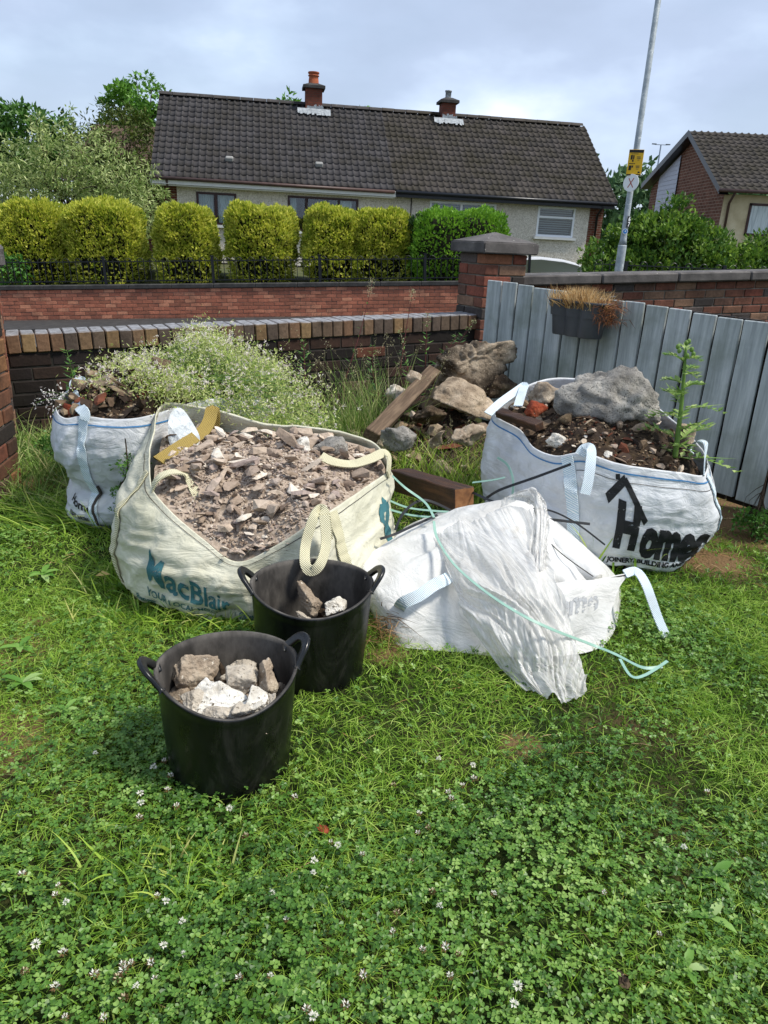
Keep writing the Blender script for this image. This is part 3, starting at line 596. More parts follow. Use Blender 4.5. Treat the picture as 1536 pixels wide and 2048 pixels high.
# ---- trees on the left
M_t1 = leafmat('dark_tree_leaf', ['#2c4a18','#3f6626','#567f32','#33541e'], .5, .25)
M_t2 = leafmat('bright_tree_leaf', ['#3f6a22','#58862e','#6f9d3c','#4a7626'], .5, .3)
M_t3 = leafmat('olive_conifer_leaf', ['#2c3c14','#43531c','#5b6724','#36461a'], .6, .2)
M_var = leafmat('variegated_leaf', ['#587434','#7f964c','#9fb068','#c0c88c','#68863e','#8aa058'], .5, .3)
p = (-20.772,44.000,5.763); tree('dark_leafy_tree', 'dark green leafy tree at the left picture edge', (p[0],p[1],0), [((0,0,p[2]-.6),(3.4,2.5,2.2)),((-3,0,p[2]-.8),(2.5,2,1.8)),((2.2,0,p[2]-1.6),(2,2,1.6))], 240, 34, .55, .32, .2, M_t1, 70, .25)
p = (-13.411,42.000,7.307); tree('tall_round_tree', 'tall bright green tree rising left of the bungalow roof', (p[0],p[1],0), [((0,0,p[2]-.1),(1.65,1.6,1.35)),((.9,0,p[2]-.8),(1.1,1.2,.8)),((-.8,0,p[2]-1),(1.1,1,.9)),((0,0,p[2]-1.8),(1.4,1.2,1.0))], 120, 30, .36, .26, .17, M_t2, 71, .2)
p = (-12.387,36.000,4.751); tree('olive_conifer_tree', 'dense olive green conifer behind the pale shrub', (p[0],p[1],0), [((0,0,p[2]-.3),(2.0,1.5,1.9)),((-1.3,0,p[2]-.6),(1.2,1.3,1.5)),((1.0,0,p[2]-.7),(1.0,1.2,1.6)),((0,0,p[2]-2.2),(2.4,1.5,1.8))], 260, 34, .36, .24, .07, M_t3, 72, .2)
p = (-9.467,23.500,2.704); tree('pale_willow_shrub', 'large pale variegated willow-leaved shrub above the golden conifers', (p[0],p[1],.2), [((-1.5,0,2.2),(1.2,1,1.2)),((-.5,0,2.8),(.95,1,1.2)),((.7,.2,2.4),(1.1,.9,1.3)),((1.7,.2,1.8),(1.0,.8,1.3)),((-2.6,0,1.9),(1.0,.9,1.1)),((0,-.2,1.3),(2.7,.7,.8))], 420, 34, .26, .16, .042, M_var, 73, .10, cat='shrub', droop=.5)
p = (-9.722,24.000,4.389); m_ = tree('pale_willow_shoot', 'slender pale shoot standing above the variegated shrub', (p[0],p[1],.2), [((0,0,p[2]-.55),(.16,.15,.75)),((.1,0,p[2]-1.2),(.3,.2,.5))], 22, 11, .14, .13, .04, M_var, 74, .03, cat='shrub', droop=.2)
p = (-4.800,37.000,6.884); tree('ash_tree', 'light green treetop showing over the ridge beside the left chimney', (p[0],p[1],0), [((-.4,0,p[2]-.4),(.75,.8,.75)),((.7,0,p[2]-.8),(.8,.8,.5))], 34, 16, .26, .24, .12, M_t2, 75, .12)
p = (-2.466,37.000,6.805); tree('ash_sapling', 'thin sapling tips poking over the roof ridge right of the left chimney', (p[0],p[1],0), [((-.6,0,p[2]-.5),(.25,.4,.5)),((.75,0,p[2]-.45),(.25,.4,.4))], 14, 10, .18, .2, .1, M_t2, 76, .08)
# ---- bushes and tree line on the right
M_bush = leafmat('bush_leaf', ['#2c4a18','#3d601f','#54782a','#8aa83e','#33541a'], .45, .3)
p = (5.391,17.000,1.770); tree('tall_privet_bush', 'tall loose privet bush with bright tips behind the lamp post', (p[0],p[1],-.5), [((.2,0,1.9),(.95,.9,.75)),((-.65,0,1.45),(.7,.8,.75)),((1.0,.1,1.7),(.8,.8,.8)),((0,-.2,.8),(1.7,.7,.9)),((.45,0,2.45),(.42,.5,.45)),((-.2,0,2.2),(.35,.4,.4)),((1.4,0,1.2),(.7,.7,.9))], 700, 44, .22, .10, .06, M_bush, 80, .08, cat='bush', upb=.9)
p = (7.576,17.500,1.563); tree('dark_privet_bush', 'lower dark green bush in front of the gabled house', (p[0],p[1],-.4), [((.2,0,1.35),(1.0,.9,.7)),((1.3,0,1.35),(1.1,.9,.7)),((-.8,.1,1.2),(.8,.8,.75)),((.2,-.2,.5),(2.1,.7,.8)),((.9,0,1.95),(.6,.5,.35)),((-.3,0,1.8),(.4,.5,.35))], 700, 42, .22, .10, .06, M_bush, 81, .08, cat='bush', upb=.9)
for (a, b, nm) in ((1200,1400,'left'),):
    p0 = Vector((3.866,15.200,1.033)); p1 = Vector((7.845,15.200,1.055)); dv = p1-p0
    r2 = thing('bow_top_railing', 'low bow-topped railing at the foot of the dark bushes', 'railing', p0, (0,-math.atan2(dv.z,dv.x),0))
    m = MB(); m.box(0,dv.length,-.01,.01,-.01,.01); obj('rail', m.mesh('rail2', M_iron), r2, (0,0,.03)); obj('rail', m.mesh('rail2', M_iron), r2, (0,0,-.5))
    for i in range(int(dv.length/.145)):
        obj('bar', bar, r2, (i*.145,0,-.55));
        if i % 2 == 0: obj('hoop', hoop, r2, (i*.145,0,-.49))
    for i in range(3): m = MB(); m.box(-.03,.03,-.03,.03,-.9,.1); obj('post', m.mesh('rail2_post', M_iron), r2, (.6+i*1.9,0,0))
rng = np.random.default_rng(5); n = 9000; P = np.stack([rng.uniform(14,50,n), rng.uniform(95,110,n), rng.random(n)**.7], 1); hh = 9.0+1.8*vn(np.stack([P[:,0],P[:,0]*0,P[:,0]*0],1), .35, 3)+rng.normal(size=n)*.25; P[:,2] = P[:,2]*(hh+1)
st = struct('treeline', leaf_mesh('treeline', P, rdir(rng,n)+[0,0,.4], rdir(rng,n), rng.uniform(.7,1.3,n), rng.uniform(.4,.8,n), leafmat('far_tree_leaf', ['#3c5a34','#4d6c42','#5c7a50'], .7, .1), rng), 'distant wood seen between bungalow and gabled house', kind='stuff', cat='trees')  # haze of distance is mixed into these leaf colours
def spray_hang(n): return None
# ---- distant street light, parked vehicles
p = (18.833,60.000,6.737); q = (18.857,60.000,8.730)
t = thing('distant_street_light', 'slim distant twin-armed street light against the grey sky', 'lamp post', (q[0],q[1],0)); m = MB(); m.tube([(0,0,-1),(0,0,q[2])], [.09,.05], 8); obj('pole', m.mesh('far_pole', plain('far_steel','#8b97a8',.6)), t)
m = MB(); m.tube([(-.45,0,q[2]+.02),(.45,0,q[2]+.02)], .03, 6); obj('arm', m.mesh('far_arm', plain('far_steel_b','#8b97a8',.6)), t)
for s in (-1,1): obj('lantern', bevel_box('far_lantern', .32,.16,.07,.02, plain('far_lantern','#59636f',.6), 2), t, (s*.5,0,q[2]+.05))
M_carwhite = Mat('white_car_paint').done(H('#e9ebee'), .18, None, .6); M_tyre = plain('tyre', '#141414', .8); M_rim = plain('alloy', '#9a9da1', .35, metal=.8); M_light = Mat('lamp_glass').done(H('#b9bcc0'), .1, None, .7)
def car(name, label, loc, rz, sc, prof, half, cat='car', glassz=None):
    t = thing(name, label, cat, loc, (0,0,rz)); n = len(prof); V = []; ys = np.linspace(-1,1,9)
    for y in ys:
        k = 1-.10*abs(y)**4
        for (x, z) in prof:
            tum = 1-.16*max(0,(z-.85)/.65)
            V.append((x*(1-.02*abs(y)**3), y*half*tum, (z if z < .5 else .5+(z-.5)*(1-.07*abs(y)**3))))
    F = [(i*n+j,(i+1)*n+j,(i+1)*n+(j+1)%n,i*n+(j+1)%n) for i in range(8) for j in range(n)]+[tuple(range(n-1,-1,-1)), tuple(8*n+j for j in range(n))]
    V = np.array(V)*sc; obj('body', fmesh('car_body', V, F, M_carwhite, True), t)
    for s in (-1,1):
        for (a,b,c,d) in (glassz or [(-.95,-.15,.82,1.08),(-.05,.75,.82,1.08)]):
            m = MB(); yy = s*(half*.93+.004); m.add([(a,yy,c),(b,yy,c),(b-.1,yy*.92,d),(a+.12,yy*.92,d)], [(0,1,2,3)]); obj('side_window', fmesh('car_glass', np.array(m.V)*sc, m.F, M_glass), t)
        for x in (-1.3,1.3):
            m = MB(); m.tube([(x*sc,s*(half-.2)*sc,.3*sc),(x*sc,s*(half+.01)*sc,.3*sc)], .31*sc, 20); w = obj('wheel', m.mesh('tyre', M_tyre), t); m = MB(); m.tube([(x*sc,s*(half-.02)*sc,.3*sc),(x*sc,s*(half+.02)*sc,.3*sc)], .19*sc, 16); obj('rim', m.mesh('rim', M_rim), w)
        obj('headlight', bevel_box('headlamp', .06,.3,.12,.02, M_light, 1), t, (2.02*sc, s*.55*sc, .68*sc))
    return t
CP = [(-2.05,.25),(2.05,.25),(2.08,.6),(1.95,.8),(1.1,.93),(.9,.97),(.45,1.32),(.1,1.42),(-.5,1.46),(-1.1,1.42),(-1.5,1.34),(-1.8,1.15),(-2.0,.9),(-2.08,.6)]
p = (3.839,21.400,1.189); car('parked_car', 'white parked car whose roof shows over the wall behind the brick pier', (p[0]-.45,p[1],p[2]-1.56), R(176), 1.0, CP, .86)
VP_ = [(-2.4,.3),(2.4,.3),(2.45,.9),(2.1,1.15),(1.4,1.85),(1.1,1.95),(-2.3,1.98),(-2.42,1.8)]
p = (-13.398,27.000,2.249); car('parked_van', 'white van roof glimpsed behind the hedge at the left edge', (p[0]-.9,p[1],p[2]-1.98), R(4), 1.0, VP_, .95, 'van', [(.5,1.3,1.2,1.75)])
# ---- lamp post
M_galv = noisy('galvanised_steel', ['#7e878d','#98a1a6','#b0b7ba'], 14, .45, 60, .25, speck=(22,'#c9cecf',.66))
LX, LY = 2.512, 8.8
lp = thing('lamp_post', 'galvanised steel lamp post with yellow notice behind the boundary wall', 'lamp post', (LX,LY,0))
m = MB(); m.tube([(0,0,-.4),(0,0,1.36),(0,0,1.375)], [.047,.047,.045], 20); obj('base_section', m.mesh('lp_base', M_galv, True), lp)
m = MB(); m.tube([(0,0,1.375),(0,0,1.43),(0,0,1.5),(0,0,6.2)], [.045,.036,.033,.026], 18); obj('shaft', m.mesh('lp_shaft', M_galv, True), lp)
m = MB(); m.tube([(0,0,6.1),(0,-.15,6.4),(0,-.6,6.55)], .03, 10); obj('arm', m.mesh('lp_arm', M_galv, True), lp); obj('lantern', bevel_box('lantern', .2,.5,.1,.03, M_galv, 3), lp, (0,-.8,6.55))
def textmesh(s, size, mat, name='lettering', off=0., ext=0., align='CENTER', shear=0., sp=1.):
    c = bpy.data.curves.new(name, 'FONT'); c.body = s; c.size = size; c.offset = off; c.extrude = ext; c.align_x = align; c.align_y = 'CENTER'; c.shear = shear; c.space_character = sp; c.resolution_u = 3
    o = bpy.data.objects.new(name+'_tmp', c); COL.objects.link(o); dg = bpy.context.evaluated_depsgraph_get(); me = bpy.data.meshes.new_from_object(o.evaluated_get(dg)); bpy.data.objects.remove(o); bpy.data.curves.remove(c)
    me.materials.clear(); me.materials.append(mat); return me
M_yel = plain('sign_yellow', '#e0b01c', .5); M_blk = plain('print_black', '#0d0d0d', .5); M_red = plain('print_red', '#a8452c', .5); M_grey = plain('print_grey', '#5b5238', .6); M_blue = plain('sticker_blue', '#2f7fc4', .5); M_wsign = plain('sign_white', '#e8eaea', .4)
sg = tag(obj('notice_board', bevel_box('notice', .152,.006,.252,.002, M_yel, 1), None, (LX-.005,LY-.042,2.205), (0,0,R(-14))), 'small yellow notice with black headings strapped to the lamp post', 'sign')
for nm, x0, x1, z0, z1, mm in [('heading_band',-.074,.074,.096,.124,M_blk),('footer_band',-.074,.074,-.124,-.114,M_blk),('figure',-.052,-.034,.028,.072,M_blk),('figure',-.028,-.016,.03,.07,M_blk),('figure',-.034,-.02,.006,.026,M_blk),('figure',-.06,-.034,-.075,-.03,M_blk),('figure',-.03,-.016,-.05,-.03,M_blk),('text_line',-.062,.0,-.014,-.008,M_blk),('text_line',-.05,.02,.082,.086,M_grey),('text_line',.01,.048,.05,.058,M_grey),('text_line',.014,.05,.036,.042,M_grey),('text_line',.02,.04,.022,.026,M_grey),('text_line',.01,.05,-.038,-.03,M_grey),('text_line',.014,.05,-.052,-.046,M_grey),('text_line',.02,.042,-.066,-.062,M_grey),('logo',.04,.06,-.102,-.088,M_blk)]:
    m = MB(); m.box(x0,x1,-.0055,-.0035,z0,z1); obj(nm, m.mesh(nm, mm), sg)
m = MB(); a_ = np.linspace(0,2*math.pi,32,endpoint=False); m.tube([(0,.003,0),(0,-.003,0)], .088, 32); rs = tag(obj('round_sign', m.mesh('disc', M_wsign), None, (LX-.02,LY-.048,2.005), (0,0,R(-42))), 'round white disc sign with a thin red cross on the lamp post', 'sign')
for s in (-1,1):
    m = MB(); m.box(-.004,.004,-.0055,-.0035,-.055,.055, M=Matrix.Rotation(s*R(32),4,'Y')); obj('cross_stroke', m.mesh('stroke', M_red), rs)
npl = tag(obj('number_plate', bevel_box('nplate', .05,.004,.115,.001, M_blk, 1), None, (LX+.022,LY-.038,1.615), (0,0,R(30))), 'black number plate reading 67 on the lamp post', 'number plate')
for ch, z in (('6',.026),('7',-.028)):
    obj('digit', textmesh(ch, .062, M_wsign, 'digit', .0015), npl, (0,-.0045,z), (R(90),0,0))
m = MB(); m.tube([(0,.001,0),(0,-.001,0)], .03, 20); bs_ = tag(obj('blue_sticker', m.mesh('sticker', M_wsign), None, (LX-.004,LY-.040,1.515), (0,0,R(-5))), 'small round blue and white sticker low on the lamp post', 'sticker')
m = MB(); m.tube([(0,-.0015,0),(0,-.0025,0)], .023, 18); obj('disc', m.mesh('sticker_disc', M_blue), bs_); m = MB(); m.add([(.0,-.003,-.008),(.012,-.003,.004),(.004,-.003,.012),(-.008,-.003,.006)],[(0,1,2,3)]); obj('emblem', m.mesh('emblem', M_wsign), bs_)
# ================================================================ painted gate
mt = Mat('grey_painted_board'); co = mt.coord('Object', (16,16,1.1)); nz = mt.noise(co, 2.2, 8, .65, .4); big = mt.noise(mt.coord('pos'), 3.0, 5, .6)
col = mt.ramp(nz, [(.25,H('#7c8281')),(.5,H('#a2a8a7')),(.75,H('#c2c6c4'))]); col = mt.mix(mt.ramp(big,[(.46,(0,0,0,1)),(.7,(.75,.75,.75,1))]), col, H('#6e7768'))
col = mt.mix(1., col, mt.ramp(mt.rand(),[(0,(.86,.88,.88,1)),(1,(1.08,1.08,1.1,1))]), 'MULTIPLY')
drop = mt.n('ShaderNodeTexVoronoi'); drop.inputs['Scale'].default_value = 55; mt.l(mt.coord('pos'), drop.inputs[0]); dm = mt.ramp(drop.outputs[0], [(.10,(1,1,1,1)),(.2,(0,0,0,1))])
M_board = mt.done(col, mt.ramp(nz,[(.3,(.55,.55,.55,1)),(.7,(.8,.8,.8,1))]), mt.bump(dm,.25,.003,mt.bump(nz,.5,.004)), .5)
M_backboard = noisy('wet_dark_timber', ['#1a1511','#2a211a','#3a2e24'], 5, .6, 40, .4, .004, cs=(6,6,1))
G0 = Vector((.671,5.576)); GD = Vector((.0873,-.125)); gang = math.atan2(GD.y,GD.x); pit = GD.length
gt = thing('painted_gate', 'grey-blue painted board gate with vertical planks behind the far-side bag', 'gate', (G0.x,G0.y,0), (0,0,gang))
rg = random.Random(8); bms = []
for i in range(4):
    bm = bmesh.new(); bmesh.ops.create_cube(bm, size=1)
    for v in bm.verts: v.co = Vector((v.co.x*(pit-.016), v.co.y*.022, v.co.z))
    bmesh.ops.subdivide_edges(bm, edges=[e for e in bm.edges if abs((e.verts[0].co-e.verts[1].co).z) > .5], cuts=5)
    for v in bm.verts: v.co.x += rg.uniform(-.002,.002); v.co.y += rg.uniform(-.0015,.0015)+(.006*(v.co.z*v.co.z) if i % 2 else 0)
    bmesh.ops.bevel(bm, geom=[e for e in bm.edges if len(e.link_faces)==2 and e.calc_face_angle(0) > .8], offset=.004, segments=1, affect='EDGES')
    me = bpy.data.meshes.new('board'); bm.to_mesh(me); bm.free(); me.materials.append(M_board); bms.append(me)
for k in range(0, 18):
    zt = 1.071-.0058*k; zb = .065+rg.uniform(-.008,.008); hgt = zt-zb
    obj('board', bms[k % 4], gt, (pit*(k+.5), rg.uniform(-.003,.003), (zt+zb)/2+rg.uniform(-.006,.006)), (rg.uniform(-.006,.006), rg.uniform(-.006,.006), rg.uniform(-.02,.02)), (1,1,hgt))
m = MB(); m.box(-.5*(pit-.012),.5*(pit-.012),-.011,.011,-.5,.5); bk = m.mesh('back_board', M_backboard)
for k in range(0, 18): obj('back_board', bk, gt, (pit*(k+1.0), .062, .555-.003*k), (0,0,0), (1,1,.97))
for z in (.25,.85):
    m = MB(); m.box(0,pit*18,.012,.05,-.045,.045); obj('rail', m.mesh('gate_rail', M_backboard), gt, (0,0,z), (0,.0058/pit,0))
m = MB(); m.box(-.05,.05,.075,.175,-.1,.99); obj('post', m.mesh('gate_post', M_backboard), gt, (pit*14.6,0,0)); obj('post', m.mesh('gate_post', M_backboard), gt, (pit*.2,0,0))
# planter hung on the gate
M_potg = noisy('dark_plastic_pot', ['#3a3c3f','#46484b','#505255'], 3, .45, 30, .1, .002)
pl = thing('hanging_planter', 'dark grey three-lobed plastic planter hooked over the gate top', 'planter', (G0.x,G0.y,0), (0,0,gang))
a = np.linspace(0, 2*math.pi, 97)[:-1]; cxs = [-.16,0,.16]
def lobes(s): 
    out = []
    for t in a:
        d = np.array([math.cos(t), math.sin(t)]); best = 0
        for c in cxs:
            b = d[0]*c*s; q = b*b-(c*s)**2+(.105*s)**2
            if q >= 0: best = max(best, b+math.sqrt(q))
        out.append(d*best)
    return np.array(out)
rings = [(.78,0),(.80,.004),(.86,.10),(.95,.19),(1.,.2),(1.04,.201),(1.05,.215),(.99,.217),(.97,.205),(.93,.12)]
V = []
for s, z in rings:
    L_ = lobes(1.)*s; V += [(x,y*1.0,z) for x,y in L_]
F = [tuple(f) for f in grid_faces(len(rings), 96, True)]+[tuple(range(95,-1,-1))]
PX = pit*6.45; PZ = .80
PS = (.82,.9,.98); pot = obj('pot', fmesh('planter_pot', V, F, M_potg, True), pl, (PX,-.115,PZ), (0,0,0), PS)
m = MB()
for x in (-.16,.16): m.tube([(x,.07,.2),(x,.10,.245),(x,.16,.25),(x,.165,.2)], .006, 6)
obj('hook', m.mesh('hook', M_potg), pl, (PX,-.115,PZ), (0,0,0), PS)
soil = fmesh('pot_soil', [(0,0,.175)]+[(x*.93,y*.93,.172) for x,y in lobes(1.)], [(0,i+1,(i+1)%96+1) for i in range(96)], noisy('pot_soil',['#1c140e','#2e2218'],20,.95)); obj('soil', soil, pl, (PX,-.115,PZ), (0,0,0), PS)
def blades(P, D, ln, wd, rng, bend=.4, seg=4, mat=None, name='blades', rnd=None, droopv=(0,0,-1), flat=False):
    P = np.asarray(P,float); n = len(P); D = unit(D); ln = np.broadcast_to(np.asarray(ln,float),(n,)); wd = np.broadcast_to(np.asarray(wd,float),(n,)); bend = np.broadcast_to(np.asarray(bend,float),(n,))
    B = unit(np.cross(D, rdir(rng,n))); hz = unit(D*[1,1,0]+rng.normal(size=(n,3))*[.6,.6,0]+1e-6); V = []
    for i in range(seg+1):
        t = i/seg; C = P+D*(ln*t)[:,None]+(hz*.75+np.array(droopv)*.55)*(bend*ln*t*t)[:,None]; w = wd*(1-t**1.6)*.5+wd*.02
        if i < seg: V += [C-B*w[:,None], C+B*w[:,None]]
        else: V += [C]
    V = np.stack(V,1); m = V.shape[1]; b = np.arange(n)[:,None]*m; F = []
    for i in range(seg-1): F += [b+np.array([[2*i,2*i+1,2*i+3]]), b+np.array([[2*i,2*i+3,2*i+2]])]
    i = seg-1; F += [b+np.array([[2*i,2*i+1,2*i+2]])]
    k = len(F); F = np.stack(F,1).reshape(-1,3); r = rng.random(n) if rnd is None else rnd
    return V.reshape(-1,3), F, np.repeat(r, k)
def blade_mesh(name, mat, *a, **k):
    V, F, r = blades(*a, **k); return fmesh(name, V, F, mat, False, r)
M_straw = leafmat('dry_straw', ['#96713f','#b8925c','#d2b07a','#e4cb9a','#7a5632'], .8, .3)
rng = np.random.default_rng(4); n = 1500; L_ = lobes(1.)[rng.integers(0,96,n)]*(rng.random((n,1))**.6)*.98
P = np.concatenate([L_, np.full((n,1),.165)],1); D = np.concatenate([L_*1.2, np.full((n,1),1.2)],1)+rng.normal(size=(n,3))*.4
dg_ = tag(obj('dead_bedding_plant', blade_mesh('dead_plant', M_straw, P, D, rng.uniform(.06,.17,n), .006, rng, .25), None), 'withered straw-coloured plant filling the hanging planter', 'plant')
dg_.matrix_world = Matrix.Translation((G0.x,G0.y,0)) @ Matrix.Rotation(gang,4,'Z') @ Matrix.Translation((PX,-.115,PZ)) @ Matrix.Diagonal((.82,.9,1,1))
n = 420; P = np.stack([rng.normal(.27,.05,n), rng.normal(0,.05,n), rng.uniform(.10,.23,n)],1); dr = tag(obj('dead_trailing_plant', blade_mesh('dead_trail', leafmat('dry_brown',['#5a3420','#7a4a2c','#93643c'],.8,.1), P, rdir(rng,n), rng.uniform(.02,.06,n), .004, rng, .8), None), 'brown dried trailing stems spilling from the planter end', 'plant')
dr.matrix_world = dg_.matrix_world.copy()

# ================================================================ rocks
def hull_mesh(name, seed, mat, flat=.6, n=13):
    rng = np.random.default_rng(seed); bm = bmesh.new()
    for p in rdir(rng, n)*np.array([1,.8,flat])*rng.uniform(.8,1.1,(n,1))*.5: bm.verts.new(p)
    r = bmesh.ops.convex_hull(bm, input=bm.verts[:]); bmesh.ops.delete(bm, geom=[v for v in bm.verts if not v.link_faces], context='VERTS')
    bmesh.ops.bevel(bm, geom=bm.edges[:], offset=.03, segments=1, affect='EDGES', clamp_overlap=True) if False else None
    me = bpy.data.meshes.new(name); bm.to_mesh(me); bm.free(); me.materials.append(mat); return me
def rock_vf(dims, seed, sub=4, nf=14, rough=.05, sharp=18):
    bm = bmesh.new(); bmesh.ops.create_icosphere(bm, subdivisions=sub, radius=1); U = np.array([v.co for v in bm.verts]); F = np.array([[v.index for v in f.verts] for f in bm.faces]); bm.free(); U = unit(U)
    rng = np.random.default_rng(seed); Nf = rdir(rng, nf); d = rng.uniform(.72,1.0,nf); Q = np.maximum(U@Nf.T, .05)/d; r = 1/((Q**sharp).sum(1)**(1/sharp))
    P = U*r[:,None]; P = P/np.abs(P).max(0); P = P*np.array(dims)/2; s = max(dims)
    nn = fbm(P/s, 3.2, 3, seed)*rough*s*.9-np.abs(fbm(P/s, 9, 3, seed+4))*rough*s*.7+fbm(P/s, 24, 2, seed+9)*rough*s*.22
    return P+U*nn[:,None], F
def rockmat(name, cols, speck=None, scale=9, bs=.8): return noisy(name, cols, scale, .92, 55, bs*1.2, .012, speck=(speck[0]*3,speck[1],speck[2]-.01), spec=.2, lo=.34, hi=.66)
M_rk = {'pale': rockmat('pale_plaster_rock', ['#9a8f80','#c0b6a6','#dcd4c6'], (40,'#7a7062',.63)), 'white': rockmat('white_speckled_rock', ['#aaa396','#d8d3c8','#f0ede5'], (34,'#7d7466',.62), 14), 'brown': rockmat('brown_rock', ['#7d6e5e','#a39380','#c3b5a0'], (30,'#d9cebb',.66)),
  'grey': rockmat('grey_concrete', ['#66635e','#928e87','#b0aca4'], (45,'#5a5650',.6)), 'dark': rockmat('dark_earthy_rock', ['#2a221b','#4a3d30','#75654f'], (30,'#a2937d',.66)), 'red': rockmat('red_brick_lump', ['#5e2a1e','#8a4029','#a05a3e'], (30,'#b9a594',.68)), 'slab': rockmat('gravelly_concrete', ['#2a241d','#5a4f42','#9a8b78','#b9aa95'], (40,'#c9bca8',.66), 4.5, 1.2), 'tan': rockmat('tan_slab', ['#7a6a58','#a08f7a','#bfae98'], (40,'#5a4c3e',.62))}
def rock(name, label, cat, loc, dims, seed, mat, rot=(0,0,0), sub=4, nf=14, rough=.05, sharp=18, group=None):
    V, F = rock_vf(dims, seed, sub, nf, rough, sharp); return tag(obj(name, fmesh(name, V, F, M_rk[mat], True), None, loc, rot), label, cat, group)
# ================================================================ bulk bags
def bagmat(name, base, shade, dirt, damt, trans=.12):
    m = Mat(name); co = m.coord('Object'); w = m.n('ShaderNodeTexWave'); w.inputs['Scale'].default_value = 95; m.l(m.coord('Object',(1,1,.0)), w.inputs[0]); w2 = m.n('ShaderNodeTexWave', bands_direction='Z'); w2.inputs['Scale'].default_value = 95; m.l(co, w2.inputs[0])
    col = m.ramp(m.noise(co,5,6,.6), [(.3,H(shade)),(.65,H(base))]); col = m.mix(m.ramp(m.noise(co,3.1,8,.68,.6),[(.5,(0,0,0,1)),(.78,(damt,)*3+(1,))]), col, H(dirt))
    cr_ = m.noise(m.coord('Object',(1,1,2.2)), 6, 7, .62, 2.2); fine = m.noise(co, 60, 4, .6)
    nr = m.bump(m.math('ADD', w.outputs[1], w2.outputs[1]), .12, .002, m.bump(cr_, .5, .024, m.bump(fine,.18,.004)))
    return m.done(col, .5, nr, .35, trans, col)
M_bagw = bagmat('white_woven_bag', '#e2e4e6', '#c6c9cc', '#8b8578', .35); M_bagc = bagmat('cream_woven_bag', '#e0ddc9', '#c8c5ae', '#98935f', .42); M_bagd = bagmat('soiled_white_bag', '#e8e8e5', '#d0cfcb', '#948a7a', .4, .18)
def strapmat(name, a, b, sc=70):
    m = Mat(name); co = m.coord('Object'); w = m.n('ShaderNodeTexWave', bands_direction='DIAGONAL'); w.inputs['Scale'].default_value = sc; w.inputs['Distortion'].default_value = 1.5; m.l(co, w.inputs[0])
    col = m.ramp(w.outputs[1], [(.25,H(a)),(.7,H(b))]); col = m.mix(m.ramp(m.noise(co,9,5,.6),[(.55,(0,0,0,1)),(.8,(.4,.4,.4,1))]), col, H('#7a745f'))
    return m.done(col, .6, m.bump(w.outputs[1], .5, .003), .3)
M_strapb = strapmat('blue_white_webbing', '#a9c3d0', '#e6ebee'); M_strapc = strapmat('cream_webbing', '#a39c78', '#ddd8bb'); M_strapy = strapmat('stained_yellow_webbing', '#4e3f1c', '#b59c50', 60); M_stitch = plain('blue_stitch', '#3f78a8', .7); M_stitchk = plain('dark_stitch', '#3a3430', .8)
def worn(name, c, lo):
    m = Mat(name); co = m.coord('Object'); f = m.ramp(m.math('ADD', m.math('MULTIPLY', m.noise(co,70,6,.7), .5), m.math('MULTIPLY', m.noise(m.coord('Object',(1,1,5)),9,6,.6,1.), .5)), [(lo,(0,0,0,1)),(lo+.07,(1,1,1,1))])
    m.done(H(c), .65, None, .3); t = m.n('ShaderNodeBsdfTransparent'); x = m.n('ShaderNodeMixShader'); m.l(f, x.inputs[0]); m.l(t.outputs[0], x.inputs[1]); m.l(m.b.outputs[0], x.inputs[2]); m.l(x.outputs[0], m.out.inputs[0]); return m.m
M_printk = worn('black_bag_print', '#1c1d1f', .355); M_printt = worn('teal_bag_print', '#3a6a70', .37); M_printg = worn('grey_bag_print', '#a2a4a6', .45)
def ribbon(pts, nrm, width, thick=.004, n=None):
    P = spline(pts, n or len(pts)*6); Nn = np.array(nrm, float); Nn = np.broadcast_to(Nn,(3,)) if Nn.ndim == 1 else spline(nrm, len(P)); Nn = np.broadcast_to(Nn, P.shape); T = unit(np.gradient(P,axis=0)); B = unit(np.cross(T,Nn)); N2 = np.cross(B,T); w = width*.5
    rows = [P-B*w-N2*thick*.5, P+B*w-N2*thick*.5, P+B*w+N2*thick*.5, P-B*w+N2*thick*.5]; V = np.stack(rows,1).reshape(-1,3); k = len(P)
    F = grid_faces(k,4,True); V4 = V; F = np.concatenate([F, [[0,1,2,3],[4*k-1,4*k-2,4*k-3,4*k-4]]]); return V4, F
def strap(name, parent, pts, nrm, width, mat, thick=.004, n=None): V, F = ribbon(pts,nrm,width,thick,n); return obj(name, fmesh(name,V,F,mat), parent)
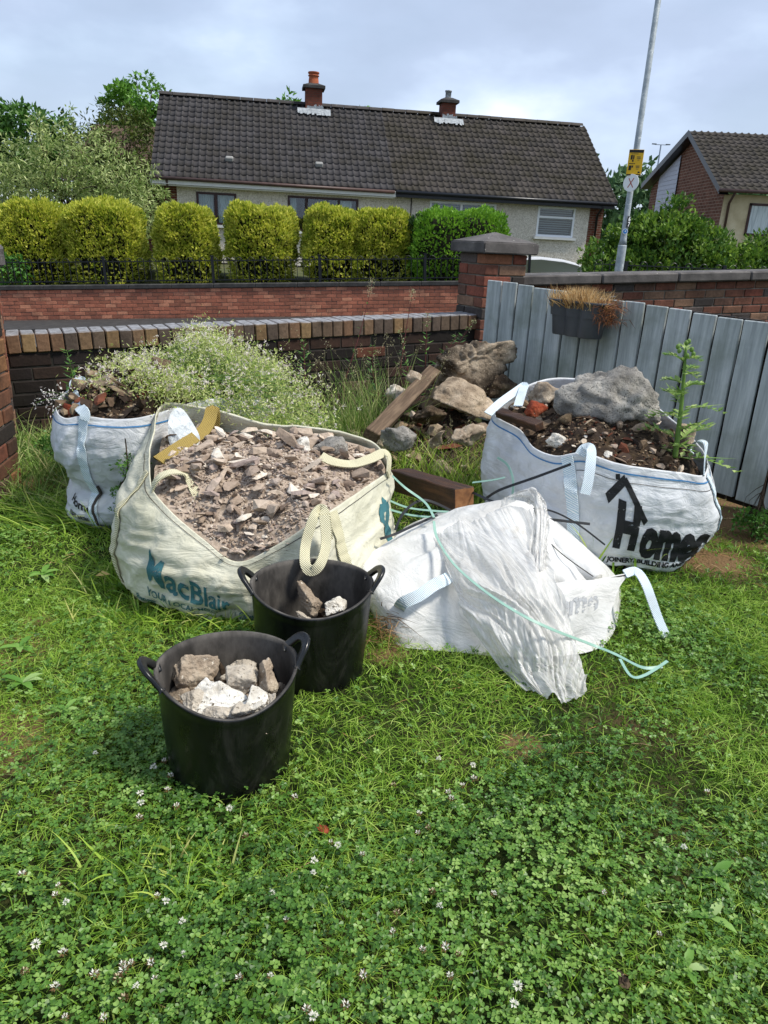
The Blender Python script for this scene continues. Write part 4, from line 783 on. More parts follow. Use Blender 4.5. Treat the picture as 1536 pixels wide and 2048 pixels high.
class Bag:
    def __init__(s, name, label, rings, mat, seed, N=260, M=70, wr=1., inner=.42, hz=1., cat='rubble bag'):
        s.t = thing(name, label, cat); G = np.stack([spline(r, N, True) for r in rings],0); G = np.stack([spline(G[:,j], M) for j in range(N)],1); Nn = gnormals(G, True); v = np.linspace(0,1,M)[:,None]; fade = np.clip((1-v)*6,.25,1)
        A = G*np.array([2.2,2.2,15]); crease = 1-np.abs(fbm(A+seed,1.1,3,seed)); low = np.clip(1.25-v*1.1,.25,1)
        dg_ = G@np.array([[.8,.3,.5],[-.3,.8,.2],[-.9,.1,.7]]).T; fold = 1-np.abs(vn(dg_*np.array([2,2,11])+3,1.,seed+8)); z2 = 1-np.abs(vn(G*np.array([5,5,3]),1.5,seed+3))
        D = (.018*hz*low*(crease-.75)+.015*(fold-.6)+.014*(z2-.6)+.004*fbm(G,22,3,seed+6)+.020*paper(G,seed+40,4.))*wr*fade; G = G+Nn*D[...,None]; s.G = G; s.N = gnormals(G,True); s.M, s.Nn = M, N
        k = int(M*inner); innr = (G[::-1]-s.N[::-1]*.007)[:k]; hem = G[-1]+s.N[-1]*-.003+np.array([0,0,.006]); A = np.concatenate([G, hem[None], innr],0)
        s.mesh = fmesh(name+'_cloth', A.reshape(-1,3), grid_faces(len(A),N,True), mat, True); s.body = obj('bag_body', s.mesh, s.t)
    def at(s, u, v, off=.003):
        u = (np.asarray(u,float) % 1)*s.Nn; v = np.clip(np.asarray(v,float),0,1)*(s.M-1); i = np.clip(np.floor(v).astype(int),0,s.M-2); j = np.floor(u).astype(int) % s.Nn; j2 = (j+1) % s.Nn; a = (v-i)[...,None]; b = (u-np.floor(u))[...,None]
        f = lambda X: (X[i,j]*(1-b)+X[i,j2]*b)*(1-a)+(X[i+1,j]*(1-b)+X[i+1,j2]*b)*a
        n = unit(f(s.N)); return f(s.G)+n*off, n
    def ring_strip(s, name, v0, v1, mat, off=.003, u0=0., u1=1., thick=1):
        n = int(260*(u1-u0))+2; u = np.linspace(u0,u1,n); a,_ = s.at(u,np.full(n,v0),off); b,_ = s.at(u,np.full(n,v1),off); return obj(name, fmesh(name, np.concatenate([a,b]), np.array([[i,i+1,n+i+1,n+i] for i in range(n-1)]), mat), s.t)
    def seam(s, name, u, v0, v1, w, mat, off=.005, du=0., wob=.0):
        v = np.linspace(v0,v1,40); uu = u+du*np.linspace(0,1,40)+wob*np.sin(np.linspace(0,9,40)); P,n = s.at(uu,v,off); return strap(name, s.t, P, n, w, mat, .005, 80)
    def text(s, body, size, u0, v0, mat, name='print', off=.0, sx=1., sy=1., align='LEFT', slope=0., shear=0., step=.012, sp=1.):
        me = textmesh(body, size, mat, name, off, 0, align, shear, sp); s.wrap(me, u0, v0, mat, name, sx, sy, slope, step)
    def wrap(s, me, u0, v0, mat, name, sx=1., sy=1., slope=0., step=.012):
        bm = bmesh.new(); bm.from_mesh(me); xs = [v.co.x for v in bm.verts]; ys = [v.co.y for v in bm.verts]
        for x in np.arange(min(xs)+step, max(xs), step): bmesh.ops.bisect_plane(bm, geom=bm.verts[:]+bm.edges[:]+bm.faces[:], plane_co=(x,0,0), plane_no=(1,0,0))
        for y in np.arange(min(ys)+step, max(ys), step): bmesh.ops.bisect_plane(bm, geom=bm.verts[:]+bm.edges[:]+bm.faces[:], plane_co=(0,y,0), plane_no=(0,1,0))
        bmesh.ops.triangulate(bm, faces=bm.faces[:]); X = np.array([v.co.x for v in bm.verts])*sx; Y = np.array([v.co.y for v in bm.verts])*sy+X*slope
        r = s.G[int(v0*(s.M-1))]; per = np.linalg.norm(np.roll(r,-1,0)-r,axis=1).sum(); c = s.G[:,int((u0 % 1)*s.Nn)]; hgt = np.linalg.norm(np.diff(c,axis=0),axis=1).sum()
        P,_ = s.at(u0+X/per, v0+Y/hgt, .0028)
        for v, p in zip(bm.verts, P): v.co = Vector(p)
        bm.to_mesh(me); bm.free(); obj(name, me, s.t)
    def edge(s, drop, inset=.012): 
        e = s.G[-1]-s.N[-1]*inset; e = e.copy(); e[:,2] -= drop; c = e.mean(0); e[:,:2] = c[:2]+(e[:,:2]-c[:2])*.985; return e
M_soil = noisy('rubble_soil', ['#7a6a5c','#9a8a7a','#b7a797','#857566'], 30, .95, 90, .9, .01, kind='pos'); M_soild = noisy('dark_soil', ['#1f1712','#362a20','#54442f'], 26, .95, 80, .9, .01, kind='pos')
def chipmat(name, cols, attr, whites=True):
    m = Mat(name); k = len(cols); pos = m.coord('pos'); col = m.ramp(m.rand(attr), [(i/k,H(c)) for i,c in enumerate(cols)], True); nz = m.noise(pos,55,6,.7)
    col = m.mix(1.,col,m.ramp(nz,[(.25,(.6,.58,.55,1)),(.75,(1.25,1.22,1.2,1))]),'MULTIPLY'); return m.done(col,.95,m.bump(nz,.8,.006),.2)
RUB = ['#9d8d7e','#b6a695','#ab9c8d','#8b7b6d','#c4b6a5','#a79789','#bdae9e','#958473','#aea094','#d6cdc0','#9f8f81','#7a6a5d','#a1928a','#b4a597']; DRK = ['#5a4b3d','#6b5a49','#483a2f','#7d6a55','#8f7d67','#382f28','#9a8b77','#6a4030']
M_chip = chipmat('rubble_chip', RUB, False); M_chipa = chipmat('rubble_chip_small', RUB, True); M_chipd = chipmat('dark_rubble', DRK, False); M_chipda = chipmat('dark_rubble_small', DRK, True)
HULL = {}
def hulls(key, mat): 
    if key not in HULL: HULL[key] = [hull_mesh('stone_%s_%d'%(key,i), 100+i, mat, f, 12) for i, f in enumerate((.55,.4,.7,.3,.6,.45,.25,.5))]
    return HULL[key]
class Heap:
    def __init__(s, name, label, edge, zc, seed, mat, rough=.02, rows=46, pw=2., cxy=None):
        N = len(edge); c = edge.mean(0); 
        if cxy is not None: c[:2] = cxy
        S_ = np.linspace(0.02,1,rows)[:,None,None]; G = np.repeat(edge[None],rows,0).copy(); G[:,:,:2] = c[:2]+(edge[None,:,:2]-c[:2])*S_; w = S_[...,0]**pw; G[:,:,2] = edge[None,:,2]*w+zc*(1-w)
        G[:,:,2] += (fbm(G,9,4,seed)*rough+fbm(G,40,2,seed+2)*rough*.35)*np.clip((1-S_[...,0])*8,.0,1); s.G = G; s.t = thing(name,label,'rubble'); o = obj('soil', fmesh('soil', G.reshape(-1,3), grid_faces(rows,N,True), mat, True), s.t); o['kind'] = 'stuff'; s.rng = np.random.default_rng(seed); s.rows, s.N = rows, N
    def pick(s, n, smin=0., smax=.97):
        r = np.sqrt(s.rng.uniform(smin**2,smax**2,n)); i = np.clip((r*(s.rows-1)).astype(int),0,s.rows-1); j = s.rng.integers(0,s.N,n); return s.G[i,j]
    def stones(s, n, a, b, key, mat, smin=0., smax=.95, sink=.25, flat=1.):
        hs = hulls(key, mat)
        for p in s.pick(n,smin,smax):
            z = s.rng.uniform(0,1)**2*(b-a)+a; e = s.rng.uniform(.6,1.25,3)*[1.15,.85,.85*flat]; obj('stone', hs[s.rng.integers(0,len(hs))], s.t, p+[0,0,z*.2*(1-sink)], (s.rng.normal()*.4,s.rng.normal()*.4,s.rng.uniform(0,6.3)), tuple(z*e))
    def chips(s, n, a, b, key, mat, mata, smax=.97):
        hs = hulls(key, mat); H_ = [(np.array([v.co for v in h.vertices]), np.array([list(f.vertices) for f in h.polygons])) for h in hs]; VV=[]; FF=[]; RR=[]; o = 0
        for p in s.pick(n,0,smax):
            V,F = H_[s.rng.integers(0,len(H_))]; q = Matrix.Rotation(s.rng.uniform(0,6.3),3,'Z') @ Matrix.Rotation(s.rng.normal()*.6,3,'X'); V = (V*s.rng.uniform(a,b)*s.rng.uniform(.6,1.3,3))@np.array(q).T+p+[0,0,.002]; VV.append(V); FF.append(F+o); RR.append(np.full(len(F),s.rng.random())); o += len(V)
        c = obj('chippings', fmesh('chippings', np.concatenate(VV), np.concatenate(FF), mata, False, np.concatenate(RR)), s.t); c['kind'] = 'stuff'
def scale_ring(rim, c, s, z, dz=0.): r = np.array(rim,float).copy(); r[:,:2] = np.array(c)+(r[:,:2]-np.array(c))*s; r[:,2] = z; return r
# ---- cream bag with brown rubble (front)
rimB = [(-1.001,3.250,0.572),(-0.947,2.900,0.527),(-0.849,2.520,0.473),(-0.773,2.420,0.405),(-0.622,2.360,0.302),(-0.500,2.330,0.235),(-0.367,2.340,0.297),(-0.216,2.380,0.396),(-0.081,2.650,0.415),(0.016,2.950,0.412),(-0.037,3.120,0.460),(-0.174,3.170,0.497),(-0.376,3.200,0.514),(-0.543,3.220,0.512),(-0.776,3.250,0.555)]
baseB = [(-.99,3.2,0),(-.94,2.85,0),(-.86,2.5,0),(-.76,2.43,0),(-.62,2.37,0),(-.48,2.355,0),(-.33,2.37,0),(-.16,2.39,0),(-.03,2.68,0),(.03,2.97,0),(-.02,3.16,0),(-.18,3.24,0),(-.38,3.26,0),(-.56,3.26,0),(-.8,3.25,0)]
m1B = [(-1.05,3.24,.12),(-1.06,2.82,.12),(-.97,2.5,.08),(-.8,2.36,.06),(-.62,2.32,.05),(-.48,2.305,.045),(-.33,2.32,.05),(-.14,2.34,.06),(.0,2.65,.12),(.05,2.96,.12),(.0,3.17,.12),(-.17,3.29,.12),(-.38,3.31,.12),(-.56,3.31,.12),(-.8,3.31,.12)]
m2B = [(-1.05,3.27,.36),(-1.045,2.85,.34),(-.955,2.48,.30),(-.79,2.35,.25),(-.62,2.30,.185),(-.495,2.285,.15),(-.355,2.30,.185),(-.17,2.33,.24),(-.035,2.65,.28),(.035,2.95,.28),(-.01,3.15,.3),(-.17,3.26,.32),(-.38,3.29,.33),(-.55,3.3,.33),(-.79,3.3,.36)]
bB = Bag('cream_bulk_bag', 'cream bulk bag overfilled with brown rubble, teal lettering on its front', [baseB,m1B,m2B,rimB], M_bagc, 3, wr=1.45, hz=.8)
K = 15
dropB = np.interp((np.arange(260)/260*K) % K, [0,1,2,3,4,5,6,7,8,9,10,11,12,13,14,15], [.13,.09,.04,.01,.0,-.004,.0,.015,.015,.015,.02,.025,.03,.05,.09,.13])
hB = Heap('rubble_heap', 'heap of grey-brown broken render and stones filling the cream bag', bB.edge(dropB), .47, 4, M_soil, .022, cxy=(-.46,2.78)); hB.stones(175,.05,.13,'b',M_chip,0,.92,-.6,.8); hB.stones(120,.025,.055,'b',M_chip,.0,.97,-.5); hB.chips(5200,.008,.026,'b',M_chip,M_chipa)
rock('rubble_lump', 'rough grey lump at the back rim of the cream bag', 'rock', (-0.223,3.020,0.478), (.19,.12,.12), 21, 'grey', (.2,.1,.4), 4)
rock('rubble_lump', 'white mortar-crusted stone beside the lump in the cream bag', 'rock', (-0.356,2.980,0.482), (.11,.08,.11), 22, 'white', (.3,.5,.2), 4)
bB.text('MacBlair', .128, 2.86/K, .57, M_printt, 'brand_lettering', .0028, 1.05, 1., 'LEFT', -.12)
bB.text('YOUR LOCAL MERCHANT', .040, 2.86/K, .40, M_printt, 'slogan', .0008, 1.0, 1., 'LEFT', -.08, 0, .014)
for i, (tx) in enumerate(['Bangor','T. 028 9127 1792','Belfast Boucher','T. 028 9066 4379','Trust Drive']): bB.text(tx, .030 if i % 2 else .034, (2.62+.05*i)/K, .335-.058*i, M_printt, 'address_line', .0008, 1., 1., 'LEFT', -.1, 0, .014)
for i, tx in enumerate(['Cookstown','T. 028 8676 2297']): bB.text(tx, .032, 4.75/K, .34-.08*i, M_printt, 'address_line', .0006, 1., 1., 'LEFT', -.02, 0, .014)
lg = MB(); a = np.linspace(0,2*math.pi,28,endpoint=False); rr = .075*(1+.18*np.sin(3*a+.4)+.12*np.sin(5*a)+.08*np.sin(9*a)); lg.add([(q*math.cos(t)*.75,q*math.sin(t)*1.3,0) for q,t in zip(rr,a)], [tuple(range(28))]); me = lg.mesh('map_logo', M_printt); bB.wrap(me, 8.45/K, .58, M_printt, 'map_logo')
bB.text('J', .09, 8.3/K, .60, M_bagc, 'logo_letter', .004, 1, 1, 'LEFT'); 
bB.ring_strip('rim_stitching', .935, .942, M_stitchk, .003)
# webbing loops of the cream bag
strap('lifting_strap', bB.t, [(-0.789,3.220,0.427),(-0.774,3.220,0.530),(-0.779,3.210,0.571),(-0.782,3.160,0.528),(-0.799,3.080,0.493),(-0.846,2.920,0.474),(-0.891,2.780,0.451)], [(.0,-.8,.3),(0,-.8,.5),(0,-.5,1),(.3,-.7,.7),(.3,-.7,.8),(.3,-.6,.9),(.4,-.5,.9)], .055, M_strapy, .006)
bB.seam('webbing', 2.05/K, .02, .99, .045, M_strapc, .006, -.012); bB.seam('webbing', 7.2/K, .3, 1, .05, M_strapc, .005)
strap('lifting_strap', bB.t, [(-0.827,2.460,0.432),(-0.792,2.460,0.489),(-0.747,2.500,0.499),(-0.713,2.540,0.467),(-0.662,2.500,0.398),(-0.590,2.490,0.338),(-0.535,2.500,0.316)], [(-.6,-.6,.5),(-.3,-.3,.9),(0,-.3,1),(.2,-.3,1),(.4,-.6,.7),(.2,-.6,.9),(.2,-.5,1)], .036, M_strapc, .006)
strap('lifting_strap', bB.t, [(-0.184,2.300,0.349),(-0.196,2.310,0.434),(-0.213,2.330,0.447),(-0.231,2.290,0.431),(-0.252,2.250,0.357),(-0.249,2.200,0.307),(-0.228,2.190,0.283),(-0.200,2.200,0.304),(-0.186,2.255,0.358),(-0.198,2.300,0.438)], [(.3,-1,.1)]*10, .034, M_strapc, .006, 90)
strap('lifting_strap', bB.t, [(-0.260,2.830,0.488),(-0.207,2.820,0.469),(-0.135,2.850,0.455),(-0.067,2.900,0.465),(-0.011,2.950,0.479),(0.010,2.930,0.456),(0.009,2.860,0.413)], [(.0,-.5,.9),(0,-.5,.9),(0,-.5,.9),(.2,-.5,.8),(.5,-.4,.8),(.9,-.4,.2),(.9,-.4,0)], .042, M_strapc, .006)
me = fmesh('liner_flap', spline([(-0.933,3.080,0.555),(-0.904,3.150,0.584),(-0.839,3.100,0.533),(-0.789,3.020,0.474),(-0.835,2.950,0.441),(-0.911,3.000,0.456)],24,True), [tuple(range(24))], noisy('liner_plastic',['#aeb4b6','#cfd4d4','#e2e5e4'],20,.35,25,.9,.03)); obj('liner_flap', me, bB.t)
# ---- white bag on the left
rimA = [(-1.481,3.220,0.535),(-1.401,3.120,0.517),(-1.311,3.100,0.534),(-1.201,3.090,0.529),(-1.110,3.100,0.531),(-1.021,3.150,0.543),(-0.845,3.400,0.567),(-0.648,3.600,0.538),(-0.720,3.860,0.561),(-1.143,3.920,0.567),(-1.441,3.750,0.557),(-1.499,3.600,0.581),(-1.531,3.420,0.556)]
cA = (-1.06,3.5); bA = Bag('white_bulk_bag', 'white bulk bag under the flowering weeds, pinched near its foot', [scale_ring(rimA,cA,.86,0),scale_ring(rimA,cA,.97,.06),scale_ring(rimA,cA,.98,.13),scale_ring(rimA,cA,.92,.19),scale_ring(rimA,cA,1.0,.27),scale_ring(rimA,cA,1.06,.37),scale_ring(rimA,cA,1.05,.46),rimA], M_bagw, 13, wr=1.0, hz=1.3)
bA.ring_strip('rim_stitching', .925, .935, M_stitch, .003); bA.seam('webbing', 2.0/13, .0, .98, .04, M_strapb, .006, .006, .004); bA.seam('seam_stitching', 2.12/13, .0, .5, .012, M_stitchk, .009, .006, .006)
strap('lifting_strap', bA.t, [(-1.297,3.080,0.526),(-1.294,3.090,0.555),(-1.335,3.140,0.566),(-1.421,3.300,0.573),(-1.476,3.420,0.606),(-1.473,3.450,0.619),(-1.451,3.470,0.612),(-1.463,3.500,0.544)], [(-.2,-1,0),(-.2,-1,.2),(-.3,-.6,.8),(-.4,-.6,.6),(-.3,-.9,.3),(-.2,-.6,.8),(0,-.9,.4),(0,-1,.1)], .045, M_strapb, .005)
strap('lifting_strap', bA.t, [(-0.737,3.750,0.606),(-0.693,3.620,0.569),(-0.645,3.540,0.521)], [(.2,-1,.4)]*3, .045, M_strapb, .005)
bA.text('Home', .11, .6/13, .33, M_printk, 'crumpled_lettering', .003, 1., .6, 'LEFT', -.22); bA.text('JOINERY, BUILDING', .03, .75/13, .2, M_printk, 'crumpled_slogan', .001, .8, 1., 'LEFT', -.16, 0, .014)
hA = Heap('rubble_heap', 'dark soil, brick bits and stones filling the white bag under the weeds', bA.edge(.03), .67, 14, M_soild, .03); hA.stones(90,.05,.13,'d',M_chipd,.2,.95,-.5); hA.chips(1200,.008,.03,'d',M_chipd,M_chipda)
rock('brick_piece', 'orange-red brick piece lying in the white bag', 'brick', (-1.291,3.280,0.579), (.13,.09,.075), 31, 'red', (.2,.3,.6), 4, 9, .03, 30); rock('brick_piece', 'small red brick lump at the corner of the white bag', 'brick', (-1.405,3.200,0.525), (.075,.06,.08), 32, 'red', (.3,.2,.2), 3, 9, .03, 30)
rock('slate_piece', 'flat olive-brown stone leaning in the white bag', 'rock', (-1.104,3.300,0.570), (.10,.045,.12), 33, 'dark', (.3,.4,.2), 4, 10, .03, 26); rock('pale_stone', 'pale cracked stone beside the flat stone in the white bag', 'rock', (-0.996,3.400,0.585), (.10,.08,.09), 34, 'tan', (.3,.1,.9), 4)
# ---- white printed bag on the right
rimC = [(0.505,3.500,0.540),(0.605,3.320,0.511),(0.645,3.180,0.470),(0.718,3.060,0.467),(0.812,2.980,0.507),(0.945,2.930,0.483),(1.079,2.920,0.469),(1.212,2.940,0.454),(1.342,3.000,0.436),(1.433,3.300,0.476),(1.273,3.600,0.614),(1.042,3.800,0.668),(0.880,3.860,0.670),(0.746,3.820,0.648),(0.580,3.700,0.589)]
K2 = 15; baseC = [(.55,3.48,0),(.62,3.3,0),(.69,3.17,0),(.77,3.09,0),(.87,3.03,0),(1.0,2.96,0),(1.14,2.955,0),(1.28,2.99,0),(1.39,3.14,0),(1.42,3.36,0),(1.27,3.66,0),(1.04,3.85,0),(.88,3.9,0),(.74,3.85,0),(.6,3.72,0)]
m1C = [(.49,3.47,.13),(.56,3.27,.13),(.64,3.12,.13),(.74,3.02,.12),(.86,2.95,.07),(1.0,2.915,.06),(1.15,2.91,.06),(1.3,2.95,.06),(1.455,3.06,.12),(1.5,3.36,.14),(1.31,3.7,.14),(1.05,3.91,.14),(.88,3.96,.14),(.71,3.9,.14),(.55,3.74,.14)]
m2C = [(.475,3.49,.34),(.565,3.27,.31),(.65,3.11,.29),(.74,3.01,.28),(.845,2.945,.29),(.98,2.905,.27),(1.13,2.895,.26),(1.29,2.92,.25),(1.435,3.01,.25),(1.49,3.34,.3),(1.31,3.68,.34),(1.05,3.89,.36),(.88,3.94,.36),(.71,3.89,.36),(.545,3.74,.36)]
bC = Bag('printed_bulk_bag', 'white bulk bag with black house logo, piled with concrete and soil by the gate', [baseC,m1C,m2C,rimC], M_bagw, 23, wr=1.1)
bC.ring_strip('rim_stitching', .925, .937, M_stitch, .003); bC.ring_strip('hem_line', .87, .874, M_stitchk, .0025, .25, .56)
bC.seam('webbing', 3.75/K2, .22, .99, .052, M_strapb, .006, -.018); bC.seam('webbing', 8.05/K2, .05, .98, .035, M_strapb, .006)
strap('lifting_strap', bC.t, [(0.796,2.960,0.507),(0.813,2.960,0.538),(0.832,2.940,0.540),(0.828,2.900,0.484),(0.821,2.875,0.417),(0.813,2.865,0.370)], [(-.2,-.9,.3),(-.1,-.6,.8),(.2,-.9,.4),(0,-1,.1),(0,-1,.1),(0,-1,.1)], .042, M_strapb, .005)
strap('lifting_strap', bC.t, [(1.334,2.990,0.434),(1.338,3.020,0.484),(1.356,3.080,0.534),(1.354,3.120,0.548),(1.359,3.200,0.522),(1.383,3.300,0.452),(1.380,3.300,0.393)], [(.9,-.4,0),(.9,-.4,0),(.8,-.3,.4),(0,-.2,1),(-.5,-.3,.8),(-.4,-.9,.3),(-.4,-.9,0)], .045, M_strapb, .005)
strap('lifting_strap', bC.t, [(0.465,3.420,0.561),(0.528,3.500,0.600),(0.611,3.600,0.637),(0.662,3.660,0.658),(0.648,3.600,0.649),(0.608,3.460,0.597)], [(-.3,-.8,.5)]*6, .042, M_strapb, .005)
lg = MB(); hw = .030
for (x0,y0,x1,y1) in ((-.115,-.045,0,.03),(0,.03,.105,-.085)):
    d = Vector((x1-x0,y1-y0)).normalized(); n_ = Vector((-d.y,d.x))*hw*.5; lg.add([(x0-n_.x,y0-n_.y,0),(x1+d.x*.008-n_.x,y1+d.y*.008-n_.y,0),(x1+d.x*.008+n_.x,y1+d.y*.008+n_.y,0),(x0+n_.x,y0+n_.y,0)], [(0,1,2,3)])
lg.add([(-.055,.022,0),(-.028,.022,0),(-.028,.045,0),(-.055,.04,0)],[(0,1,2,3)]); bC.wrap(lg.mesh('roof_logo', M_printk), 5.2/K2, .83, M_printk, 'roof_logo', 1., 1., -.05)
bC.text('H', .205, 4.85/K2, .60, M_printk, 'logo_letter', .014, .95, 1., 'LEFT', -.08, .2); bC.text('omec', .205, 5.60/K2, .53, M_printk, 'logo_lettering', .013, .9, 1., 'LEFT', -.06, .15)
bC.text('JOINERY, BUILDING AND DIY', .044, 4.75/K2, .33, M_printk, 'slogan', .0022, 1.0, 1., 'LEFT', -.03, 0, .014)
dropC = np.interp((np.arange(260)/260*K2) % K2, np.arange(16), [.06,.05,.035,.03,.03,.05,.06,.06,.07,.09,.1,.1,.1,.1,.09,.06])
hC = Heap('rubble_heap', 'dark soil and mixed rubble filling the printed white bag', bC.edge(dropC*.7), .60, 24, M_soild, .03, cxy=(.98,3.42)); hC.stones(95,.03,.10,'d',M_chipd,.1,.95); hC.stones(80,.025,.09,'b',M_chip,.1,.95,-.4); hC.chips(1800,.006,.025,'d',M_chipd,M_chipda)
rock('concrete_lump', 'big rough grey concrete lump on top of the printed bag', 'concrete', (1.028,3.400,0.644), (.54,.38,.37), 41, 'grey', (.1,.25,-.2), 5, 16, .06); rock('earthy_lump', 'brown crumbling underside lump below the grey concrete', 'rock', (1.085,3.300,0.551), (.18,.13,.17), 42, 'dark', (.2,.1,.5), 4, 14, .1)
rock('brick_piece', 'dark red rounded brick lump in the printed bag', 'brick', (0.688,3.450,0.579), (.12,.09,.09), 43, 'red', (.1,.2,.4), 4); rock('mossy_block', 'squarish olive-brown stone block in front of the concrete lump', 'rock', (0.813,3.280,0.607), (.10,.06,.10), 44, 'dark', (.2,.4,.3), 4, 8, .03, 30)
rock('white_stone', 'white speckled stone at the front rim of the printed bag', 'rock', (0.751,3.160,0.508), (.115,.08,.075), 45, 'white', (.2,.1,.2), 4); rock('white_chip', 'small white stone near the middle of the printed bag', 'rock', (0.930,3.020,0.495), (.06,.045,.05), 46, 'white', (.2,.4,.3), 3)
rock('earth_clod', 'brown crumbly clod at the back corner of the printed bag', 'rock', (0.735,3.600,0.616), (.2,.14,.14), 47, 'brown', (.1,.2,.3), 4, 14, .1); rock('rounded_stone', 'rounded pale stone behind the thistle in the printed bag', 'rock', (1.355,3.300,0.529), (.12,.1,.11), 48, 'tan', (.1,.2,.3), 4)
M_wood = noisy('weathered_timber', ['#33271e','#4c3d30','#665444'], 4, .85, 40, .6, .004, cs=(1.2,14,14)); M_wooddk = noisy('wet_timber', ['#20140d','#3a2517','#553822'], 4, .6, 40, .5, .004, cs=(1.2,14,14)); M_woodend = noisy('cut_timber_end', ['#543722','#734d2e','#8a6340'], 22, .8, 60, .4, .003); M_woodpale = noisy('grey_timber', ['#443629','#604f3f','#7d6a55'], 4, .85, 40, .5, .004, cs=(1.2,14,14))
def beam(name, label, a, b, w, h, mat, endm=None, roll=0., seed=0):
    a, b = Vector(a), Vector(b); L = (b-a).length; bm = bmesh.new(); bmesh.ops.create_cube(bm, size=1); rg = random.Random(seed)
    bmesh.ops.subdivide_edges(bm, edges=[e for e in bm.edges if abs((e.verts[0].co-e.verts[1].co).x) > .5], cuts=6)
    for v in bm.verts: v.co = Vector((v.co.x*L+(rg.uniform(-.01,.01) if abs(v.co.x)>.49 else 0), v.co.y*w+rg.uniform(-.003,.003), v.co.z*h+rg.uniform(-.003,.003)))
    bmesh.ops.bevel(bm, geom=[e for e in bm.edges if e.calc_face_angle(0) > .9], offset=.004, segments=1, affect='EDGES')
    me = bpy.data.meshes.new(name); bm.to_mesh(me); bm.free(); me.materials.append(mat)
    if endm:
        me.materials.append(endm)
        for f in me.polygons:
            if f.normal.x > .9 and f.center.x > L*.45: f.material_index = 1
    q = (b-a).to_track_quat('X','Z'); o = obj(name, me, None, (a+b)/2); o.rotation_euler = (q.to_matrix() @ Matrix.Rotation(roll,3,'X')).to_euler(); return tag(o, label, 'timber')
beam('timber_scrap', 'dark rotten plank end sticking over the printed bag rim', (0.520,3.420,0.568), (0.664,3.200,0.564), .05, .035, M_wooddk, None, .3, 1); beam('timber_scrap', 'thin whitish lath lying in the printed bag', (0.618,3.260,0.512), (0.767,3.360,0.561), .03, .02, M_woodpale, None, .2, 2); beam('timber_scrap', 'black wet timber stub at the front of the printed bag', (0.985,3.020,0.467), (1.122,3.200,0.513), .05, .05, M_wooddk, None, .5, 3)

# ================================================================ rubble tubs
mtb = Mat('black_rubber'); nz = mtb.noise(mtb.coord('Object',(1,1,.3)), 26, 5, .6); sc_ = mtb.ramp(mtb.noise(mtb.coord('Object',(1,1,.5)), 7, 9, .75, 1.),[(.53,(0,0,0,1)),(.70,(.6,.6,.6,1))]); M_tub = mtb.done(mtb.mix(sc_, mtb.ramp(nz,[(.3,H('#070808')),(.75,H('#101111'))]), H('#3a3835')), mtb.ramp(nz,[(.3,(.22,.22,.22,1)),(.7,(.42,.42,.42,1))]), mtb.bump(nz,.15,.004), .45)
M_tubin = noisy('dusty_rubber', ['#1f1e1c','#3a3734','#5c5853','#2a2825'], 8, .8, 60, .3, .003, cs=(1,1,.5))
def tub(name, label, cx, cy, rb, rt, h, ha, sag, seed, tilt=(0,0,0)):
    t = thing(name, label, 'tub', (cx,cy,0), tilt); N = 120; th = np.arange(N)/N*2*math.pi; sg_ = lambda a: np.where(np.sin(a-ha) > 0, sag, 0.)*np.sin(a-ha)**2; rim = h-sg_(th); ov = 1+.05*np.cos(2*(th-ha)); V = []; rows = []
    prof = np.concatenate([np.linspace(0,1,26)])
    for q in prof: rows.append(('o',q))
    G = []
    for q in prof:
        r = (rb+(rt-rb)*q**.85)*ov**q*(1+.006*np.sin(3*th+seed)*q)+(.004 if .955 < q else 0); G.append(np.stack([r*np.cos(th), r*np.sin(th), rim*q],1))
    lip = G[-1].copy(); G[-1][:,2] -= .004; lip[:,2] += .002; G.append(lip); li = lip.copy(); li[:,:2] *= (1-.007/rt); G.append(li)
    for q in prof[::-1][1:]:
        r = (rb+(rt-rb)*q**.85)*ov**q-.006; G.append(np.stack([r*np.cos(th), r*np.sin(th), np.maximum(rim*q,.006)],1))
    G = np.array(G); F = grid_faces(len(G),N,True); mi = np.zeros(len(F),int); mi[26*N:] = 1
    obj('shell', fmesh('tub_shell', G.reshape(-1,3), F, [M_tub,M_tubin], True, None, mi), t)
    obj('floor', fmesh('tub_floor', np.concatenate([[[0,0,.008]], G[-1]+[0,0,.002]]), [(0,i+1,(i+1)%N+1) for i in range(N)], M_tubin), t)
    for s in (0,1):
        a0 = ha+s*math.pi; dl = .24; P = []; Nn = []
        for k in np.linspace(-1,1,15):
            a = a0+dl*k*(1 if abs(k) < .99 else 1.25); up = math.sqrt(max(0,1-k*k)); r = rt*1.05+.030*up**1.1-.002; z = h-float(sg_(np.array(a)))-.010+.046*up; P.append((r*math.cos(a),r*math.sin(a),z))
        P = spline(P,30); nn_ = unit(P*[1,1,0])+np.array([0,0,-.9]); V, F = ribbon(P,nn_,.026,.012,40)
        hd = fmesh('tub_handle', V, F, M_tub, True); ho = obj('handle', hd, t); bv = ho.modifiers.new('round','BEVEL'); bv.width = .004; bv.segments = 3
    return t
tub('rubble_tub', 'black rubber tub of pale broken rocks nearest the camera', -.372, 1.592, .152, .164, .297, R(203), .058, 1)
tub('rubble_tub', 'black rubber tub behind, holding a few stones', -.212, 2.070, .166, .178, .302, R(188), .040, 2)
def tb(px,c): return c
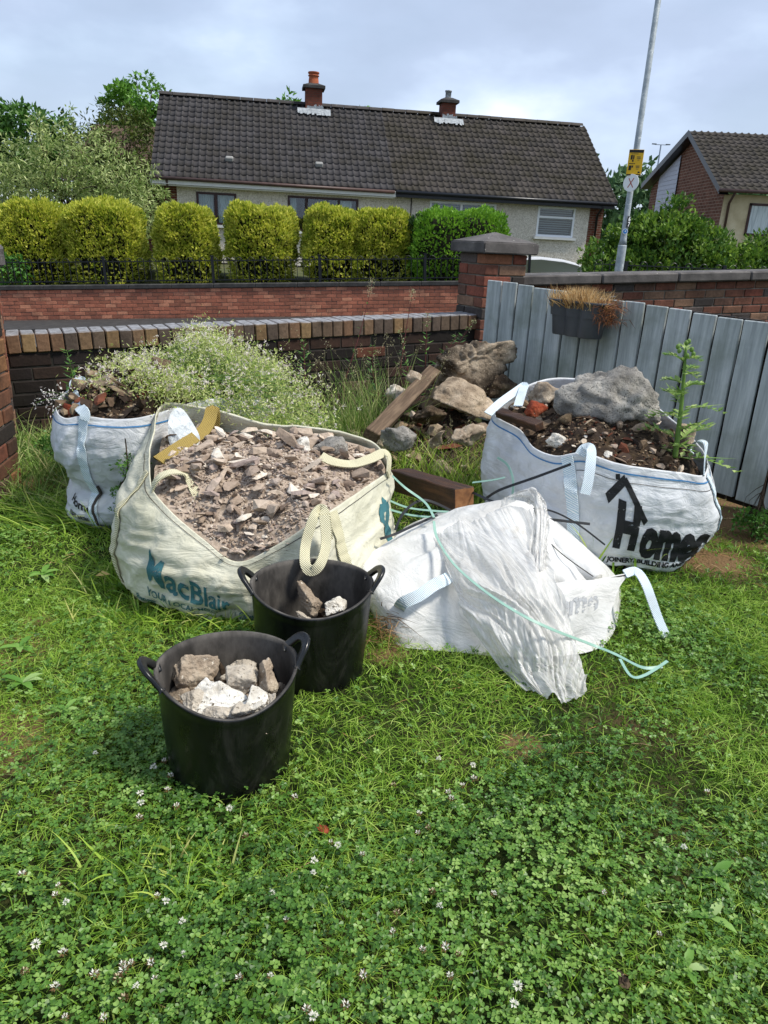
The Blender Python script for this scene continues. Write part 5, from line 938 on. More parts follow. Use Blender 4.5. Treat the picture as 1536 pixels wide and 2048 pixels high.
for i, (lo, dm, mt_, rt_, lb, sb) in enumerate([((-0.474,1.655,0.215),(.115,.05,.105),'brown',(.3,-.7,.2),'pointed brownish slab leaning on the near tub wall',4),((-0.426,1.769,0.180),(.04,.035,.045),'pale',(.2,.3,.1),'small yellowish chunk at the back of the near tub',3),((-0.357,1.738,0.200),(.10,.06,.07),'pale',(.2,.1,.3),'wide grey-beige chunk at the back of the near tub',4),((-0.341,1.620,0.230),(.085,.06,.08),'pale',(.4,.2,.8),'beige rounded block in the middle of the near tub',4),((-0.285,1.633,0.225),(.04,.08,.105),'brown',(.2,.25,.3),'upright striated brown piece at the right of the near tub',4),((-0.406,1.547,0.225),(.13,.075,.08),'white',(.3,-.2,.3),'white pitted lump at the front left of the near tub',4),((-0.292,1.496,0.235),(.11,.07,.085),'white',(.5,.1,-.3),'creamy flat-faced block at the front of the near tub',4),((-0.357,1.489,0.225),(.08,.05,.04),'pale',(.1,.2,.1),'tan slab at the lowest front rim of the near tub',4),((-0.250,1.636,0.190),(.05,.05,.06),'brown',(.1,.4,.1),'brown chip against the right wall of the near tub',3),((-0.398,1.701,0.170),(.07,.06,.05),'dark',(.1,.4,.1),'dark shaded stone between the blocks of the near tub',3),((-0.502,1.619,0.180),(.06,.05,.05),'brown',(.4,.4,.1),'small brown stone under the pointed slab in the near tub',3),((-0.324,1.494,0.232),(.052,.042,.038),'pale',(.3,.1,.9),'beige wedge tucked under the creamy block in the near tub',4),((-0.256,1.533,0.220),(.06,.05,.055),'pale',(.5,.3,.2),'pale chunk at the right front of the near tub',4),((-0.436,1.527,0.220),(.06,.05,.045),'pale',(.2,.5,.2),'grey-beige chip left of the white lump in the near tub',4),((-0.284,1.551,0.235),(.07,.055,.05),'white',(.2,.3,.7),'white flake on top of the near tub heap',4)]):
    rock('broken_rock', lb, 'rock', lo, tuple(1.4*q for q in dm), 200+i, mt_, rt_, sb+1, 11, .05, 24, 'rocks in the near tub')
e_ = np.array([(.150*math.cos(a),.150*math.sin(a),.15) for a in np.arange(120)/120*2*math.pi])+[-.372,1.592,0]; h1 = Heap('rubble_heap','small rubble bed under the rocks in the near tub', e_, .20, 61, M_soil, .01, 20); h1.stones(40,.025,.07,'b',M_chip,0,.9)
e_ = np.array([(.160*math.cos(a),.160*math.sin(a),.05) for a in np.arange(120)/120*2*math.pi])+[-.212,2.070,0]; h2 = Heap('rubble_heap','dark grit and bits at the bottom of the farther tub', e_, .09, 62, M_soild, .01, 20); h2.stones(26,.03,.06,'d',M_chipd,0,.9)
for i, (lo, dm, mt_, rt_, lb) in enumerate([((-0.223,2.148,0.190),(.115,.065,.075),'brown',(.2,.3,-.4),'brown elongated stone in the farther tub'),((-0.142,2.112,0.200),(.075,.06,.08),'white',(.3,.4,.4),'white wedge stone in the farther tub'),((-0.228,2.085,0.160),(.07,.05,.05),'pale',(.1,.2,.2),'pale stone lowest in the farther tub'),((-0.067,2.242,0.150),(.05,.045,.06),'brown',(.1,.2,.2),'brown stone against the right wall of the farther tub'),((-0.169,2.155,0.140),(.09,.06,.05),'dark',(.1,.2,.2),'dark stone under the white wedge in the farther tub')]):
    rock('broken_rock', lb, 'rock', lo, tuple(1.2*q for q in dm), 240+i, mt_, rt_, 5, 11, .045, 24, 'rocks in the farther tub')
# ribbed black plastic offcut in near tub
m = MB(); 
for i in range(7): m.tube([(i*.007,0,0),(i*.007,.0,.06)], .0035, 6)
o = obj('ribbed_plastic', m.mesh('ribbed', M_tub, True), None, (-0.272,1.695,0.170), (R(-30),R(10),R(35))); tag(o, 'black ribbed plastic offcut at the right of the near tub', 'plastic')
rng = np.random.default_rng(63); hs = hulls('b', M_chip)
for k in range(34):
    q = rng.random(); p = np.array((-0.558,2.335,0.260))*(1-q)+np.array((-0.309,2.345,0.320))*q; p = p+rng.normal(size=3)*[.01,.012,.008]+[0,.02,-.01]; z = rng.uniform(.02,.05); obj('stone', hs[k % 8], hB.t, p, tuple(rng.uniform(-.6,.6,3)), (z*1.2,z,z*.7))
# ================================================================ slumped bag
bnd = [(-0.066,2.689,0.000),(-0.022,2.401,0.000),(0.068,2.224,0.000),(0.247,2.204,0.000),(0.500,2.191,0.000),(0.777,2.279,0.000),(0.937,2.596,0.000),(1.002,2.903,0.000),(0.950,3.325,0.000),(0.757,3.611,0.000),(0.445,3.606,0.000),(0.178,3.357,0.000),(0.001,3.056,0.000)]
mid = [(-0.075,2.500,0.162),(-0.015,2.360,0.132),(0.079,2.280,0.119),(0.243,2.280,0.118),(0.485,2.280,0.112),(0.761,2.380,0.103),(0.850,2.530,0.135),(0.819,2.620,0.186),(0.743,2.830,0.223),(0.619,2.970,0.265),(0.388,3.000,0.258),(0.172,2.900,0.223),(0.000,2.680,0.181)]
upp = [(-0.003,2.570,0.182),(0.050,2.470,0.182),(0.121,2.450,0.205),(0.283,2.450,0.213),(0.444,2.420,0.196),(0.617,2.470,0.182),(0.688,2.560,0.205),(0.685,2.660,0.246),(0.626,2.790,0.287),(0.508,2.840,0.338),(0.350,2.850,0.294),(0.187,2.780,0.247),(0.048,2.660,0.213)]
inn = [np.array(p)*.45+np.array((0.318,2.680,0.257))*.55+np.array([0,0,.012]) for p in upp]
D_ = thing('slumped_bulk_bag', 'collapsed white bulk bag lying flat behind the farther tub under plastic sheet', 'rubble bag')
N = 300; rs_ = [bnd,mid,upp,inn]; G = np.stack([spline(r,N,True) for r in rs_]+[np.repeat([np.array((0.318,2.680,0.257))],N,0)]); G = np.stack([spline(G[:,j],80) for j in range(N)],1)
def crumple(G, seed, amp, sx=(1,1,1), wrap=True):
    n = gnormals(G,wrap); A = G*np.array(sx); c1 = 1-np.abs(fbm(A,4.5,3,seed)); dgm = G@np.array([[.6,.5,.6],[-.7,.6,.2],[-.3,-.6,.7]]).T; c2 = 1-np.abs(vn(dgm*np.array([3,3,14]),1.3,seed+3)); c3 = 1-np.abs(vn(dgm[...,[2,0,1]]*np.array([3,16,3]),1.1,seed+5)); return G+n*(amp*((c1-.6)*1.1+(c2-.6)*.9+(c3-.6)*.8))[...,None]
rowf = np.clip(np.minimum(np.linspace(0,1,80)*8, (1-np.linspace(0,1,80))*5),0,1)[:,None,None]; G = G+(crumple(G,5,.007)+gnormals(G,True)*(.042*paper(G,77,2.6,4)+.006*paper(G,78,7,5))[...,None]-G)*rowf
obj('bag_body', fmesh('slumped_cloth', G.reshape(-1,3), grid_faces(80,N,True), M_bagd, True), D_)
def patch(rows, nu, nv): R_ = np.stack([spline(r,nu) for r in rows]); return np.stack([spline(R_[:,j],nv) for j in range(nu)],1)
def slab_sheet(name, G, mat, parent, th=.003):
    n = gnormals(G); A = np.concatenate([G+n*th*.5]); return obj(name, fmesh(name, A.reshape(-1,3), grid_faces(G.shape[0],G.shape[1])[:, ::1], mat, True), parent)
# side panel with stitched edge and its lifting strap
pan = patch([[(0.515,2.180,0.000),(0.644,2.234,0.000),(0.792,2.284,0.000)],[(0.523,2.240,0.097),(0.661,2.290,0.096),(0.829,2.380,0.093)],[(0.542,2.300,0.172),(0.684,2.360,0.178),(0.871,2.450,0.154)],[(0.567,2.360,0.196),(0.731,2.420,0.191),(0.920,2.500,0.194)]], 60, 50); pan = crumple(pan,9,.006,wrap=False); pan = pan+gnormals(pan)*(.03*paper(pan,55,6,6))[...,None]; slab_sheet('side_panel', pan, M_bagd, D_)
e_ = pan[-2]+np.array([0,-.004,-.004]); strap('edge_stitching', D_, e_[::3], (-.1,-.9,.3), .006, M_stitchk, .003, 80); 
for (a,b,dx) in ((.30,.62,.0),): pass
me = textmesh('Home', .11, M_printg, 'faded_print', .004, 0, 'CENTER'); bm = bmesh.new(); bm.from_mesh(me)
for x in np.arange(-.3,.3,.012): bmesh.ops.bisect_plane(bm, geom=bm.verts[:]+bm.edges[:]+bm.faces[:], plane_co=(x,0,0), plane_no=(1,0,0))
n_ = gnormals(pan)
for v in bm.verts:
    i = min(48,max(0,(.5+v.co.y/.32)*49)); j = min(58,max(0,(.45+v.co.x/.42)*59)); a,b = int(i),int(j); p = pan[a,b]*(1-(i-a))*(1-(j-b))+pan[a+1,b]*(i-a)*(1-(j-b))+pan[a,b+1]*(1-(i-a))*(j-b)+pan[a+1,b+1]*(i-a)*(j-b); v.co = Vector(p-n_[a,b]*0+np.array([-.001,-.004,.002]))
bm.to_mesh(me); bm.free(); obj('faded_print', me, D_)
strap('lifting_strap', D_, [(0.895,2.490,0.191),(0.938,2.500,0.199),(0.958,2.450,0.179),(0.979,2.400,0.124),(1.005,2.380,0.066),(1.036,2.366,0.010)], [(0,-.6,.8)]*6, .034, M_strapb, .005)
strap('lifting_strap', D_, [(0.068,2.300,0.102),(0.079,2.255,0.149),(0.135,2.262,0.179),(0.183,2.295,0.203),(0.222,2.325,0.210),(0.248,2.420,0.182)], [(-.1,-.9,.5)]*6, .042, M_strapb, .006)
# rolled opening
P = spline([(0.560,2.860,0.257),(0.638,2.770,0.241),(0.709,2.620,0.211),(0.798,2.500,0.181)],50); V,F = tube_vf(P, np.concatenate([np.linspace(.04,.062,20),np.linspace(.062,.03,30)]), 28); V = np.array(V); V[:,2] -= .03; V = V+np.array([1,0,0])*0+ (fbm(V*np.array([3,3,9]),3,3,8)*.014)[:,None]*np.array([.3,-.7,.7]); obj('rolled_rim', fmesh('rolled_rim', V, F, M_bagd, True), D_)
V,F = tube_vf(P+np.array([-.03,-.05,.012]), .002, 5); obj('rim_stitching', fmesh('rim_stitch', V, F, M_stitchk), D_)
P2 = P+np.array([-.10,-.08,-.06]); V,F = tube_vf(P2, np.linspace(.03,.045,50), 24); V = np.array(V)+ (fbm(np.array(V)*np.array([3,3,9]),3,3,11)*.014)[:,None]*np.array([.3,-.7,.7]); obj('rolled_rim', fmesh('rolled_rim2', V, F, M_bagd, True), D_)
rock('hidden_stone', 'brown stone in the dark opening of the slumped bag', 'rock', (0.557,2.500,0.235), (.08,.06,.06), 71, 'brown', (.1,.2,.3), 4)
# ================================================================ plastic sheet
mp_ = Mat('dirty_polythene'); co = mp_.coord('Object'); mq = mp_.n('ShaderNodeMapping'); mq.inputs['Rotation'].default_value = (0,0,R(-26.6)); mp_.l(co, mq.inputs[0]); mq2 = mp_.n('ShaderNodeMapping'); mq2.inputs['Scale'].default_value = (9,1,1); mp_.l(mq.outputs[0], mq2.inputs[0]); nz = mp_.noise(mq2.outputs[0], 9, 8, .68, 1.2); col = mp_.ramp(mp_.noise(co,5,7,.7),[(.35,H('#d6d4cf')),(.6,H('#ecebe8')),(.75,H('#c4baa9'))]); nr = mp_.bump(nz,.6,.010)
mp_.l(col, mp_.b.inputs['Base Color']); mp_.b.inputs['Roughness'].default_value = .16; mp_.b.inputs['Specular IOR Level'].default_value = .9; mp_.l(nr, mp_.b.inputs['Normal'])
tl = mp_.n('ShaderNodeBsdfTranslucent'); mp_.l(col, tl.inputs[0]); ms = mp_.n('ShaderNodeMixShader'); ms.inputs[0].default_value = .3; mp_.l(mp_.b.outputs[0], ms.inputs[1]); mp_.l(tl.outputs[0], ms.inputs[2]); tp_ = mp_.n('ShaderNodeBsdfTransparent'); ms2 = mp_.n('ShaderNodeMixShader'); mp_.l(mp_.ramp(nz,[(.38,(.04,.04,.04,1)),(.62,(.5,.5,.5,1))]), ms2.inputs[0]); mp_.l(ms.outputs[0], ms2.inputs[1]); mp_.l(tp_.outputs[0], ms2.inputs[2]); mp_.l(ms2.outputs[0], mp_.out.inputs[0]); M_poly = mp_.m
def gathers(G, seed, amp, fr=9):
    n = gnormals(G); m, k = G.shape[:2]; u = np.linspace(0,1,k)[None,:]; v = np.linspace(0,1,m)[:,None]; z0_ = u*0+v*0; Q = np.stack([u*fr+z0_, v*1.6+z0_, z0_+seed],-1); w = .3*vn(np.stack([v*3+z0_,u*2+z0_,z0_+seed],-1),1,seed); Q[...,0] += w*fr
    c = (1-np.abs(fbm(Q,1.,3,seed)))-.55; c2 = (1-np.abs(vn(Q*np.array([2.3,3,1]),1,seed+4)))-.6; return G+n*(amp*(c+.45*c2))[...,None]
E_ = thing('plastic_sheet', 'crumpled translucent polythene sheet draped over the slumped bag onto the grass', 'plastic sheet')
def bez(r): return r
sh = patch([[(0.190,2.660,0.237),(0.285,2.660,0.288),(0.367,2.660,0.333),(0.458,2.660,0.382),(0.554,2.660,0.379)],[(0.220,2.500,0.228),(0.297,2.480,0.260),(0.395,2.470,0.299),(0.501,2.450,0.293),(0.590,2.460,0.264)],[(0.249,2.330,0.199),(0.319,2.280,0.236),(0.415,2.260,0.260),(0.527,2.260,0.238),(0.619,2.280,0.205)],[(0.275,2.240,0.150),(0.355,2.190,0.190),(0.450,2.170,0.196),(0.563,2.180,0.160),(0.654,2.200,0.126)],[(0.330,2.170,0.078),(0.391,2.100,0.121),(0.484,2.080,0.120),(0.575,2.080,0.097),(0.668,2.120,0.069)],[(0.401,2.093,0.015),(0.446,2.040,0.051),(0.522,2.020,0.049),(0.593,2.020,0.044),(0.676,2.054,0.030)],[(0.468,1.983,0.010),(0.506,1.924,0.030),(0.556,1.907,0.030),(0.606,1.926,0.020),(0.658,1.982,0.010)]], 170, 170)
sh = gathers(gathers(sh, 3, .036, 7), 11, .004, 19); sh = sh+gnormals(sh)*(.014*paper(sh,51,4,5))[...,None]; sh[...,2] = np.maximum(sh[...,2], .012); slab_sheet('main_sheet', sh, M_poly, E_)
sh2 = patch([[(0.441,2.660,0.367),(0.513,2.660,0.401),(0.554,2.660,0.379)],[(0.455,2.660,0.408),(0.519,2.660,0.437),(0.566,2.660,0.404)],[(0.547,2.640,0.410),(0.566,2.640,0.440),(0.603,2.640,0.412)],[(0.558,2.580,0.352),(0.586,2.570,0.367),(0.612,2.570,0.349)],[(0.534,2.470,0.296),(0.566,2.450,0.306),(0.592,2.460,0.294)],[(0.509,2.360,0.246),(0.545,2.340,0.254),(0.574,2.370,0.255)]], 60, 120); sh2 = gathers(sh2, 9, .014, 5); sh2 = gathers(sh2,12,.006,16)+gnormals(sh2)*(.016*paper(sh2,53,9,6))[...,None]; slab_sheet('twisted_loop', sh2, M_poly, E_)
# ================================================================ packing straps
M_mint = plain('mint_strap', '#86aa9b', .45, ns=20, amt=.12); M_kstrap = plain('black_strap', '#17181a', .4)
def band(label, pts, nrm, w, mat): V,F = ribbon(pts,nrm,w,.0015,120); tag(obj('packing_strap', fmesh('packing_strap',V,F,mat), None), label, 'strap')
band('long mint green strap lying across the plastic sheet onto the grass', [(0.193,2.660,0.299),(0.201,2.550,0.276),(0.246,2.360,0.262),(0.325,2.190,0.252),(0.425,2.080,0.229),(0.537,2.060,0.184),(0.718,2.212,0.050),(0.796,2.179,0.035),(0.868,2.110,0.030),(0.937,2.122,0.030)], (.3,-.6,.8), .0105, M_mint)
band('curled mint green strap end on the grass by the sheet', [(0.807,2.157,0.030),(0.814,2.055,0.030),(0.858,2.056,0.035),(0.958,2.141,0.040)], (0,-.3,1), .010, M_mint)
band('mint strap arching from the cream bag towards the timber', [(0.027,2.850,0.413),(0.082,2.900,0.350),(0.166,2.860,0.303),(0.197,2.720,0.292)], (.1,-.7,.7), .010, M_mint)
band('mint strap lying in the grass behind the slumped bag', [(0.006,3.050,0.245),(0.100,3.000,0.228),(0.216,2.950,0.236),(0.340,2.920,0.246)], (0,-.5,.9), .010, M_mint)
band('second mint strap low in the grass behind the slumped bag', [(-0.007,2.920,0.251),(0.108,2.860,0.246),(0.208,2.820,0.255)], (0,-.5,.9), .010, M_mint)
band('mint strap hanging down the left face of the printed bag', [(0.483,3.120,0.436),(0.520,3.060,0.421),(0.536,2.980,0.380),(0.536,2.950,0.301)], (-.5,-.8,.2), .010, M_mint)
band('mint strap lying on the timber end towards the printed bag', [(0.394,3.200,0.291),(0.476,3.150,0.323),(0.525,3.120,0.347)], (0,-.5,.9), .010, M_mint)
band('black strap running from the slumped bag up to the printed bag', [(0.418,2.950,0.295),(0.476,2.920,0.353),(0.608,2.890,0.423),(0.739,2.860,0.495)], (0,-.8,.5), .011, M_kstrap)
band('black strap crossing the left end of the slumped bag', [(-0.010,2.600,0.239),(0.046,2.630,0.250),(0.124,2.720,0.256),(0.217,2.820,0.266)], (0,-.6,.8), .011, M_kstrap)
band('black strap looped beside the timber block', [(0.047,2.720,0.231),(0.085,2.820,0.277),(0.167,2.900,0.300),(0.292,2.860,0.266)], (0,-.6,.8), .011, M_kstrap)
band('black strap passing low in front of the printed logo', [(0.373,3.000,0.310),(0.471,2.850,0.311),(0.568,2.800,0.287),(0.730,2.800,0.273),(0.838,2.820,0.258)], (0,-.8,.5), .011, M_kstrap)
band('grey-black strap tail hanging in front of the printed bag', [(0.552,2.840,0.301),(0.655,2.800,0.317),(0.760,2.760,0.284),(0.880,2.720,0.210)], (0,-.8,.5), .007, M_kstrap)
# ================================================================ timber, slabs and the rubble pile behind
beam('timber_beam', 'long grey timber beam slanting up onto the rubble pile', (-0.091,3.950,0.294), (0.276,4.750,0.535), .085, .06, M_woodpale, M_woodpale, .5, 5)
beam('timber_block', 'dark timber beam with orange cut end resting behind the slumped bag', (0.070,3.450,0.213), (0.337,2.980,0.285), .10, .10, M_wooddk, M_woodend, 0., 6)
rock('half_brick', 'brown half brick balanced on top of the slanting beam', 'brick', (0.162,4.580,0.502), (.16,.12,.12), 80, 'brown', (.1,.25,.5), 4, 8, .02, 34)
rock('concrete_slab', 'large upright slab of broken concrete with gravelly dark face', 'concrete', (0.496,4.850,0.613), (.68,.32,.54), 81, 'slab', (.25,-.45,.25), 5, 9, .07, 34)
rock('concrete_slab', 'flat pale slab under the upright concrete', 'concrete', (0.474,4.600,0.388), (.78,.5,.22), 82, 'tan', (.22,.16,.1), 5, 9, .05, 34)
rock('earth_clod', 'brown clod between upright slab and printed bag', 'rock', (0.714,4.800,0.441), (.26,.2,.2), 83, 'dark', (.1,.1,.1), 4, 14, .1)
e_ = spline([(-0.003,4.092,0.000),(0.306,3.911,0.000),(0.633,4.191,0.000),(.75,4.3,0),(.8,4.9,0),(.6,5.3,0),(.2,5.3,0),(-.15,4.9,0),(-.2,4.3,0)],140,True); hP = Heap('rubble_pile', 'pile of broken concrete and soil behind the timber and slabs', e_, .30, 84, M_soild, .05, 40, 1.6, (.35,4.65)); hP.stones(90,.07,.22,'d',M_chipd,.0,.9); hP.stones(30,.07,.18,'b',M_chip,.2,.9); hP.chips(900,.02,.05,'d',M_chipd,M_chipda)
for i,(lo,dm,lb) in enumerate([((0.068,3.900,0.292),(.24,.18,.17),'lumpy grey rock half hidden in grass below the slanting beam'),((0.250,3.850,0.300),(.22,.18,.18),'grey rock in the grass right of the beam foot'),((0.035,4.700,0.379),(.2,.15,.14),'pale stone left of the half brick'),((0.229,4.300,0.348),(.24,.2,.14),'shaded rock under the flat slab'),((0.422,3.950,0.324),(.2,.16,.14),'brown rock at the grassy edge near the printed bag')]): rock('rubble_rock', lb, 'rock', lo, dm, 90+i, ('grey','tan','pale','dark','brown')[i], (.2,.3,i), 4, 13, .08)
# fallen bits
tag(obj('fallen_leaf', leaf_mesh('fallen_leaf', [(-1.100,2.574,0.040)], [(1,.2,.1)], [(0,-.2,1)], .06, .035, leafmat('yellow_leaf',['#c9a860','#d8bd7a'],.6,.2), np.random.default_rng(1)), None), 'yellow fallen leaf in the grass left of the cream bag', 'leaf')

# ================================================================ weeds and tall grass
M_grass = leafmat('grass_blade', ['#4c6e20','#668a28','#84a836','#a0be48','#b8ca5e','#c6c47c'], .5, .35)
M_tall = leafmat('tall_grass', ['#4c6a2a','#6a8a3a','#88a552','#a3b06a','#b5ad78'], .55, .3)
M_seed = leafmat('grass_seed', ['#9a9468','#b8ae86','#cfc6a2'], .7, .25)
M_weed = leafmat('weed_leaf', ['#2f5420','#456f2a','#5d8a38','#789e4c'], .45, .3)
M_stemr = leafmat('red_stem', ['#5a2a26','#74403a','#86604a'], .6, .1); M_stemg = leafmat('green_stem', ['#5f8038','#7c9a4c'], .6, .2)
def multi(name, t, parts):
    for nm, V, F, r, mat in parts: obj(nm, fmesh(name+'_'+nm, V, F, mat, False, r), t)
def stem_plant(name, label, base, top, nl, ll, lw, mat, smat, seed, cat='weed', bend=.03, sr=.004, head=None, droop=.1, branch=0):
    rng = np.random.default_rng(seed); t = thing(name, label, cat, base); b = np.zeros(3); e = np.array(top)-np.array(base); L = np.linalg.norm(e)
    C = spline([b, e*.5+rng.normal(size=3)*bend*[1,1,.2], e], 24); V, F = tube_vf(C, np.linspace(sr,sr*.35,24), 6); obj('stem', fmesh(name+'_stem', V, F, smat, True), t)
    k = np.linspace(.12,.98,nl); P = np.array([C[int(q*23)] for q in k]); az = np.arange(nl)*2.4+rng.normal(size=nl)*.3; D = np.stack([np.cos(az),np.sin(az),.45-droop+0*az],1); s = (1-.65*k)*rng.uniform(.8,1.2,nl)
    obj('leaves', leaf_mesh(name+'_leaf', np.concatenate([P,P+[0,0,.004]]), np.concatenate([D,D*[-1,-1,1]]), np.tile([0,0,1.],(2*nl,1))+rng.normal(size=(2*nl,3))*.2, np.tile(ll*s,2), np.tile(lw*s,2), mat, rng, -.15), t)
    if head is not None:
        n = head; kk = rng.uniform(.82,1.05,n); P = C[np.clip((kk*23).astype(int),0,23)]+rng.normal(size=(n,3))*.018*L; obj('seed_head', leaf_mesh(name+'_seed', P, rdir(rng,n)+[0,0,.6], rdir(rng,n), .014, .004, M_seed, rng), t)
    return t
def grass_clump(name, label, base, rad, n, l0, l1, wd, mat, seed, spread=.35, bend=.5, seeds=0, cat='grass', lean=(0,0)):
    rng = np.random.default_rng(seed); t = thing(name, label, cat, base); P = np.concatenate([rng.normal(size=(n,2))*np.array(rad), np.zeros((n,1))],1); D = np.stack([rng.normal(size=n)*spread+lean[0],rng.normal(size=n)*spread+lean[1],np.ones(n)],1); ln = rng.uniform(l0,l1,n)
    V,F,r = blades(P,D,ln,wd*rng.uniform(.6,1.3,n),rng,rng.uniform(.2,1.,n)*bend,6); o = obj('blades', fmesh(name+'_blades',V,F,mat,False,r), t); o['kind'] = 'stuff'
    if seeds:
        P = np.concatenate([rng.normal(size=(seeds,2))*np.array(rad),np.zeros((seeds,1))],1); D = np.stack([rng.normal(size=seeds)*spread*1.2+lean[0],rng.normal(size=seeds)*spread*1.2+lean[1],np.ones(seeds)],1); ln = rng.uniform(l1*.8,l1*1.25,seeds)
        st = np.random.default_rng(seed+1); V,F,r = blades(P,D,ln,.0022,st,.35,7); m_ = V.reshape(seeds,-1,3); tips = m_[:,-1]; nx = m_[:,-3]; o = obj('seed_stalks', fmesh(name+'_stalks',V,F,M_seed,False,r), t); o['kind'] = 'stuff'
        k = 16; a = st.random((seeds,k,1)); Q = (tips[:,None]*(1-a)+nx[:,None]*a+st.normal(size=(seeds,k,3))*.006).reshape(-1,3); o = obj('seed_heads', leaf_mesh(name+'_seeds', Q, np.tile([0,0,.6],(len(Q),1))+rdir(st,len(Q))*.7, rdir(st,len(Q)), .011, .003, M_seed, st), t); o['kind'] = 'stuff'
    return t
# flowering weed sprawling over the white bag
rng = np.random.default_rng(77); wt = thing('flowering_weed', 'sprawling pale weed with tiny pinkish-white flowers over the white bag', 'weed', (-.95,3.6,.5))
BL = [((-0.956,3.620,0.662),(.26,.24,.12)),((-1.070,3.500,0.622),(.20,.2,.10)),((-0.787,3.750,0.641),(.20,.22,.11)),((-0.571,3.580,0.570),(.24,.2,.14)),((-0.444,3.450,0.494),(.20,.2,.10)),((-0.898,3.800,0.702),(.16,.2,.08)),((-0.699,3.420,0.524),(.18,.15,.09)),((-1.243,3.550,0.593),(.14,.15,.07)),((-1.228,3.700,0.629),(.18,.15,.07)),((-0.958,3.350,0.597),(.16,.12,.06)),((-0.985,3.850,0.756),(.12,.12,.05)),((-0.669,3.800,0.639),(.12,.15,.08)),((-1.256,3.350,0.594),(.12,.1,.05)),((-1.077,3.300,0.646),(.16,.1,.05)),((-1.259,3.500,0.637),(.14,.1,.05))]
o0 = np.array([-.95,3.6,.5]); Cs = np.concatenate([np.array(c)+rdir(rng,46)*rng.random((46,1))**.33*np.array(r) for c,r in BL]); roots = np.stack([rng.uniform(-1.3,-.75,len(Cs)),rng.uniform(3.45,3.8,len(Cs)),np.full(len(Cs),.56)],1); VV=[];FF=[];off=0
for a,b in zip(roots,Cs):
    q = spline([a,(a*.45+b*.55)+[0,0,.05]+rng.normal(size=3)*.02,b],6)-o0; V,F = tube_vf(q,np.linspace(.0022,.001,6),3,False); VV.append(np.array(V)); FF.append(np.array(F)+off); off += len(V)
o = obj('stems', fmesh('weed_stems', np.concatenate(VV), np.concatenate(FF), M_stemg), wt); o['kind'] = 'stuff'
idx = np.repeat(np.arange(len(Cs)),40); P = Cs[idx]+rng.normal(size=(len(idx),3))*[.05,.05,.04]-o0; o = obj('leaves', leaf_mesh('weed_leaves', P, rdir(rng,len(P))+[0,0,.3], rdir(rng,len(P))+[0,0,.8], rng.uniform(.012,.026,len(P)), rng.uniform(.004,.007,len(P)), leafmat('pale_weed_leaf',['#90a84a','#b0c264','#c8d084','#dbdda4','#9eb25a'],.5,.35), rng), wt); o['kind'] = 'stuff'
idx = rng.integers(0,len(Cs),1500); ctr = Cs[idx]+rng.normal(size=(1500,3))*[.05,.05,.03]+[0,0,.035]-o0; k = 7; P = np.repeat(ctr,k,0)+rng.normal(size=(1500*k,3))*.004; o = obj('florets', leaf_mesh('weed_florets', P, rdir(rng,len(P))+[0,-.2,.6], rdir(rng,len(P)), rng.uniform(.009,.016,len(P)), .005, leafmat('floret',['#d6c8bf','#e4dbd2','#f0ebe2','#c4aea4'],.6,.3), rng), wt); o['kind'] = 'stuff'
# sprig left of the white bag
sp = thing('flower_sprig', 'straggling sprig with small white flowers left of the white bag', 'weed', (-1.404,3.250,0.539)); b0 = np.array((-1.404,3.250,0.539)); VV=[];FF=[];off=0; tips=[]
for e in ((-1.577,3.250,0.553),(-1.543,3.250,0.600),(-1.485,3.200,0.523),(-1.548,3.300,0.556),(-1.488,3.300,0.582)):
    e = np.array(e)-b0; V,F = tube_vf(spline([np.zeros(3),e*.5+[0,0,.03],e],8),.0014,3,False); VV.append(np.array(V)); FF.append(np.array(F)+off); off += len(V); tips.append(e); tips.append(e*.7+[0,0,.02])
obj('stems', fmesh('sprig_stems',np.concatenate(VV),np.concatenate(FF),M_stemg), sp); tips = np.repeat(np.array(tips),12,0)+rng.normal(size=(120,3))*.012; of_ = obj('florets', leaf_mesh('sprig_florets',tips,rdir(rng,120),rdir(rng,120),.014,.006,leafmat('floret_b',['#cfc0be','#ece6e2','#dcd6cc'],.6,.3),rng), sp); of_['kind'] = 'stuff'
stem_plant('leafy_weed', 'upright leafy weed against the wall left of the white bag', (-1.781,4.100,0.382), (-1.808,4.150,0.652), 14, .10, .035, M_weed, M_stemg, 90, bend=.01)
# willowherb by the pier
for i,(b,t_,lb) in enumerate([((0.248,5.150,0.301),(0.234,5.250,0.852),'tallest leafy willowherb stem between long grass and upright slab'),((0.349,5.200,0.402),(0.569,5.300,0.812),'willowherb stem leaning towards the pier'),((0.179,5.100,0.272),(0.051,5.200,0.731),'willowherb stem left of the tallest one'),((0.296,5.150,0.373),(0.447,5.200,0.716),'short willowherb stem beside the upright slab'),((-0.576,5.000,0.393),(-0.600,5.100,0.646),'small willowherb against the wall right of the white bag'),((-0.063,4.950,0.291),(-0.129,5.000,0.647),'leafy willowherb inside the long grass')]): stem_plant('willowherb', lb, b, t_, 15, .10, .024, M_weed, M_stemr, 95+i, bend=.02, head=30 if i < 3 else None)
stem_plant('dock_stalk', 'tall red-stemmed stalk reaching above the garden wall', (-0.305,5.000,0.406), (-0.150,5.200,1.044), 9, .07, .012, M_weed, M_stemr, 104, bend=.02, head=70)
stem_plant('dock_stalk', 'second red-stemmed stalk with dry seed head before the wall', (0.064,5.100,0.475), (0.125,5.200,0.998), 8, .06, .012, M_weed, M_stemr, 105, bend=.02, head=60)
grass_clump('long_grass_clump', 'tall fine grass clump with seed heads between cream bag and wall', (-0.126,4.666,0.000), (.13,.12), 420, .35,.80,.005,M_tall,110,.22,.6,40)
grass_clump('long_grass_clump', 'arching grass tuft behind the right end of the white bag', (-0.431,4.613,0.000), (.2,.15), 260, .3,.62,.005,M_tall,111,.28,.7,24)
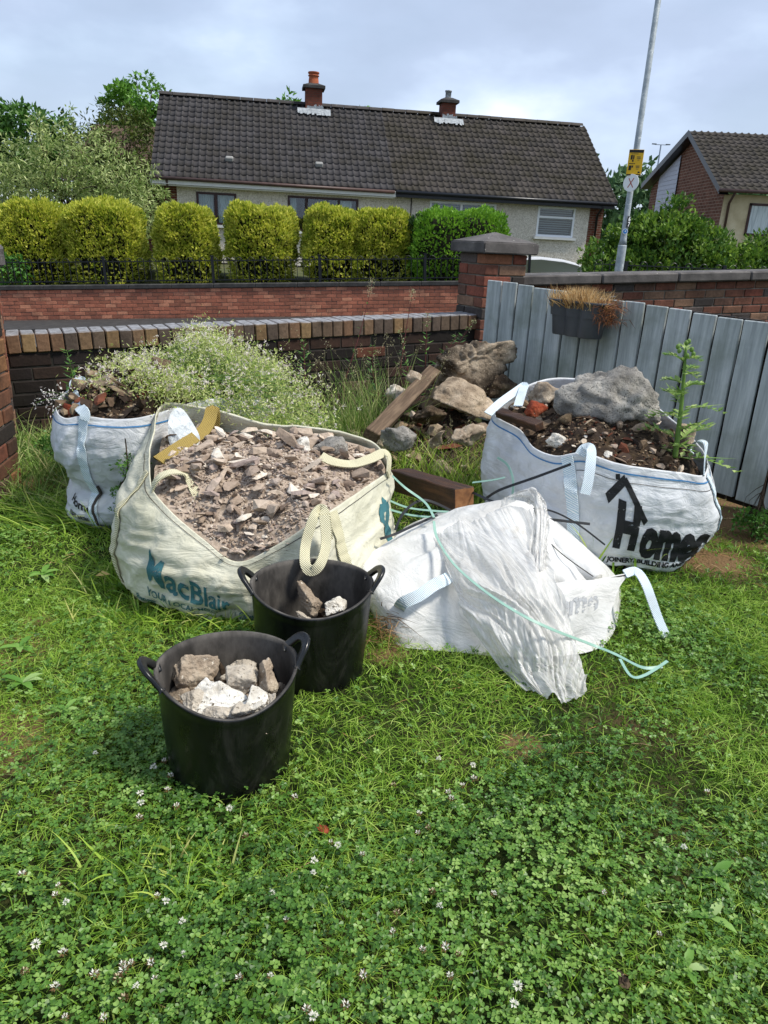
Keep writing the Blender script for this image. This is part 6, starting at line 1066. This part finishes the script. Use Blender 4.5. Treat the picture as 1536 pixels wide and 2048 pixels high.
grass_clump('long_grass_clump', 'bluish long grass between timber block and rubble pile', (0.316,4.094,0.000), (.28,.22), 700, .18,.42,.006,M_grass,112,.32,.7,40)
grass_clump('long_grass_clump', 'grass tuft at the left foot of the printed bag', (0.510,3.731,0.000), (.14,.12), 260, .15,.34,.006,M_grass,113,.3,.7,16)
grass_clump('long_grass_clump', 'coarse grass blades in front of the printed lettering', (0.934,2.973,0.000), (.10,.04), 46, .12,.34,.010,M_grass,114,.35,.6)
grass_clump('long_grass_clump', 'long grass at the left foot of the white bag', (-1.779,3.772,0.000), (.22,.22), 620, .12,.34,.006,M_tall,115,.4,.9)
grass_clump('long_grass_clump', 'leaning grass fringe below the white bag', (-1.423,3.281,0.000), (.18,.10), 380, .10,.26,.005,M_grass,116,.4,1.0,lean=(-.6,-.2))
grass_clump('long_grass_clump', 'dark grass between the pier foot and the garden wall', (-2.188,4.361,0.000), (.2,.14), 320, .12,.30,.006,M_tall,117,.35,.8)
grass_clump('long_grass_clump', 'grass tuft at the left edge of the cream bag', (-1.042,2.629,0.000), (.07,.09), 150, .08,.18,.006,M_grass,118,.5,.9)
grass_clump('long_grass_clump', 'low grass along the front foot of the cream bag', (-0.686,2.317,0.000), (.2,.03), 220, .06,.13,.006,M_grass,119,.5,.9)
grass_clump('coarse_grass_tuft', 'bright coarse grass tuft in the clover below the near tub', (-0.377,1.229,0.000), (.05,.04), 70, .06,.13,.006,M_grass,120,.8,.8)
grass_clump('coarse_grass_tuft', 'coarse grass tuft left of the bright tuft in the clover', (-0.469,1.178,0.000), (.06,.04), 55, .06,.13,.006,M_grass,121,.7,.8)
p = (-1.121,3.050,0.264); tree('leafy_clump', 'small dense green plant growing against the white bag', (p[0],p[1],0), [((0,0,p[2]),(.075,.06,.12)),((.04,0,p[2]+.07),(.05,.05,.06)),((-.02,0,p[2]-.14),(.06,.05,.12))], 46, 22, .035, .016, .009, M_weed, 130, .006, cat='weed')
p = (-1.967,3.900,0.051); tree('leafy_clump', 'dark low weed in the grass beside the white bag', (p[0]+.25,p[1],0), [((0,0,.14),(.2,.2,.12))], 46, 22, .05, .026, .014, M_weed, 131, .006, cat='weed')
p = (1.833,3.435,0.000); tree('leafy_clump', 'small dark weed at the foot of the gate', (p[0],p[1],0), [((0,0,.07),(.09,.08,.07))], 26, 18, .04, .028, .016, M_weed, 132, .006, cat='weed')
# thistle in the printed bag
tb_ = np.array((1.251,3.120,0.473)); te = np.array((1.236,3.180,0.936)); th_ = thing('thistle', 'tall spiny thistle growing out of the printed bag', 'weed', tuple(tb_)); C = spline([np.zeros(3),(te-tb_)*.5+[.005,0,0],te-tb_],30); V,F = tube_vf(C,np.linspace(.013,.005,30),8); M_th = leafmat('thistle_leaf',['#4f7030','#6a8c42','#8ca858','#b0c07c'],.5,.3); M_ths = leafmat('thistle_stem',['#6a8a3c','#86a150'],.5,.2); obj('stem', fmesh('thistle_stem',V,F,M_ths,True), th_); rng = np.random.default_rng(140)
def lobed(b, d, L, w, name='leaf'):
    b = np.array(b); d = unit(np.array(d,float)); s = unit(np.cross(d,[0,0,1.])); P=[];D=[];N_=[];LL=[];WW=[]
    for q in np.linspace(.1,1,8):
        c = b+d*L*q+np.array([0,0,-.35*L*q*q])
        for sg in (-1,1): P.append(c); D.append(d*.6+s*sg+[0,0,rng.uniform(-.2,.5)]); N_.append([0,0,1]); LL.append(w*(1.1-.7*abs(q-.4))*rng.uniform(.7,1.2)); WW.append(w*.42)
    P.append(b); D.append(d+[0,0,-.12]); N_.append([0,0,1]); LL.append(L); WW.append(w*.35); return obj(name, leaf_mesh('thistle_leaf',P,D,N_,np.array(LL),np.array(WW),M_th,rng,.2), th_)
for i in range(18):
    q = .02+.93*i/17; c = C[int(q*29)]; az = i*2.3; L = (.15*(1-q)**.7+.055)*(1.3 if q < .12 else 1)*rng.uniform(.7,1.2); lobed(c, (math.cos(az),math.sin(az)*.9,rng.uniform(.3,.8) if q > .1 else .15), L, .05*(1-.5*q)+.010)
for i in range(7): c = C[-1]+rng.normal(size=3)*[.03,.02,.015]+[0,0,-.015*(i>3)]; bm = bmesh.new(); bmesh.ops.create_icosphere(bm,subdivisions=2,radius=.009); me = bpy.data.meshes.new('bud'); bm.to_mesh(me); bm.free(); me.materials.append(M_ths); obj('flower_bud', me, th_, tuple(c), (0,0,0), (1,1,1.3))
# ================================================================ broad-leaved rosettes, flowers and bits in the lawn
M_dand = leafmat('dandelion_leaf', ['#4c7a2c','#6a963c','#86ab56','#a0b878'], .5, .3)
for i,(p,L,n,lb) in enumerate([((-1.318,2.602,0.020),.09,6,'pale broad-leaved rosette left of the cream bag'),((-1.150,2.069,0.020),.08,7,'dandelion rosette at the left lawn edge'),((-1.050,1.876,0.020),.08,6,'dandelion rosette below another at the left edge'),((-0.872,1.752,0.020),.06,5,'small rosette left of the near tub'),((0.759,1.263,0.020),.085,4,'pale upright leaf rosette at the right of the clover'),((0.711,1.158,0.020),.07,4,'ragged leaf rosette below the pale one at right'),((0.616,1.038,0.020),.06,4,'crinkled leaf pair in the clover at bottom right'),((-0.277,0.970,0.020),.07,4,'upright dock leaves in the clover at bottom left'),((-0.121,0.964,0.020),.075,5,'yellow-green plantain leaves at the bottom middle')]):
    rng = np.random.default_rng(300+i); t = thing('leaf_rosette', lb, 'weed', p); az = np.arange(n)*2.4+rng.random(); D = np.stack([np.cos(az),np.sin(az),rng.uniform(.15,.7,n)],1)
    for k in range(n):
        m = 9; q = np.linspace(0,1,m); w = .27*L*np.sin(np.clip(q*.92+.06,0,1)*math.pi)**.8*(1+.18*np.sin(q*26)); d = unit(D[k]); s = unit(np.cross(d,[0,0,1.])); c = np.outer(q*L*rng.uniform(.55,.95),d)+np.outer(-q*q*.3*L,[0,0,1]); nn = np.cross(s,d); V = np.concatenate([c-np.outer(w*.5,s)+np.outer(w*.15,nn),c,c+np.outer(w*.5,s)+np.outer(w*.15,nn)]); F = np.array([[i_,i_+1,m+i_+1,m+i_] for i_ in range(m-1)]+[[m+i_,m+i_+1,2*m+i_+1,2*m+i_] for i_ in range(m-1)]); obj('leaf', fmesh('rosette_leaf',V,F,M_dand,True,np.full(len(F),rng.random())), t)
FL = [(191,1506),(281,1586),(282,1606),(278,1636),(352,1612),(328,1522),(307,1534),(341,1551),(335,1580),(590,1594),(459,1617),(661,1685),(676,1690),(725,1709),(629,1722),(627,1745),(491,1672),(44,1749),(116,1771),(111,1790),(132,1804),(315,1791),(332,1802),(365,1842),(327,1890),(366,1908),(573,1839),(544,1786),(71,1888),(127,1905),(49,1942),(188,1950),(246,1929),(262,1927),(248,1941),(235,1955),(302,1926),(111,1973),(272,1972),(310,1959),(247,1997),(129,2036),(207,2036),(540,1951),(478,1956),(726,1951),(613,2020),(627,2032),(692,2011),(877,1517),(946,1530),(924,1571),(948,1558),(787,1570),(897,1585),(903,1597),(838,1627),(856,1655),(836,1666),(821,1724),(1414,1584),(1368,1694),(1208,1786),(879,1811),(864,1784),(988,1787),(793,1826),(785,1864),(845,1900),(891,1895),(915,1908),(899,1952),(1035,1972),(1029,2007),(1319,1869)]
FXY = [(-0.705,1.546,0.045),(-0.546,1.411,0.045),(-0.534,1.379,0.045),(-0.523,1.332,0.045),(-0.451,1.374,0.045),(-0.525,1.528,0.045),(-0.544,1.504,0.045),(-0.493,1.476,0.045),(-0.486,1.426,0.045),(-0.180,1.422,0.045),(-0.327,1.375,0.045),(-0.084,1.286,0.045),(-0.067,1.280,0.045),(-0.012,1.256,0.045),(-0.114,1.232,0.045),(-0.113,1.201,0.045),(-0.274,1.293,0.045),(-0.708,1.161,0.045),(-0.624,1.138,0.045),(-0.620,1.115,0.045),(-0.592,1.100,0.045),(-0.419,1.125,0.045),(-0.398,1.113,0.045),(-0.353,1.069,0.045),(-0.374,1.016,0.045),(-0.333,1.000,0.045),(-0.153,1.084,0.045),(-0.191,1.144,0.045),(-0.609,1.006,0.045),(-0.551,0.991,0.045),(-0.604,0.952,0.045),(-0.479,0.951,0.045),(-0.435,0.973,0.045),(-0.422,0.976,0.045),(-0.429,0.962,0.045),(-0.436,0.948,0.045),(-0.386,0.979,0.045),(-0.538,0.926,0.045),(-0.398,0.934,0.045),(-0.369,0.948,0.045),(-0.412,0.910,0.045),(-0.499,0.872,0.045),(-0.434,0.875,0.045),(-0.166,0.965,0.045),(-0.221,0.958,0.045),(0.002,0.974,0.045),(-0.093,0.905,0.045),(-0.080,0.895,0.045),(-0.026,0.916,0.045),(0.172,1.588,0.045),(0.259,1.568,0.045),(0.225,1.490,0.045),(0.257,1.515,0.045),(0.055,1.480,0.045),(0.189,1.463,0.045),(0.195,1.442,0.045),(0.115,1.387,0.045),(0.135,1.344,0.045),(0.111,1.326,0.045),(0.093,1.242,0.045),(0.838,1.508,0.045),(0.713,1.322,0.045),(0.496,1.184,0.045),(0.150,1.133,0.045),(0.136,1.166,0.045),(0.264,1.169,0.045),(0.063,1.111,0.045),(0.055,1.067,0.045),(0.112,1.031,0.045),(0.156,1.039,0.045),(0.178,1.026,0.045),(0.160,0.981,0.045),(0.282,0.968,0.045),(0.271,0.934,0.045),(0.580,1.090,0.045)]
def head_mesh(name, cols, brown, seed):
    rng = np.random.default_rng(seed); n = 34; D = rdir(rng,n); D[:,2] = np.abs(D[:,2])*1.1-.25; P = unit(D)*.0028; r = np.clip(D[:,2],0,1); rn = np.where(rng.random(n) < brown, 1., rng.random(n)*.6) if brown else rng.random(n)*.6
    rn = np.where((brown > 0) & (r < .35), .95, rn); return leaf_mesh(name,P,D,rdir(rng,n),rng.uniform(.006,.0095,n),.0034,leafmat(name+'_mat',cols,.6,.3),rng,.2,rn)
HM = [head_mesh('clover_fresh',['#d9d8c4','#efece0','#f4f0e8','#b7a98e','#8a6a52'],0,1),head_mesh('clover_half',['#ece9dc','#f7f5ec','#f0ecdc','#9c8558','#6b5230'],.12,2),head_mesh('clover_faded',['#c4b48c','#dccfae','#9c8656','#7a6238','#584526'],.35,3)]
m = MB(); m.tube([(0,0,-.05),(.001,0,-.02),(0,0,0)],[.0009,.0009,.0008],5); SM_ = m.mesh('clover_stem', M_stemg); rg = random.Random(4)
LBL = ['fresh white clover flower head standing in the lawn','clover flower head with white top and brown skirt in the lawn','faded brownish clover flower head in the lawn']
for i,(x,y,z) in enumerate(FXY):
    k = rg.choice((0,0,1,1,1,2)); q = FL[i]; wh = 'near the near tub' if (q[1] < 1640 and q[0] < 500) else 'at the bottom left' if (q[1] > 1860 and q[0] < 420) else 'in the right half' if q[0] > 1000 else 'below the near tub' if q[0] < 760 else 'right of the middle'
    t = thing('clover_flower', LBL[k]+' '+wh, 'flower', (x,y,z), (rg.uniform(-.2,.2),rg.uniform(-.2,.2),rg.uniform(0,6)), LBL[k]+' '+wh); s = rg.uniform(.7,1.05)
    obj('flower_head', HM[k], t, (0,0,0), (0,0,0), (s,s,s)); obj('stem', SM_, t)
rock('dried_clump', 'dark brown dried clump in the clover at bottom right', 'debris', (0.488,1.007,0.020), (.022,.055,.02), 400, 'dark', (.2,.1,.2), 4, 14, .12); rock('withered_leaf', 'dark red-brown withered scrap in the clover below the tubs', 'debris', (-0.107,1.351,0.020), (.03,.03,.012), 401, 'red', (.2,.1,.2), 3, 14, .2)
# dead roots beside the farther tub
rng = np.random.default_rng(410); n = 130; rt = tag(obj('dry_root_tangle', blade_mesh('roots', leafmat('dry_root',['#4a3420','#6b4e30','#8a6a44','#a58660'],.9,.1), np.tile((0.023,2.235,0.050),(n,1))+rng.normal(size=(n,3))*[.025,.02,.03], rdir(rng,n)+[0,-.2,.2], rng.uniform(.03,.09,n), .003, rng, .8), None), 'tangle of dry brown roots between farther tub and slumped bag', 'plant debris', None, 'stuff')

# ================================================================ lawn
gx = np.linspace(-3.4,3.6,150); gy = np.linspace(-.6,7.6,170); XX,YY = np.meshgrid(gx,gy); Q = np.stack([XX,YY,XX*0],-1); ZZ = .012*fbm(Q,1.3,3,5)-.006
fr = np.where(XX < .75, 4.71+(XX+2.43)*.498, 6.4+(XX-.75)*.25)+.15; keep = (YY < fr)
ml = Mat('lawn_soil'); co = ml.coord('pos'); a_ = ml.noise(co,1.7,7,.65); col = ml.ramp(ml.noise(co,24,6,.7),[(.3,H('#1c2410')),(.55,H('#2f3d1a')),(.75,H('#4a4a2a'))]); col = ml.mix(ml.ramp(a_,[(.5,(0,0,0,1)),(.68,(.9,.9,.9,1))]), col, H('#5a4a34'))
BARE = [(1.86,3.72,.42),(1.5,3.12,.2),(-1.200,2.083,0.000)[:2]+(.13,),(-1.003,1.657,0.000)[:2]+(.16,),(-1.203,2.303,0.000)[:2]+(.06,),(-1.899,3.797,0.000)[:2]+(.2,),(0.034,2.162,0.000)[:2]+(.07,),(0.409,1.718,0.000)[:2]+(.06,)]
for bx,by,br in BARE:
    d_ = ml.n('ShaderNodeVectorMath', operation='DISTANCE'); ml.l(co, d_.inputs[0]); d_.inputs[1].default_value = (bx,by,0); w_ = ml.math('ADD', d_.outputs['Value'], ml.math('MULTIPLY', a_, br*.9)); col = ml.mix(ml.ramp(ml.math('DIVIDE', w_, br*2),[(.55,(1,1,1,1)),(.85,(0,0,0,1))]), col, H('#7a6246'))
if True:
    pass
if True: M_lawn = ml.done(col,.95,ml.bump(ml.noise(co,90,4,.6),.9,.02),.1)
Fq = grid_faces(len(gy),len(gx)); kk = keep.reshape(-1); Fq = Fq[kk[Fq].all(1)]
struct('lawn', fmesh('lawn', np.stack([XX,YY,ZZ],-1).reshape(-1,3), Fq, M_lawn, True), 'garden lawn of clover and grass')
def zl(x,y): return .012*fbm(np.stack([x,y,x*0],-1),1.3,3,5)-.006
def inpoly(x,y,poly):
    poly = np.array(poly)[:,:2]; r = np.zeros(len(x),bool); j = len(poly)-1
    for i in range(len(poly)):
        xi,yi = poly[i]; xj,yj = poly[j]; c = ((yi > y) != (yj > y)) & (x < (xj-xi)*(y-yi)/(yj-yi+1e-9)+xi); r ^= c; j = i
    return r
POLYS = [baseB,baseC,scale_ring(rimA,cA,.86,0),bnd]
def field(n, rng, y0, y1, pw=1.):
    y = y0+(y1-y0)*rng.random(n)**pw; hw = .62+.52*y; x = .06*y*0+(rng.random(n)*2-1)*hw+.02*y; w = 4.71+(x+2.43)*.498; ok = (y < w-.03)
    ok &= (x-.671)*.82+(y-5.576)*.573 < -.02+.35*(y < 4.3)                        # this side of the gate
    for c in ((-.372,1.592,.153),(-.212,2.070,.168)): ok &= (x-c[0])**2+(y-c[1])**2 > c[2]**2
    for p in POLYS: ok &= ~inpoly(x,y,p)
    x,y = x[ok],y[ok]; return x,y,zl(x,y)
rng = np.random.default_rng(900)
# area weighting: keep density per square metre roughly even by sampling with the wedge width
def wedge(n, y0, y1, dens_fn):
    x,y,z = field(n,rng,y0,y1); p = (.62+.52*y)/(.62+.52*y1)*dens_fn(x,y); k = rng.random(len(x)) < p; return x[k],y[k],z[k]
pn = lambda x,y,s,seed: fbm(np.stack([x,y,x*0],-1),s,3,seed)
# ---- clover
cl = lambda x,y: np.where(np.hypot(x-1.86,y-3.72) < .5,.02,1)*np.clip(.60+.75*pn(x,y,1.9,31)-np.clip((y-1.2)*.95,-.3,.74),.03,1)
x,y,z = wedge(120000,.8,3.4,cl); n = len(x); h = .018+.026*rng.random(n)+.012*pn(x,y,3,40); az = rng.uniform(0,6.283,n); sz = rng.uniform(.005,.0102,n); tl = rng.normal(size=(n,2))*.28
up = unit(np.stack([tl[:,0],tl[:,1],np.ones(n)],1)); e1 = unit(np.cross(up,np.stack([np.cos(az),np.sin(az),np.zeros(n)],1))); e2 = np.cross(up,e1); base = np.stack([x,y,z+h],1); VV=[]; FF=[]; k0 = 0
shape = np.array([(0,0,0),(.52,.46,.10),(.95,.40,.04),(.90,0,-.05),(.95,-.40,.04),(.52,-.46,.10)])
for j in range(3):
    a = j*2.094; d = e1*math.cos(a)+e2*math.sin(a); s = -e1*math.sin(a)+e2*math.cos(a); V = base[:,None]+(d[:,None]*shape[None,:,0:1]+s[:,None]*shape[None,:,1:2]+up[:,None]*(shape[None,:,2:3]+.0))*sz[:,None,None]*1.15; VV.append(V)
V = np.stack(VV,1).reshape(-1,3); b = (np.arange(n*3)*6)[:,None]; F = np.concatenate([b+np.array([[0,3,1]])*1, b+np.array([[1,3,2]]), b+np.array([[0,4,3]])*1, b+np.array([[0,5,4]])],1).reshape(-1,3); r = np.clip(.45+.25*pn(x,y,2.4,44)+rng.normal(size=n)*.27,0,1)
mc = Mat('clover_leaf'); col = mc.ramp(mc.rand(True),[(0,H('#3c6022')),(.35,H('#56802f')),(.65,H('#769a44')),(1,H('#94b25e'))]); M_clover = mc.done(col,.42,None,.4,.3)
c_ = struct('clover', fmesh('clover',V,F,M_clover,False,np.repeat(r,12)), 'dense white clover leaves carpeting the near lawn', kind='stuff', cat='clover')
# ---- grass
M_grass = leafmat('lawn_blade', ['#466a1e','#5d8426','#79a032','#93b642','#a8c454','#b4c468'], .5, .35)
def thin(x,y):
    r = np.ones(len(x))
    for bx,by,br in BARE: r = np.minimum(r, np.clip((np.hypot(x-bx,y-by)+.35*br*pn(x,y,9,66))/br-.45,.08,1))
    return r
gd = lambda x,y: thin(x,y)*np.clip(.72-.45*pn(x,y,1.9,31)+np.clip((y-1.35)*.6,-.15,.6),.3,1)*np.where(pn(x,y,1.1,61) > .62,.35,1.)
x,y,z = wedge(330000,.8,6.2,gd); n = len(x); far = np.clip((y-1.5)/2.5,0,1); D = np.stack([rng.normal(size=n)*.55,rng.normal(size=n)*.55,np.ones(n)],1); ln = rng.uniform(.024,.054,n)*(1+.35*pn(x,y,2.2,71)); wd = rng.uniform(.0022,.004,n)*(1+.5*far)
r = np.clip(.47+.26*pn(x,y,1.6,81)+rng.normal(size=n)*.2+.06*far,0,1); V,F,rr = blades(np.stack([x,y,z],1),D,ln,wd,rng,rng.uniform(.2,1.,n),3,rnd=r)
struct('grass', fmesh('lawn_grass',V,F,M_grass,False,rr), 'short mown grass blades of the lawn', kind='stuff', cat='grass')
x,y,z = wedge(76000,.8,2.8,lambda x,y: np.clip(.5+pn(x,y,3,33),.05,1)); n = len(x); D = np.stack([rng.normal(size=n)*.8,rng.normal(size=n)*.8,np.ones(n)],1); V,F,rr = blades(np.stack([x,y,z+.012],1),D,rng.uniform(.03,.068,n),rng.uniform(.0016,.0028,n),rng,rng.uniform(.4,1.3,n),4,rnd=np.clip(.6+rng.normal(size=n)*.2,0,1))
struct('grass', fmesh('long_lawn_grass',V,F,M_grass,False,rr), 'longer bright grass blades among the clover', kind='stuff', cat='grass')
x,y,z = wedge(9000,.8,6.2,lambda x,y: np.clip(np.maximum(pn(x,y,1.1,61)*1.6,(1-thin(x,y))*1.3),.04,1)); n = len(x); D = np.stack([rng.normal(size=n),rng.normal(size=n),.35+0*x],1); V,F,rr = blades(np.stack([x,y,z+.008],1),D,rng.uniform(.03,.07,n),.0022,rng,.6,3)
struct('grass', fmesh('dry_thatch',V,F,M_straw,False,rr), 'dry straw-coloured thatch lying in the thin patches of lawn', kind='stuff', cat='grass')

# ---- coarser tufts standing proud of the sward
tx,ty,tz = wedge(520,.85,4.6,lambda x,y: .16+0*x); n = len(tx); k = 34; ci = np.repeat(np.arange(n),k); sz = rng.uniform(.5,1.3,n)[ci]; o2 = rng.normal(size=(n*k,2))*.018*sz[:,None]; P = np.stack([tx[ci]+o2[:,0],ty[ci]+o2[:,1],tz[ci]],1); D = np.stack([o2[:,0]*26+rng.normal(size=n*k)*.3,o2[:,1]*26+rng.normal(size=n*k)*.3,np.ones(n*k)],1)
V,F,rr = blades(P,D,rng.uniform(.045,.095,n*k)*sz,rng.uniform(.0025,.0045,n*k),rng,rng.uniform(.3,1.,n*k),4,rnd=np.clip(rng.random(n)[ci]*.5+.35+rng.normal(size=n*k)*.12,0,1))
struct('grass', fmesh('grass_tufts',V,F,M_grass,False,rr), 'coarser grass tufts scattered through the lawn', kind='stuff', cat='grass')
